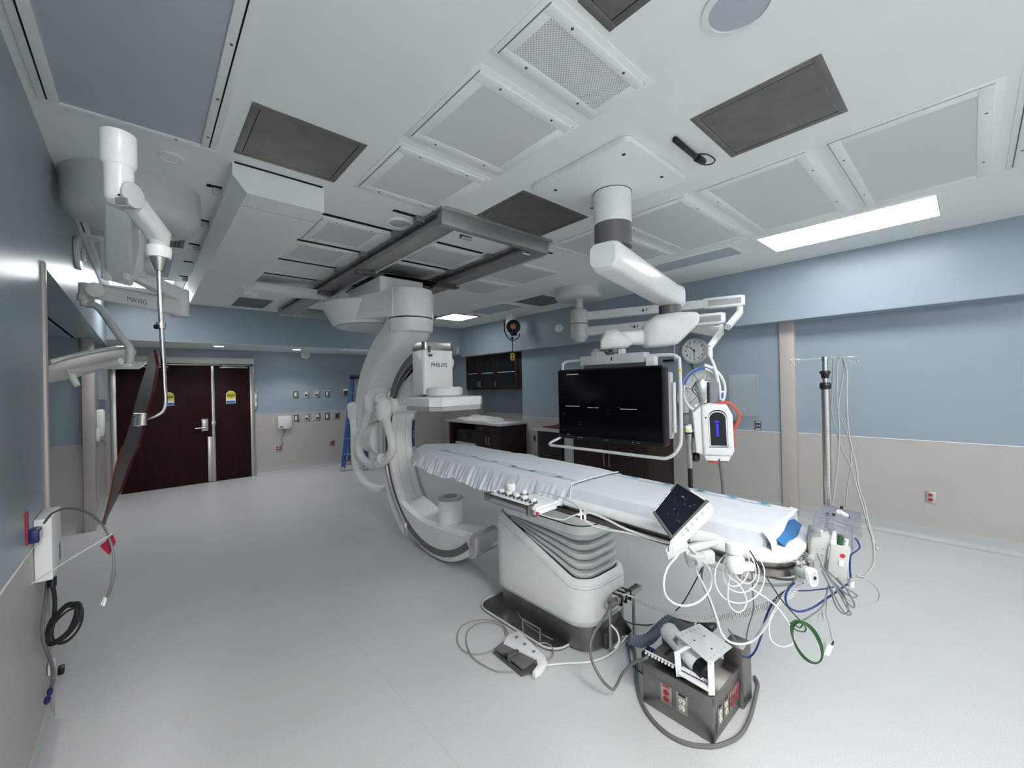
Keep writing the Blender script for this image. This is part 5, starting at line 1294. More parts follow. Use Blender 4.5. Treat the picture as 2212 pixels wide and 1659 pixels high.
obj('clamp', G().cyl(dp(308, 893, 1.42), dp(306, 918, 1.42), .014, n=24), STEEL, SH)

# exam lamp boom on the same cover
EL = thing('exam_lamp', 'white exam lamp with angled arms and a tilted oval head by the left wall', 'exam lamp', dp(262, 600, 2.8))
m0 = dp(300, 565, 2.8); m1 = dp(388, 640, 3.0); m2_ = dp(188, 625, 2.75)
obj('extension_arm', boxarm(G(), c0+Z*2.44+fw*-.05, m1, .06, .09, .08, .10), LGREY, EL)
obj('arm_joint', G().cyl(m1+Z*.05, m1-Z*.15, .055, n=24, bev=.008), LGREY, EL)
obj('spring_arm', boxarm(G(), m1-Z*.07+rt*.02, dp(205, 627, 2.75), .0, .0, .0, .0) if False else (lambda a, b: G().loft([[p+Z*y+(fw-Z*fw.z)*x for x, y in rrect(.08, hh_, .02, 4)] for p, hh_ in ((a, .12), (b, .105))]))(m1-Z*.09+rt*.04, dp(205, 629, 2.75)), LGREY, EL)
text('lettering', 'MAVIG', .045, dp(296, 650, 2.66), rt-Z*.23, Z, GREYT, EL)
obj('elbow_disc', G().cyl(dp(206, 626, 2.68), dp(206, 626, 2.8), .048, n=28, bev=.004), LGREY, EL)
obj('elbow', G().cyl(dp(187, 612, 2.75), dp(187, 640, 2.75), .040, n=24, bev=.006).cyl(dp(185, 636, 2.75), dp(185, 650, 2.75), .042, n=24, bev=.004).cyl(dp(186, 650, 2.75), dp(187, 661, 2.75), .032, n=20), LGREY, EL)
obj('curved_tube', G().tube([dp(188, 658, 2.75), dp(205, 660, 2.75), dp(220, 672, 2.75), dp(242, 702, 2.73), dp(262, 730, 2.72), dp(276, 745, 2.72), dp(281, 756, 2.72), dp(280, 782, 2.72)], .022, 14, 6), LGREY, EL)
# head: tilted disc
hcc = dp(167, 783, 2.75); hnn = (Z*1.0 - rt*.36 - fw*.20).normalized()
aa, bb, _ = frame_of(hnn, fw)
def hring(rx, ry, h_): return [hcc+aa*math.cos(q)*rx+bb*math.sin(q)*ry+hnn*h_ for q in [2*math.pi*i/48 for i in range(48)]]
obj('head_shell', G().loft([hring(.13, .13, .030), hring(.22, .22, .024), hring(.275, .275, .012), hring(.30, .30, -.008), hring(.305, .305, -.03), hring(.295, .295, -.045), hring(.26, .26, -.055), hring(.15, .15, -.058)]), WHITE, EL, ang=50)
obj('head_groove', G().loft([hring(.303, .303, -.014), hring(.3075, .3075, -.019), hring(.304, .304, -.024)]), GREYP, EL)
obj('head_rim_handle', G().tube([hcc+aa*math.cos(R_(a))*.235+bb*math.sin(R_(a))*.32-hnn*.004 for a in range(-60, 61, 12)], .014, 10, 3), WHITE, EL)
obj('bracket', G().cyl(dp(280, 765, 2.72), dp(279, 790, 2.72), .0155, n=20).box((-.16, -.045, -.022), (.03, .045, .014), .01, M=Matrix.Translation(dp(282, 790, 2.72)) @ Matrix((rt, -fw, up)).transposed().to_4x4()), WHITE, EL)
obj('bracket_plate', G().prism(rrect(.13, .07, .01, 3), dp(290, 790, 2.7), rt, (up*.6+fw*.8), .008, .002), WHITE, EL)
obj('lower_lever', G().tube([dp(262, 780, 2.6), dp(200, 793, 2.6), dp(150, 803, 2.6)], .02, 10), WHITE, EL)
obj('sterile_handle', G().tube([dp(150, 795, 2.6), dp(157, 815, 2.6), dp(167, 833, 2.6)], lambda f: .022-.006*f, 12), WHITEP, EL)

# ------------------------------------------------------------------ equipment round the table foot
def cam_axes(): return rt, up, -fw
CAMM = Matrix((rt, up, -fw)).transposed().to_4x4()
def at_(p, M): q = M.copy(); q.translation = p; return q
def cab(name, label, pts, r, mt, n=8, sm=7, cat='cable', group=None):
    """one cable; pts are (px, py, depth) seen from the photo's viewpoint, or world points"""
    P = [dp(*p) if not isinstance(p, Vector) else p for p in pts]
    return single(name, G().tube(P, r, n, sm), mt, label, cat, group)

# steel power box on the floor
PB = thing('power_box', 'brushed steel floor box with red and cream sockets in front of the table', 'power box', (2.07, .99, 0))
x0, x1, y0, y1, zt = 1.91, 2.225, .81, 1.165, .212
obj('case', G().box((x0, y0, .001), (x1, y1, zt), .004), DSTEEL, PB)
obj('lid_lip', G().box((x0-.004, y0-.004, zt-.035), (x0, y1, zt+.002), .001).box((x0-.004, y0-.004, zt-.035), (x1, y0, zt+.002), .001), DSTEEL, PB)
obj('rear_tower', G().box((2.225, .79, .001), (2.34, .885, .30), .005), DSTEEL, PB)
def boxplate(c, u, kind, w_=.057, h_=.095):
    c = Vector(c); u = Vector(u); n = u.cross(Z)
    if n.dot(EYE-c) < 0: n = -n
    k = G().prism(rrect(w_, h_, .003, 2), c, u, Z, .002) if u.cross(Z).dot(n) > 0 else None
    pl = obj('socket_plate', k, STEEL, PB)
    col = RED if kind == 'red' else CREAM
    for yy in (-h_*.22, h_*.10):
        s_ = obj('socket', G().prism([(a, max(min(b, yy+.012), yy-.012)) for a, b in circ(.015, 20, 0, yy)], c+n*.002, u, Z, .003, .001), col, pl)
        obj('socket_slots', G().prism([(-.007, yy+.001), (-.0045, yy+.001), (-.0045, yy+.008), (-.007, yy+.008)], c+n*.0052, u, Z, .0006).prism([(.0045, yy+.001), (.007, yy+.001), (.007, yy+.008), (.0045, yy+.008)], c+n*.0052, u, Z, .0006).prism(circ(.003, 10, 0, yy-.006), c+n*.0052, u, Z, .0006), BLKT, pl)
    obj('label_strip', G().prism([(-.018, h_*.36), (.018, h_*.36), (.018, h_*.47), (-.018, h_*.47)], c+n*.0021, u, Z, .0006), RED if kind == 'red' else BLKT, pl)
boxplate((x0-.0005, 1.035, .11), (0, -1, 0), 'red'); boxplate((x0-.0005, .955, .108), (0, -1, 0), 'cream')
for x, kd in ((1.985, 'cream'), (2.055, 'cream'), (2.125, 'red'), (2.19, 'red')): boxplate((x, y0-.0005, .10), (1, 0, 0), kd)
obj('gap_line', G().box((1.945, y0-.0008, .03), (1.948, y0+.001, .13)), BLKT, PB)

# bracketed device lying on the steel box
DV = thing('lamp_fixture', 'white tubular device in a slotted white bracket lying on the steel box', 'device', (2.03, .95, .22))
zt2 = .215
g = G().box((1.935, .95, zt2+.03), (2.19, 1.13, zt2+.045), .004)
obj('grey_base', g, DGREY, DV)
for i in range(2): obj('base_slot', G().box((1.97, 1.00+.06*i, zt2+.0455), (2.03, 1.02+.06*i, zt2+.047)), BLKT, DV)
# slotted top plate facing up and to the viewer
pT = [Vector((1.985, 1.02, .385)), Vector((2.135, .965, .40)), Vector((2.12, .80, .36)), Vector((1.94, .83, .345))]
nT = (pT[1]-pT[0]).cross(pT[3]-pT[0]).normalized()
if nT.z < 0: nT = -nT
obj('slotted_plate', G().loft([pT, [p-nT*.004 for p in pT]]), LGREY, DV)
for i in range(5):
    for k, (a, b) in enumerate(((pT[0], pT[1]), (pT[3], pT[2]))):
        q = a.lerp(b, .18+.15*i) + (pT[3]-pT[0])*(.10 if k == 0 else -.10)
        obj('slot', G().loft([[q+(pT[1]-pT[0]).normalized()*c_*.006+(pT[3]-pT[0]).normalized()*s_*.003+nT*h_ for c_, s_ in ((-1, -1), (1, -1), (1, 1), (-1, 1))] for h_ in (.0003, .001)]), GREYP, DV)
for f, s_ in ((.3, .35), (.7, .35), (.5, .7)): 
    q = pT[0].lerp(pT[1], f)+(pT[3]-pT[0])*s_
    obj('hole', G().cyl(q+nT*.0005, q+nT*.0012, .004, n=10), BLKT, DV)
def leg(g, pts, w_, t_, side):
    side = Vector(side).normalized()
    for a, b in zip(pts[:-1], pts[1:]):
        a = Vector(a); b = Vector(b); d_ = (b-a).normalized(); v_ = d_.cross(side).normalized()
        g.loft([[p+side*sx*w_/2+v_*sy*t_/2 for sx, sy in ((-1, -1), (1, -1), (1, 1), (-1, 1))] for p in (a-d_*t_*.4, b+d_*t_*.4)])
    return g
obj('leg', leg(G(), [pT[0].lerp(pT[3], .5)+Vector((0, .02, 0)), Vector((1.93, .985, .33)), Vector((1.925, .975, .225))], .028, .008, (.6, -.8, 0)), BRIGHT, DV)
obj('leg', leg(G(), [pT[3]+Vector((.015, .005, 0)), Vector((1.925, .822, .31)), Vector((1.922, .820, .222))], .028, .008, (.7, -.7, 0)), BRIGHT, DV)
g = leg(G(), [Vector((1.925, .965, .255)), Vector((1.925, .83, .248))], .05, .006, (1, 0, .3))
obj('slotted_rail', g, BRIGHT, DV)
for i in range(11): obj('rail_slot', G().box((-.003, -.004, -.0005), (.003, .004, .001), M=Matrix.Translation(Vector((1.921, .955-.0115*i, .2605)))), BLKT, DV)
g = leg(G(), [Vector((1.930, 1.155, .262)), Vector((1.930, .99, .262))], .018, .006, (1, 0, -.8)); obj('toothed_rail', g, BRIGHT, DV)
for i in range(9): obj('tooth', G().box((1.915, 1.145-.018*i, .252), (1.926, 1.153-.018*i, .262)), BRIGHT, DV)
obj('tube_body', G().cyl(Vector((2.10, 1.13, .315)), Vector((1.99, .90, .275)), .048, n=32, bev=.02), BRIGHT, DV)
obj('tube_socket', G().cyl(Vector((1.992, .905, .275)), Vector((1.975, .86, .27)), .044, n=28), BLACK, DV)
obj('socket_pin', G().sphere((1.975, .87, .29), .012).sphere((1.98, .85, .27), .012), CHROME, DV)
obj('side_box', G().box((2.06, 1.0, .25), (2.19, 1.14, .345), .01), DGREY, DV)
obj('nameplate', G().box((-.012, -.03, 0), (.012, .03, .001), M=Matrix.Translation(Vector((2.012, 1.02, .327))) @ Matrix.Rotation(R_(-40), 4, 'Y') @ Matrix.Rotation(R_(-25), 4, 'Z')), GREYT, DV)
single('adapter_block', G().box((2.235, .94, .30) if False else (2.17, .92, .346), (2.25, 1.0, .375), .008), BLACK, 'small black adapter block on top of the white bracketed device', 'adapter')
single('hose_coupling', G().cyl(dp(1455, 1330, 2.55), dp(1495, 1350, 2.45), .032, n=20, bev=.006), BROWNH, 'dark brown coupling at the end of the blue-grey corrugated hose', 'coupling')

# corrugated hoses
def corr(P, r, pitch=.011, amp=.14, n=14):
    P = smooth(P, 10); L = 0; out = []; acc = [0]
    for a, b in zip(P[:-1], P[1:]): L += (b-a).length; acc.append(L)
    k = int(L/pitch)*4; pts = []
    j = 0
    for i in range(k+1):
        s_ = L*i/k
        while j < len(acc)-2 and acc[j+1] < s_: j += 1
        pts.append(P[j].lerp(P[j+1], (s_-acc[j])/max(1e-9, acc[j+1]-acc[j])))
    return G().tube(pts, lambda f: r*(1+amp*(1 if int(round(f*k)) % 4 in (1, 2) else -1)), n, 0)
single('corrugated_hose', corr([dp(a, b, c) for a, b, c in ((1372, 1293, 2.35), (1400, 1305, 2.3), (1440, 1320, 2.2), (1490, 1335, 2.05), (1545, 1336, 1.92), (1600, 1328, 1.8), (1650, 1312, 1.7), (1690, 1295, 1.62), (1715, 1270, 1.58), (1728, 1245, 1.56))], .0125, .0115, .2), LGREY, 'white corrugated hose sagging from the pedestal rack to the table foot', 'hose')
single('corrugated_hose', corr([dp(a, b, c) for a, b, c in ((1358, 1380, 2.42), (1380, 1386, 2.42), (1402, 1380, 2.45), (1420, 1362, 2.5), (1440, 1343, 2.52), (1462, 1333, 2.52))], .030, .016, .08), HOSEB, 'thick blue-grey corrugated hose curving over the floor beside the pedestal', 'hose')

cab('white_lead', 'short white lead joining the rack clamps to the white corrugated hose', [(1344, 1284, 2.36), (1352, 1284, 2.36), (1363, 1288, 2.36), (1373, 1293, 2.35)], .004, CWHITE)
# post rack beside the pedestal
RK = thing('post_rack', 'steel two-post rack with cross bar and cable clamps beside the pedestal', 'post rack', (2.25, 1.513, 0))
pz = .275
obj('post', G().cyl((2.125, 1.513, .001), (2.125, 1.513, pz), .011, n=18), STEEL, RK); obj('post', G().cyl((2.39, 1.513, .001), (2.39, 1.513, pz), .011, n=18), STEEL, RK)
obj('cross_bar', G().box((2.105, 1.49, pz), (2.46, 1.535, pz+.028), .003), STEEL, RK)
obj('bar_bolt', G().cyl((2.125, 1.513, pz+.02), (2.125, 1.513, pz+.045), .013, n=14), DSTEEL, RK); obj('bar_bolt', G().cyl((2.42, 1.513, pz+.02), (2.42, 1.513, pz+.042), .013, n=14), DSTEEL, RK)
for i in range(3): obj('clamp_block', G().box((2.17+.05*i, 1.478, pz+.015), (2.21+.05*i, 1.54, pz+.05), .004), CHROME, RK)
for i in range(3): obj('clamp_band', G().box((2.20+.05*i, 1.474, pz-.01), (2.206+.05*i, 1.545, pz+.053)), BLACK, RK)
single('connector_box', G().box((2.12, 1.54, .001), (2.30, 1.60, .10), .006), DGREY, 'dark connector box on the floor behind the post rack', 'connector box')
single('black_plug', G().box(Vector((-.03, -.05, -.02)), Vector((.03, .05, .02)), .01, M=at_(dp(1345, 1352, 2.38), CAMM @ Matrix.Rotation(R_(35), 4, 'Z'))), BLACK, 'black plug with strain relief behind the post rack', 'plug')
single('metal_connector', G().cyl(dp(1343, 1385, 2.36), dp(1355, 1372, 2.36), .014, n=16, bev=.003), CHROME, 'small shiny round connector beside the blue-grey hose end', 'connector')

# foot pedal
FP = thing('foot_pedal', 'white foot pedal switch with dark treadle lying on the floor', 'foot pedal', (1.68, 1.86, 0))
c_ = [Vector((1.594, 1.997, 0)), Vector((1.808, 2.03, 0)), Vector((1.735, 1.70, 0)), Vector((1.595, 1.69, 0))]
obj('body', G().prism([(1.66, 1.99), (1.73, 2.03), (1.81, 2.02), (1.815, 1.99), (1.76, 1.72), (1.73, 1.675), (1.66, 1.655), (1.615, 1.66), (1.612, 1.68), (1.67, 1.70), (1.70, 1.74)], (0, 0, .002), (1, 0, 0), (0, 1, 0), .045, .012), BRIGHT, FP)
obj('base_plate', G().prism([(1.585, 2.0), (1.67, 2.01), (1.72, 1.75), (1.66, 1.70), (1.575, 1.73)], (0, 0, .001), (1, 0, 0), (0, 1, 0), .012, .003), DGREY, FP)
obj('treadle', G().prism([(1.59, 1.995), (1.68, 2.01), (1.715, 1.87), (1.600, 1.86)], (0, 0, .028), (1, 0, 0), (0, 1, 0), .008, .002), RINGG, FP)
obj('treadle', G().prism([(1.598, 1.85), (1.715, 1.86), (1.70, 1.74), (1.59, 1.735)], (0, 0, .028), (1, 0, 0), (0, 1, 0), .008, .002), RINGG, FP)
obj('divider', G().box((1.585, 1.845, .02), (1.665, 1.868, .062), .006), DGREY, FP)
obj('divider_mount', G().cyl((1.585, 1.90, .03), (1.61, 1.90, .03), .012, n=12), BLACK, FP)
for x, y, r in ((1.755, 1.965, .014), (1.745, 1.88, .015), (1.735, 1.79, .014)): obj('symbol', G().prism([(a, b) for a, b in circ(r, 12)][:9], (x, y, .0472), (1, 0, 0), (0, 1, 0), .0006), GREYT, FP)
F2 = thing('small_steel_frame', 'thin steel rod frame standing on the floor behind the foot pedal', 'rod frame', (1.75, 2.0, 0))
obj('rod', G().tube([(1.86, 2.02, .001), (1.86, 2.02, .10), (1.86, 1.86, .10), (1.86, 1.86, .001)], .006, 10, 0), STEEL, F2)
obj('curved_rod', G().tube([(1.88, 2.10, .11), (1.86, 2.0, .085), (1.84, 1.88, .09), (1.87, 1.76, .075)], .004, 8), STEEL, F2)
fz = lambda l, z=.006: [on(a, b, 2, z) for a, b in l]
cab('pedal_cable', 'thin grey cable looping twice on the floor left of the foot pedal', fz(((1066, 1405), (1035, 1413), (1005, 1408), (988, 1385), (993, 1358), (1015, 1343), (1050, 1338), (1080, 1345), (1095, 1362), (1097, 1378))), .0045, CGREY)
cab('pedal_cable', 'thin grey cable forming the inner floor loop left of the foot pedal', fz(((1110, 1451), (1075, 1450), (1045, 1437), (1020, 1418), (1007, 1385), (1012, 1362), (1035, 1346), (1065, 1345), (1088, 1356), (1092, 1372)), .008), .0045, CGREY)
cab('pedal_cable', 'pale cable running on the floor from the foot pedal to the post rack', fz(((1180, 1437), (1220, 1433), (1270, 1430), (1305, 1420), (1330, 1403), (1340, 1388)), .01), .006, CWHITE)
cab('pedal_cable', 'short pale cable loop behind the foot pedal', fz(((1182, 1427), (1195, 1415), (1192, 1398), (1178, 1389), (1160, 1391), (1155, 1398)), .02), .005, CGREY)
cab('power_cable', 'dark grey power cable dropping from the post rack to the steel box', [(1325, 1293, 2.36), (1312, 1322, 2.36), (1298, 1345, 2.32), (1282, 1370, 2.26), (1275, 1395, 2.22), (1280, 1430, 2.16), (1300, 1468, 2.12), (1322, 1489, 2.13), (1332, 1480, 2.14), (1345, 1455, 2.13), (1368, 1432, 2.1), (1393, 1422, 2.06), (1400, 1418, 2.06)], .0075, CDGREY)
cab('power_cable', 'long dark grey power cable looping on the floor around the steel box', [Vector(v) for v in fz(((1352, 1390), (1368, 1398), (1374, 1430), (1375, 1470), (1384, 1510), (1402, 1545), (1435, 1580), (1475, 1603), (1520, 1612), (1560, 1608), (1598, 1588), (1620, 1550), (1632, 1505), (1637, 1478), (1630, 1462)), .011)], .0095, CDGREY)
cab('blue_cable', 'thin blue cable on the floor left of the steel box', fz(((1352, 1362), (1358, 1375), (1358, 1400), (1362, 1430), (1372, 1443), (1388, 1455)), .02), .0045, CBLUE)
cab('white_wire', 'white wire inside the post rack running down to the floor', [(1320, 1350, 2.35), (1333, 1365, 2.35), (1337, 1385, 2.33), (1328, 1400, 2.3)], .005, CWHITE)
cab('black_wire', 'thin black cable curving over the floor between rack and hose', [(1335, 1322, 2.5), (1350, 1340, 2.6), (1370, 1348, 2.7), (1400, 1350, 2.8), (1430, 1343, 2.85), (1457, 1322, 2.85), (1480, 1295, 2.85), (1515, 1230, 2.5), (1520, 1210, 2.2)], .004, RUBBER)
single('black_clip', G().box((1.955, 1.165, .1), (2.03, 1.20, .225), .006), BLACK, 'black clip on the far edge of the steel box', 'clip')
cab('blue_cable', 'small looped blue lead at the far corner of the steel box', [(1404, 1410, 2.15), (1408, 1401, 2.15), (1414, 1403, 2.14), (1416, 1410, 2.13)], .003, CBLUE)

# touch panel display on the table rail
TP = thing('touch_panel', 'tilted black touch panel with white control strip clamped on the table rail', 'touch panel', dp(1468, 1110, 1.68))
tl, tr, br, bl_ = dp(1463, 1041, 1.76), dp(1529, 1082, 1.66), dp(1452, 1163, 1.60), dp(1412, 1106, 1.70)
tu = (tr-tl); tw = (br-tr)
cen = (tl+tr+br+bl_)/4; tu.normalize(); tv = -(br-tr); tv = (tv-tu*tv.dot(tu)).normalized(); tn = tu.cross(tv)
Wt, Ht = .145, .195
MTP = Matrix((tu, tv, tn)).transposed().to_4x4(); MTP.translation = cen
def tbx(g, a0, a1, b0, b1, c0, c1, bev=0): return g.box((a0, b0, c0), (a1, b1, c1), bev, M=MTP)
a_l = ((bl_+tl)/2-cen).dot(tu); a_r = ((br+tr)/2-cen).dot(tu); b_t = ((tl+tr)/2-cen).dot(tv); b_b = ((bl_+br)/2-cen).dot(tv)
quad = [tl, tr, br, bl_]
def q2(a, b, off=0): return tl.lerp(tr, a).lerp(bl_.lerp(br, a), b)+tn*off
obj('casing', G().loft([[q2(.02, .02, -.03), q2(.98, .02, -.03), q2(.98, .98, -.03), q2(.02, .98, -.03)], [q2(-.03, -.02, -.012), q2(1.03, -.02, -.012), q2(1.03, 1.02, -.012), q2(-.03, 1.02, -.012)], [q2(-.02, -.01, 0), q2(1.02, -.01, 0), q2(1.02, 1.01, 0), q2(-.02, 1.01, 0)]]), DGREY, TP, ang=60)
obj('screen', G().loft([[q2(.03, .04, .0), q2(.95, .04, .0), q2(.95, .96, .0), q2(.03, .96, .0)], [q2(.03, .04, .001), q2(.95, .04, .001), q2(.95, .96, .001), q2(.03, .96, .001)]]), SCRN2, TP)
r_ = random.Random(4)
for i in range(14):
    a, b = r_.uniform(.25, .85), r_.uniform(.15, .8)
    obj('screen_text', G().loft([[q2(a, b, h_), q2(a+.05, b, h_), q2(a+.05, b+.03, h_), q2(a, b+.03, h_)] for h_ in (.0011, .0015)]), TEXTD if i else GREYT, TP)
for b0_, b1_ in ((.30, .52), (.54, .74), (.76, .96)): obj('edge_label', G().loft([[q2(-.005, b0_, h_), q2(.02, b0_, h_), q2(.02, b1_, h_), q2(-.005, b1_, h_)] for h_ in (.0, .001)]), STICK, TP)
obj('top_label', G().loft([[q2(.45, -.005, h_), q2(.93, -.005, h_), q2(.93, .02, h_), q2(.45, .02, h_)] for h_ in (.0, .001)]), STICK, TP)
# white control strip along the right edge
obj('control_strip', G().loft([[q2(a, b, c) for a, b in ((1.04, .02), (1.24, .06), (1.28, .30), (1.26, 1.08), (1.16, 1.16), (1.02, 1.06), (1.02, .5))] for c in (-.035, .002)]), BRIGHT, TP, ang=30)
for i, (b, s_) in enumerate(((.12, .5), (.27, 1.1), (.42, 1.1), (.55, .7), (.68, .6), (.80, .5))):
    for k in ((0,) if s_ > 1 else (-.035, .035)):
        obj('button', G().cyl(q2(1.13+k, b, .002), q2(1.13+k, b+.0, .0035), .0035*(1.6 if s_ > 1 else 1)*1.1, n=14), GREYT if i == 4 else GREYP, TP)
obj('handle_scoop', G().loft([[q2(a, b, c) for a, b in ((1.00, .90), (1.20, .82), (1.34, .80), (1.36, .90), (1.20, 1.22), (1.02, 1.20))] for c in (-.06, -.02)]), WHITEP, TP, ang=30)
mA = dp(1500, 1170, 1.66); mB = dp(1548, 1158, 1.66)
obj('mount_arm', boxarm(G(), dp(1488, 1152, 1.70), dp(1552, 1163, 1.70), .055, .03, .04, .02, .008), LGREY, TP)
obj('mount_arm', boxarm(G(), dp(1478, 1188, 1.66), dp(1550, 1170, 1.66), .035, .02, .03, .02, .008), LGREY, TP)
obj('swivel_base', G().lathe([(.028, -.03), (.036, -.02), (.040, .0), (.040, .018), (.034, .024)], dp(1501, 1205, 1.66), Z, 32), LGREY, TP)
obj('clamp_body', G().box((-.03, -.025, -.045), (.035, .025, .03), .008, M=at_(dp(1520, 1200, 1.68), CAMM)), LGREY, TP)
obj('wing_knob', G().tube([dp(1487, 1212, 1.62), dp(1500, 1208, 1.62), dp(1505, 1220, 1.62), dp(1490, 1224, 1.62), dp(1487, 1212, 1.62)], .004, 8, 4), GREYT, TP)

# white cable-winder canister on the rail
CN = thing('cable_canister', 'white plastic canister with cap holding coiled white cable on the rail', 'canister', dp(1588, 1200, 1.47))
cb = dp(1588, 1232, 1.47); cb0 = Vector((cb.x, cb.y, 0)); zc = lambda py: dp(1588, py, 1.47).z
obj('body', G().lathe([(.024, zc(1234)), (.0315, zc(1228)), (.0315, zc(1205)), (.026, zc(1200)), (.023, zc(1194))], cb0, Z, 36), WHITEP, CN)
obj('cap', G().lathe([(.024, zc(1195)), (.0305, zc(1192)), (.0315, zc(1178)), (.029, zc(1173)), (.02, zc(1171))], cb0, Z, 36), WHITEP, CN)
obj('mount', G().box((-.0, -.015, -.012), (.05, .015, .02), .006, M=at_(dp(1596, 1222, 1.54), CAMM)), LGREY, CN)
obj('peg', G().cyl(dp(1602, 1232, 1.52), dp(1601, 1250, 1.52), .0045, n=12), STEEL, CN)
def loop(cx_, cy_, rx, ry, rot, dep, n=14, a0=0, a1=360, dd=0.0):
    out = []
    for i in range(n+1):
        a = R_(lerp(a0, a1, i/n)); x = rx*math.cos(a); y = ry*math.sin(a); c, s_ = math.cos(R_(rot)), math.sin(R_(rot))
        out.append((cx_+x*c-y*s_, cy_+x*s_+y*c, dep+dd*math.sin(a)))
    return out
grp = 'white cable coils under the canister'
for i, (a, b, rx, ry, rot, dep) in enumerate(((1590, 1225, 28, 42, 10, 1.48), (1600, 1236, 40, 44, -8, 1.5), (1598, 1245, 54, 58, 12, 1.46), (1606, 1222, 24, 40, -20, 1.5))):
    cab('coiled_cable', 'thin white cable coil hanging from the white canister below the table edge', loop(a, b, rx, ry, rot, dep+.05), .0023, CWHITE, group=grp)
cab('white_cable', 'thin white cable teardrop loop hanging lowest under the canister', [(1568, 1198, 1.5), (1572, 1240, 1.5), (1596, 1262, 1.5), (1612, 1292, 1.5), (1608, 1315, 1.5), (1592, 1322, 1.5), (1575, 1305, 1.5), (1573, 1270, 1.5), (1580, 1235, 1.5)], .0022, CWHITE)
cab('white_cable', 'thick white cable loop hanging under the touch panel', [(1472, 1185, 1.62), (1462, 1202, 1.6), (1443, 1225, 1.58), (1434, 1255, 1.57), (1438, 1285, 1.57), (1458, 1304, 1.57), (1485, 1308, 1.57), (1512, 1298, 1.57), (1532, 1275, 1.58), (1537, 1250, 1.6), (1530, 1225, 1.62), (1508, 1200, 1.63), (1488, 1180, 1.64)], .0038, CWHITE)
cab('white_cable', 'thick white cable sweeping from the touch panel down past the bracketed device', [(1498, 1218, 1.66), (1510, 1245, 1.66), (1530, 1285, 1.66), (1548, 1335, 1.66), (1560, 1370, 1.68), (1580, 1388, 1.7), (1612, 1390, 1.7), (1640, 1372, 1.68), (1665, 1335, 1.65), (1690, 1290, 1.6), (1715, 1255, 1.58), (1728, 1238, 1.56)], .0045, WHITEP)
cab('white_cable', 'thin white cable forming a wide loop left of the green coil', [(1618, 1270, 1.55), (1645, 1285, 1.55), (1675, 1308, 1.55), (1700, 1340, 1.55), (1714, 1372, 1.55), (1712, 1390, 1.55), (1690, 1397, 1.55), (1668, 1385, 1.56), (1661, 1360, 1.56), (1668, 1325, 1.56), (1690, 1290, 1.57)], .0026, CWHITE)
# cables tied along the rail
cab('white_cable', 'white cable along the table rail from the clip to the touch panel', [(1252, 1108, 2.1), (1275, 1108, 2.06), (1310, 1122, 1.98), (1350, 1142, 1.88), (1400, 1160, 1.79), (1445, 1172, 1.7)], .0055, CWHITE)
cab('white_cable', 'second white cable sagging below the table rail toward the touch panel', [(1262, 1112, 2.08), (1268, 1128, 2.06), (1300, 1142, 1.98), (1350, 1150, 1.88), (1400, 1162, 1.80), (1440, 1172, 1.72)], .0045, CWHITE)
cab('white_cable', 'white cable with a red tag drooping from the control panel to the clip', [(1123, 1095, 2.4), (1133, 1107, 2.38), (1160, 1110, 2.3), (1185, 1117, 2.22), (1215, 1123, 2.16), (1235, 1115, 2.12), (1250, 1110, 2.1)], .004, CWHITE)
single('red_cable_tag', G().box((-.009, -.009, -.009), (.009, .009, .009), .003, M=at_(dp(1161, 1110, 2.29), CAMM)), REDTAG, 'tiny dark red tag on the white cable below the control panel', 'tag')
single('cable_clip', G().tube([dp(1254, 1100, 2.09), dp(1255, 1122, 2.09)], .005, 8, 0).tube([dp(1264, 1102, 2.09), dp(1264, 1122, 2.09)], .005, 8, 0).tube([dp(1248, 1112, 2.09), dp(1270, 1108, 2.09)], .006, 8, 0), CWHITE, 'white plastic cable clip knot on the table rail', 'cable clip')
cab('grey_tube', 'grey tube lying along the white sheet edge above the rail', [(1165, 1062, 2.4), (1200, 1070, 2.3), (1235, 1085, 2.18), (1252, 1098, 2.12)], .004, LGREY)

# steel tubes and clamp under the table foot
TB = thing('under_rail', 'grey bent tube bracket under the foot end of the table', 'tube bracket', dp(1640, 1245, 1.6))
obj('tube', G().tube([dp(1530, 1218, 1.75), dp(1580, 1238, 1.7), (dp(1630, 1258, 1.66)), dp(1670, 1264, 1.62), dp(1705, 1262, 1.58), dp(1730, 1253, 1.56)], .0055, 10), CGREY, TB)
obj('tube', G().tube([dp(1628, 1232, 1.7), dp(1660, 1246, 1.66), dp(1700, 1252, 1.6), dp(1735, 1248, 1.56)], .005, 10), CGREY, TB)
CL = thing('rail_clamp', 'steel screw clamp on the rail at the foot corner of the table', 'rail clamp', dp(1738, 1225, 1.53))
obj('jaw', G().box((-.012, -.028, -.012), (.002, .030, .012), .002, M=at_(dp(1732, 1228, 1.53), CAMM)).box((-.028, .018, -.012), (.03, .028, .012), .002, M=at_(dp(1732, 1228, 1.53), CAMM)), STEEL, CL)
obj('screw', G().cyl(dp(1731, 1205, 1.53), dp(1731, 1222, 1.53), .004, n=12), STEEL, CL)
obj('plate', G().box((-.008, -.045, -.01), (.012, .04, .01), .002, M=at_(dp(1748, 1232, 1.52), CAMM)), DSTEEL, CL)
for i in range(4): obj('bolt', G().cyl(dp(1747, 1213+13*i, 1.505), dp(1747, 1213+13*i, 1.515), .004, n=10), CHROME, CL)
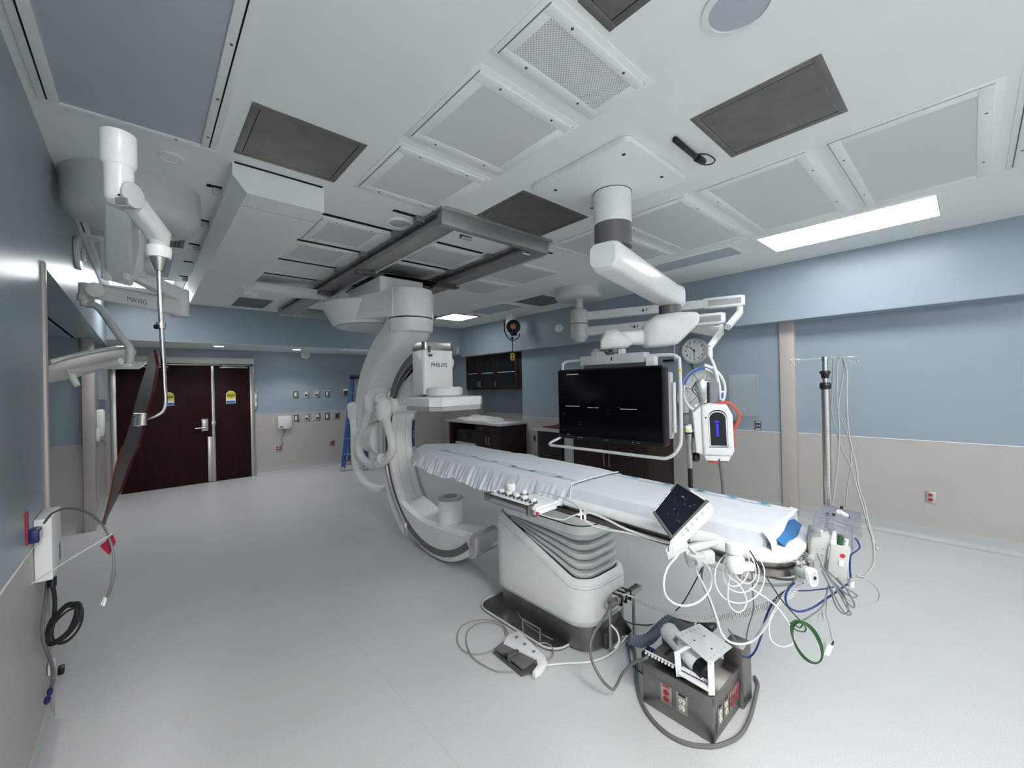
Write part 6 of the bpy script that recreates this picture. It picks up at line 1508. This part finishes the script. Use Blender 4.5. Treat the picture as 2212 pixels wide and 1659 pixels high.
# round handpiece with grey face
HP = thing('pump_connector', 'white oval connector with grey face and round port at the table corner', 'connector', dp(1758, 1248, 1.5))
MH = at_(dp(1758, 1248, 1.49), CAMM @ Matrix.Rotation(R_(8), 4, 'Z') @ Matrix.Rotation(R_(18), 4, 'Y'))
obj('shell', G().prism(rrect(.042, .066, .018, 5), MH @ Vector((0, 0, -.02)), MH.to_3x3() @ Vector((1, 0, 0)), MH.to_3x3() @ Vector((0, 1, 0)), .022, .004), BRIGHT, HP)
obj('face', G().prism(rrect(.027, .047, .012, 4), MH @ Vector((0, 0, .002)), MH.to_3x3() @ Vector((1, 0, 0)), MH.to_3x3() @ Vector((0, 1, 0)), .001), GREYP, HP)
obj('port', G().cyl(MH @ Vector((0, .0, .003)), MH @ Vector((0, 0, .006)), .006, n=16), BLACK, HP)
obj('body', G().cyl(MH @ Vector((.008, .012, -.06)), MH @ Vector((.004, .004, -.018)), .026, n=24, bev=.006), GREYP, HP)

# IV pole
ip = dp(1790, 1150, 1.93); ip0 = Vector((ip.x, ip.y, 0)); zi = lambda py: dp(1789, py, 1.93).z
IV = thing('iv_pole', 'steel IV pole with two looped hooks and black collars at the table foot', 'IV pole', Vector((ip.x, ip.y, .88)))
zlo = .88
obj('lower_tube', G().cyl(ip0+Z*zlo, ip0+Z*zi(838), .0165, n=28), STEEL, IV)
obj('upper_tube', G().cyl(ip0+Z*zi(840), ip0+Z*zi(772), .0105, n=24), STEEL, IV)
obj('collar', G().lathe([(.017, zi(841)), (.022, zi(838)), (.022, zi(829)), (.018, zi(826))], ip0, Z, 24), BLACK, IV)
obj('collar', G().lathe([(.014, zi(817)), (.017, zi(808)), (.022, zi(806)), (.022, zi(804)), (.018, zi(801))], ip0, Z, 24), BLACK, IV)
tz = zi(774); o_ = ip0+Z*tz
rr_ = Vector((rt.x, rt.y, 0)).normalized()
for s_ in (-1, 1):
    k = .155 if s_ < 0 else .155
    obj('hook', G().tube([o_, o_+rr_*s_*.075+Z*.002*s_, o_+rr_*s_*.12+Z*.004*s_, o_+rr_*s_*.15+Z*.000, o_+rr_*s_*.158-Z*.014, o_+rr_*s_*.145-Z*.024, o_+rr_*s_*.125-Z*.020, o_+rr_*s_*.105-Z*.004], .0028, 8), CHROME, IV)
obj('hub', G().cyl(o_-Z*.012, o_+Z*.008, .0125, n=20), CHROME, IV)
obj('hub_screw', G().sphere(o_+rr_*.03+Z*.004, .007), CHROME, IV)
obj('pole_clamp', G().box((-.03, -.02, -.03), (.03, .02, .03), .006, M=Matrix.Translation(ip0+Z*.93)), DSTEEL, IV)
obj('pole_bracket', G().box(Vector((2.26, .47, .905)), Vector((ip.x+.01, .50, .925)), .003), DSTEEL, IV)
gi = 'grey tubes draped over the IV pole hook'
cab('hanging_tube', 'grey tube draped over the hook running straight down behind the pole', [(1822, 772, 1.9), (1802, 775, 1.92), (1799, 800, 1.93), (1797, 850, 1.94), (1796, 885, 1.94), (1805, 925, 1.92), (1815, 960, 1.9), (1838, 1010, 1.86), (1850, 1050, 1.84), (1865, 1100, 1.8), (1876, 1140, 1.76), (1886, 1165, 1.74), (1893, 1180, 1.73)], .0032, CGREY, cat='tube')
cab('hanging_tube', 'grey tube from the hook curving left then crossing at mid height', [(1817, 770, 1.9), (1809, 790, 1.9), (1808, 830, 1.9), (1808, 870, 1.9), (1815, 900, 1.9), (1833, 945, 1.9), (1838, 975, 1.9), (1838, 1010, 1.9), (1830, 1055, 1.9), (1827, 1098, 1.9)], .0028, CGREY, cat='tube')
cab('hanging_tube', 'grey tube from the hook swinging down to the left of the clear box', [(1819, 770, 1.9), (1823, 790, 1.9), (1818, 830, 1.9), (1811, 880, 1.9), (1813, 930, 1.9), (1811, 980, 1.9), (1805, 1040, 1.9), (1798, 1090, 1.9)], .0036, CGREY, cat='tube')
cab('hanging_tube', 'grey tube hanging farthest right from the hook down to a small knob', [(1820, 770, 1.9), (1829, 800, 1.88), (1829, 850, 1.86), (1830, 890, 1.85), (1835, 945, 1.84), (1848, 1000, 1.82), (1855, 1050, 1.8), (1868, 1090, 1.78), (1876, 1130, 1.75), (1888, 1182, 1.72)], .0030, CGREY, cat='tube')
cab('hanging_tube', 'grey cable hanging right of the clear box and looping back under it', [(1874, 1120, 1.8), (1882, 1150, 1.74), (1888, 1190, 1.7), (1886, 1220, 1.66), (1870, 1243, 1.62), (1850, 1250, 1.6), (1835, 1252, 1.6)], .0045, CGREY)
single('tube_end_knob', G().sphere(dp(1893, 1184, 1.72), .009, 14, (1, 1, 1.2)), CGREY, 'small grey knob at the end of the rightmost hanging tube', 'knob')

# clear acrylic box with transducer holders and the two grey modules
AB = thing('acrylic_box', 'clear acrylic box with fittings inside on top of the grey modules', 'acrylic box', dp(1808, 1140, 1.8))
tp_ = [dp(1782, 1091, 1.86), dp(1859, 1109, 1.98), dp(1840, 1135, 1.76), dp(1759, 1113, 1.64)]
bt_ = [p+Vector((0, 0, -.075)) for p in tp_]; bt_[1] = tp_[1]+Vector((0, 0, -.11)); bt_[2] = tp_[2]+Vector((0, 0, -.11))
obj('lid', G().loft([tp_, [p-Z*.004 for p in tp_]]), ACRYLG, AB)
for i in range(4):
    a, b, c, d_ = tp_[i], tp_[(i+1) % 4], bt_[(i+1) % 4], bt_[i]
    nn_ = (b-a).cross(d_-a).normalized()*.003
    obj('side', G().loft([[a, b, c, d_], [a+nn_, b+nn_, c+nn_, d_+nn_]]), ACRYLG, AB)
obj('edge_beading', G().tube(tp_+[tp_[0]], .0024, 6, 0).tube([tp_[3], bt_[3]], .0024, 6, 0).tube([tp_[2], bt_[2]], .0024, 6, 0), GREYT, AB)
for a, b, d_ in ((1818, 1096, 1.86), (1801, 1112, 1.76)): obj('lid_knob', G().cyl(dp(a, b+3, d_), dp(a, b-3, d_), .006, n=14, bev=.001), BLACK, AB)
obj('syringe', G().cyl(dp(1812, 1105, 1.82), dp(1828, 1114, 1.85), .010, n=16), WHITEP, AB)
obj('blue_valve', G().cyl(dp(1787, 1108, 1.74), dp(1787, 1132, 1.74), .006, n=12), DBLUE, AB); obj('blue_valve', G().sphere(dp(1832, 1117, 1.85), .008), DBLUE, AB)
obj('inner_bracket', G().box((-.04, -.004, -.02), (.04, .004, .02), .002, M=at_(dp(1800, 1128, 1.78), CAMM @ Matrix.Rotation(R_(-18), 4, 'Z'))), BRIGHT, AB)
M1 = thing('signal_module', 'grey metal module with two screws on its front at the table foot', 'module', dp(1768, 1185, 1.66))
R1_ = CAMM @ Matrix.Rotation(R_(-5), 4, 'Z') @ Matrix.Rotation(R_(-28), 4, 'Y') @ Matrix.Rotation(R_(8), 4, 'X')
Q = at_(dp(1770, 1184, 1.66), R1_ @ Matrix.Scale(1.12, 4))
obj('case', G().box((-.030, -.052, -.075), (.030, .056, .0), .008, M=Q), MODG, M1)
obj('front_plate', G().box((-.026, -.036, 0), (.022, .040, .002), .0008, M=Q), MODG, M1)
for y in (-.022, .004): obj('screw', G().sphere(Q @ Vector((.010, y, .002)), .0042, 12, (1, 1, 1)), CHROME, M1)
obj('top_tape', G().box((-.022, .056, -.03), (.006, .066, -.004), .002, M=Q), STICK, M1)
M2_ = thing('signal_module', 'grey module with a red oval logo, green and white plugs on top', 'module', dp(1815, 1215, 1.66))
Q = at_(dp(1812, 1215, 1.62), CAMM @ Matrix.Rotation(R_(-5), 4, 'Z') @ Matrix.Rotation(R_(-25), 4, 'Y') @ Matrix.Rotation(R_(8), 4, 'X') @ Matrix.Scale(1.08, 4))
obj('case', G().box((-.030, -.060, -.055), (.030, .062, .0), .006, M=Q), MODG, M2_)
obj('logo', G().cyl(Q @ Vector((.008, .028, -.001)), Q @ Vector((.008, .028, .0015)), .0085, n=24), REDTAG, M2_)
obj('switch', G().box((-.0, -.012, 0), (.014, .010, .003), .001, M=Q), WHITEP, M2_)
obj('lower_step', G().box((-.034, .0, -.05), (-.028, .05, -.005), .002, M=Q), MODG, M2_)
obj('green_plug', G().box((-.008, .060, -.025), (.008, .098, -.008), .003, M=Q), GREEN, M2_)
obj('white_plug', G().lathe([(.012, 0), (.011, .012), (.009, .014), (.010, .020), (.007, .022), (.009, .028), (.006, .030), (.008, .036), (.005, .05)], Q @ Vector((-.020, .060, -.018)), Q.to_3x3() @ Vector((0, 1, 0)), 16), BRIGHT, M2_)
obj('striped_plug', G().lathe([(.007, 0), (.007, .008), (.005, .009), (.007, .012), (.007, .018), (.005, .019), (.007, .022), (.007, .03)], Q @ Vector((.019, .056, -.02)), Q.to_3x3() @ Vector((0, 1, 0)), 14), WHITEP, M2_)
single('grey_plug', G().cyl(dp(1838, 1250, 1.62), dp(1838, 1268, 1.62), .011, n=8, bev=.002), LGREY, 'pale grey plug under the red logo module on the blue cable', 'plug')
cab('blue_cable', 'dark blue cable running up the side of the red logo module', [(1838, 1250, 1.62), (1836, 1225, 1.63), (1838, 1200, 1.64), (1850, 1190, 1.66), (1857, 1182, 1.68), (1853, 1170, 1.7), (1848, 1163, 1.72)], .0035, CBLUE)
cab('blue_cable', 'blue cable making a wide loop below the table foot corner', [(1722, 1255, 1.56), (1706, 1268, 1.55), (1697, 1290, 1.54), (1703, 1310, 1.54), (1725, 1321, 1.54), (1755, 1313, 1.55), (1785, 1293, 1.57), (1812, 1275, 1.6), (1830, 1262, 1.62)], .0038, CBLUE)
cab('blue_cable', 'blue cable hanging from the table foot down to the steel box socket', [(1735, 1258, 1.6), (1700, 1275, 1.62), (1675, 1295, 1.64), (1660, 1320, 1.66), (1651, 1345, 1.68), (1644, 1375, 1.72), (1632, 1405, 1.76), (1618, 1420, 1.78), (1604, 1418, 1.78)], .0042, CBLUE)
cab('grey_tube', 'pale grey tube bundle sloping from the table foot beside the corrugated hose', [(1728, 1246, 1.54), (1705, 1275, 1.58), (1678, 1310, 1.62), (1655, 1345, 1.66), (1635, 1375, 1.7)], .0065, LGREY)
for i, (pts, lab) in enumerate((
    ([(1778, 1228, 1.58), (1795, 1250, 1.56), (1812, 1280, 1.54), (1828, 1310, 1.53), (1838, 1325, 1.53), (1828, 1327, 1.53), (1812, 1305, 1.53), (1795, 1270, 1.55), (1775, 1232, 1.57)], 'longest'),
    ([(1780, 1230, 1.57), (1800, 1262, 1.55), (1825, 1295, 1.53), (1842, 1312, 1.53), (1845, 1303, 1.53), (1830, 1275, 1.54), (1808, 1248, 1.56)], 'second'),
    ([(1776, 1232, 1.58), (1790, 1262, 1.57), (1802, 1300, 1.56), (1812, 1318, 1.56), (1824, 1326, 1.56), (1833, 1318, 1.56), (1826, 1295, 1.56), (1806, 1262, 1.57)], 'third'),
    ([(1772, 1222, 1.6), (1795, 1240, 1.58), (1820, 1265, 1.56), (1850, 1285, 1.55), (1840, 1290, 1.55), (1812, 1270, 1.56)], 'fourth'),
    ([(1765, 1195, 1.62), (1775, 1220, 1.6), (1790, 1245, 1.58), (1815, 1272, 1.56), (1825, 1288, 1.56)], 'fifth'))):
    cab('grey_wire', {'longest': 'tangled grey wire, longest loop below the red logo module', 'second': 'tangled grey wire, rightmost narrow loop below the red logo module', 'third': 'tangled grey wire, loop hanging nearest the blue cable under the modules', 'fourth': 'tangled grey wire sloping to the right under the two modules', 'fifth': 'grey wire running down between the two grey modules'}[lab], pts, .0027, CDGREY)
cab('grey_wire', 'grey cable making the big loop far right below the modules', [(1850, 1243, 1.6), (1872, 1250, 1.6), (1892, 1268, 1.6), (1900, 1285, 1.6), (1894, 1300, 1.6), (1872, 1306, 1.6), (1845, 1303, 1.6), (1825, 1290, 1.58), (1806, 1275, 1.57)], .0032, CGREY)
cab('thin_wire', 'thin green-grey wire from the modules down to the green coil', [(1790, 1265, 1.56), (1784, 1290, 1.55), (1775, 1312, 1.54), (1752, 1330, 1.53), (1735, 1340, 1.52), (1728, 1342, 1.5)], .003, CDGREY)
cab('thin_wire', 'thin white-grey lead with a jack hanging below the modules', [(1786, 1268, 1.6), (1785, 1300, 1.6), (1784, 1325, 1.6), (1790, 1345, 1.6), (1795, 1370, 1.6), (1799, 1385, 1.6)], .0022, CGREY)
single('jack_plug', G().cyl(dp(1778, 1318, 1.6), dp(1780, 1335, 1.6), .0055, n=12, bev=.001), GREYP, 'small grey jack plug hanging on the thin lead', 'plug')
cab('ring_loop', 'tiny grey wire ring beside the hanging jack plug', loop(1775, 1332, 8, 8, 0, 1.6), .0015, CGREY)
single('pulse_clip', G().box((-.012, -.022, -.01), (.012, .022, .01), .003, M=at_(dp(1786, 1402, 1.6), CAMM @ Matrix.Rotation(R_(-22), 4, 'Z'))), LGREY, 'pale grey finger clip sensor dangling beside the green coil', 'sensor clip')
cab('sensor_lead', 'short dark lead above the dangling finger clip', [(1800, 1384, 1.6), (1799, 1390, 1.6), (1794, 1396, 1.6)], .003, BLACK)
for i in range(3):
    cab('green_cable_coil', 'loop of dark green cable hanging in the coil below the table foot', loop(1742+i*1.5, 1386+i, 23+i*2, 52-i*1.5, -31+i*2, 1.47+i*.006, n=18), .0026, GREEN, group='dark green cable coil loops')
cab('green_cable_knot', 'dark green cable small double loop at the top of the green coil', [(1708, 1352, 1.47), (1722, 1362, 1.47), (1738, 1364, 1.47), (1740, 1354, 1.47), (1728, 1345, 1.47), (1718, 1350, 1.47), (1728, 1356, 1.47), (1733, 1348, 1.47), (1722, 1340, 1.47), (1706, 1347, 1.47)], .0025, GREEN)
cab('thin_wire', 'thin black wire from the table edge to the top of the green coil', [(1620, 1190, 1.5), (1650, 1238, 1.52), (1690, 1298, 1.5), (1728, 1340, 1.48)], .0022, RUBBER)
cab('thin_wire', 'thin dark vertical wire hanging left of the canister to the box', [(1622, 1205, 1.6), (1624, 1235, 1.62), (1627, 1290, 1.66), (1627, 1320, 1.68), (1618, 1350, 1.72), (1612, 1380, 1.76), (1613, 1402, 1.78)], .0024, CDGREY)
cab('thin_wire', 'dark wire dropping from the touch panel clamp to the black adapter', [(1520, 1215, 1.72), (1516, 1255, 1.75), (1530, 1290, 1.8), (1545, 1330, 1.85), (1552, 1348, 1.88)], .004, CDGREY)
cab('thin_wire', 'dark wire from the black adapter down to the right end of the steel box', [(1574, 1360, 1.86), (1590, 1385, 1.86), (1594, 1392, 1.87)], .004, CDGREY)
cab('thin_wire', 'dark blue wire running level below the connector under the table foot', [(1712, 1275, 1.58), (1740, 1276, 1.57), (1780, 1272, 1.56), (1800, 1268, 1.57)], .0026, DBLUE)
for i in range(5):
    cab('clear_tubing', 'thin clear tubing looping over the foot end of the white table top', [(1705+i*3, 1168+i*4, 1.62-.01*i), (1720, 1180+i*5, 1.58), (1738, 1192+i*5, 1.54), (1752, 1200+i*3, 1.55), (1760, 1188+i*3, 1.6)], .0026, ACRYL, cat='tubing', group='thin clear tubes at the table foot')

# injector on its pole beyond the table
ij = dp(1545, 932, 2.55)
SI = .92
IJ = thing('contrast_injector', 'white power injector head with black display and blue light', 'injector', ij)
MI = at_(ij, CAMM @ Matrix.Rotation(R_(3), 4, 'Z') @ Matrix.Rotation(R_(-22), 4, 'Y') @ Matrix.Scale(.92, 4))
def ibx(g, lo, hi, bev=0): return g.box(lo, hi, bev, M=MI)
U_, V_, N_ = (MI.to_3x3() @ Vector(v) for v in ((1, 0, 0), (0, 1, 0), (0, 0, 1)))
def ip_(x, y, z): return MI @ Vector((x, y, z))
outl = [(-.075, -.15), (.085, -.15), (.10, -.12), (.10, .10), (.07, .165), (-.03, .178), (-.075, .16)]
obj('body', G().prism(outl, ip_(0, 0, -.11), U_, V_, .12, .018, 3), BRIGHT, IJ)
obj('side_flank', G().prism([(-.115, -.135), (-.07, -.15), (-.07, .165), (-.125, .12)], ip_(0, 0, -.13), U_, V_, .12, .012, 3), WHITE, IJ)
obj('foot_cover', G().prism([(-.06, -.185), (.07, -.185), (.085, -.14), (-.075, -.14)], ip_(0, 0, -.10), U_, V_, .092, .01), BRIGHT, IJ)
disp = [(-.048, -.095), (.055, -.095), (.055, .09)]+[(.0035+.0515*math.cos(R_(a)), .09+.045*math.sin(R_(a))) for a in range(15, 180, 15)]+[(-.048, .09)]
obj('display_window', G().prism([(x+.012, y) for x, y in disp], ip_(0, 0, .021), U_, V_, .002), BLACK, IJ, label='glossy black display window')
obj('blue_light', ibx(ibx(G(), (.005, -.03, .0235), (.02, .055, .0245)), (-.002, .062, .0235), (.024, .075, .0245)), LED, IJ)
obj('window_frame', G().tube([ip_(x+.012, y, .021) for x, y in disp]+[ip_(-.036, -.095, .021)], .004, 8, 0), BRIGHT, IJ)
obj('camera_dot', G().cyl(ip_(-.055, .095, .019), ip_(-.055, .095, .022), .005, n=12), BLACK, IJ)
obj('seam', ibx(G(), (-.07, -.105, .0195), (.098, -.103, .021)), LGREY, IJ)
obj('orange_knob', G().cyl(ip_(-.01, -.215, -.05), ip_(-.01, -.183, -.05), .042, n=10, bev=.005), ORANGE, IJ, label='orange red knob under the head')
obj('orange_strip', G().prism([(.10, .0), (.106, .0), (.106, -.1), (.10, -.1)], ip_(0, 0, -.03), U_, V_, .03), ORANGE, IJ)
obj('orange_tube', G().tube([ip_(-.02, .18, -.02), ip_(.03, .19, -.02), ip_(.09, .19, -.03), ip_(.13, .15, -.04), ip_(.155, .10, -.04), ip_(.14, .05, -.04), ip_(.115, -.0, -.04)], .008, 10), ORANGE, IJ, label='bent orange tube on the right side')
obj('tilt_joint', G().cyl(ip_(-.135, .02, -.05), ip_(-.10, .02, -.04), .032, n=24, bev=.004), CHROME, IJ)
obj('yoke', G().cyl(ip_(-.165, .02, -.055), ip_(-.12, .02, -.05), .025, n=20, bev=.005), BRIGHT, IJ)
obj('yoke_block', ibx(G(), (-.185, -.012, -.085), (-.135, .038, -.02), .01), BRIGHT, IJ)
obj('warning_label', G().prism([(-.170, .0), (-.145, .0), (-.1575, .024)], ip_(0, 0, -.0195), U_, V_, .001), YELLOW, IJ)
obj('side_knob', G().cyl(ip_(-.13, -.035, -.03), ip_(-.112, -.035, -.03), .014, n=16, bev=.003), BLACK, IJ)
obj('lever', G().cyl(ip_(-.115, .17, -.05), ip_(-.085, .19, -.05), .012, n=14), BRIGHT, IJ)
# syringe assembly on top
obj('syringe_cradle', G().prism([(-.075, .175), (-.035, .175), (-.03, .31), (-.06, .33), (-.10, .31)], ip_(0, 0, -.09), U_, V_, .08, .01), CHROME, IJ)
obj('syringe', G().cyl(ip_(.0, .17, -.03), ip_(.005, .33, -.03), .032, n=24), ACRYLG, IJ)
obj('plunger', G().cyl(ip_(-.035, .17, -.03), ip_(-.028, .325, -.03), .012, n=14), BLACK, IJ)
obj('chrome_arm', G().tube([ip_(-.06, .17, -.04), ip_(-.09, .24, -.04), ip_(-.12, .29, -.04), ip_(-.08, .335, -.04), ip_(-.02, .335, -.04)], .011, 10), CHROME, IJ)
for k in range(3): obj('cradle_hole', G().cyl(ip_(-.028, .22+.035*k, -.008), ip_(-.028, .22+.035*k, -.004), .006, n=10), BLKT, IJ)
IP = thing('injector_pole', 'steel pole with black lower sleeve and knob carrying the injector', 'injector pole', dp(1500, 1045, 2.60))
pa = ip_(-.160, -.02, -.055); pq = Vector((pa.x, pa.y, 0)); 
obj('tube', G().cyl(pq+Z*1.10, pq+Z*(pa.z+.01), .0165, n=24), STEEL, IP)
obj('socket', G().lathe([(.0165, -.10), (.02, -.06), (.026, -.03), (.026, .0)], pa, Z, 24), STEEL, IP)
obj('socket_ring', G().cyl(pa, pa+Z*.01, .0265, n=24), BLACK, IP)
obj('black_sleeve', G().cyl(pq+Z*.86, pq+Z*1.115, .0145, n=20), BLACK, IP)
zk = dp(1500, 990, 2.6).z
obj('clamp_ring', G().cyl(pq+Z*(zk-.015), pq+Z*(zk+.015), .022, n=24), STEEL, IP)
obj('star_knob', G().cyl(pq+Z*zk+rt*.02, pq+Z*zk+rt*.055, .030, n=7, bev=.006), BLACK, IP)
obj('rail_clamp', G().box((-.03, -.03, .86), (.03, .03, .93), .006, M=Matrix.Translation(pq)), DSTEEL, IP)
obj('clamp_bar', G().box(Vector((topx(pq.y)[1]-.02, pq.y-.015, .905)), Vector((pq.x+.01, pq.y+.015, .93)), .003), DSTEEL, IP)
cab('injector_cable', 'dark grey cable hanging from the injector down behind the table', [(1553, 990, 2.55), (1558, 1020, 2.58), (1561, 1045, 2.6), (1562, 1075, 2.62), (1562, 1110, 2.64), (1560, 1130, 2.6)], .0095, CDGREY)

# ------------------------------------------------------------------ things on the near left wall
WB = thing('wall_device', 'white box mounted on the left wall at the corner guard', 'wall device', (XL, 2.94, .83))
obj('case', G().box((XL+.001, 2.80, .82), (-.318, 3.07, 1.10), .004), WHITEP, WB)
obj('symbols', G().box((-.3185, 2.98, .85), (-.3172, 3.03, .93)), GREYT, WB)
wd = lambda a, b, x=-.345: on(a, b, 0, x)
single('blue_connector', G().box((XL+.002, 2.66, 1.03), (-.34, 2.74, 1.085), .006).box((-.3415, 2.665, 1.04), (-.3385, 2.69, 1.06)), DBLUE, 'blue connector block on the left wall at the top of the white box', 'connector')
for i, y in enumerate((2.675, 2.715)): pass
single('connector_window', G().box((-.3395, 2.67, 1.037), (-.3375, 2.695, 1.075), .001).box((-.3395, 2.705, 1.037), (-.3375, 2.73, 1.075), .001), LGREY, 'pale double window on the face of the blue connector', 'label')
single('red_strip', G().box((XL+.001, 2.645, 1.03), (XL+.006, 2.67, 1.17), .001), REDTAG, 'thin red strip on the left wall above the blue connector', 'strip')
cab('grey_cable', 'grey cable arching out from the blue connector and hanging over the floor', [(95, 1130, 1.75), (115, 1108, 1.72), (150, 1098, 1.68), (190, 1108, 1.64), (222, 1135, 1.6), (240, 1175, 1.58), (246, 1210, 1.57), (244, 1240, 1.56), (238, 1270, 1.56), (230, 1290, 1.56)], .0042, CDGREY)
cab('grey_cable', 'thin second strand of the hanging grey cable below the red tag', [(246, 1212, 1.58), (248, 1240, 1.58), (242, 1268, 1.57), (234, 1288, 1.57)], .0028, CDGREY)
single('cable_tips', G().cyl(dp(229, 1288, 1.56), dp(224, 1308, 1.56), .0045, n=10).cyl(dp(226, 1290, 1.56), dp(219, 1306, 1.56), .0035, n=10), WHITEP, 'white plug tips at the end of the hanging grey cable', 'plug')
cab('white_rod', 'thin white rod slanting from the white wall box to the grey cable', [(69, 1260, 1.6), (150, 1208, 1.58), (241, 1154, 1.57)], .0028, CWHITE, sm=0, cat='rod')
single('red_tag', G().prism([(-.0, .0), (.022, .03), (.038, -.005), (.012, -.055), (-.025, -.02)], dp(230, 1168, 1.6), rt, up, .002), REDTAG, 'dark red folded tag hanging at the tip of the white rod', 'tag')
single('black_connector', G().cyl(wd(112, 1246, -.33), wd(112, 1268, -.33), .016, n=16, bev=.003), BLACK, 'black round plug under the white wall box', 'plug')
cab('black_cable', 'black cable from the plug under the white wall box down to the coil', [wd(113, 1262, -.33), wd(118, 1290, -.33), wd(118, 1320, -.33), wd(114, 1345, -.33), wd(110, 1370, -.335)], .008, RUBBER)
for i, (a, b, rx, ry, rot) in enumerate(((142, 1343, 20, 50, 36), (137, 1348, 24, 52, 40), (139, 1350, 30, 46, 42), (132, 1348, 20, 52, 30), (146, 1347, 26, 48, 30), (136, 1350, 16, 46, 42))):
    cab('black_cable_coil', 'loop of the thick black cable coil hanging on the left wall', loop(a, b, rx, ry, rot, 1.90+(i%5)*.005, n=18), .0048, RUBBER, group='black cable coil loops on the left wall')
cab('wall_cable', 'dark grey cable hanging down the left wall behind the black coil', [wd(103, 1255, -.36), wd(98, 1300, -.36), wd(92, 1350, -.36), wd(93, 1380, -.36), wd(100, 1405, -.355), wd(112, 1435, -.35), wd(115, 1465, -.35), wd(110, 1487, -.35)], .0075, CDGREY)
cab('wall_cable', 'thin grey conduit running down the left wall below the white box', [wd(107, 1255, -.365), wd(109, 1330, -.365), wd(111, 1420, -.365), wd(112, 1500, -.365), wd(114, 1540, -.365)], .004, CGREY)
single('wall_plate', G().prism([(-.03, -.012), (.0, .03), (.035, -.0), (.022, -.03), (-.028, -.03)], wd(105, 1440, -.372), (0, 1, 0), Z, .012).box(wd(105, 1440, -.372)-Vector((0, .04, .03)), wd(105, 1440, -.372)+Vector((.02, .04, .02)), .005), WHITEP, 'white plastic wall plate low on the left wall', 'wall plate')
single('wall_plug', G().box(wd(128, 1448, -.36)-Vector((.005, .02, .02)), wd(128, 1448, -.36)+Vector((.02, .02, .02)), .005), BLACK, 'small black plug beside the low white wall plate', 'plug')
BC = thing('blue_clip', 'small blue clamp hanging on the cable low on the left wall', 'clamp', wd(105, 1500))
obj('upper_jaw', G().sphere(wd(108, 1494, -.35), .022, 14, (.5, 1, .8)), DBLUE, BC)
obj('lower_jaw', G().sphere(wd(102, 1512, -.35), .024, 14, (.5, 1.1, .7)), DBLUE, BC)
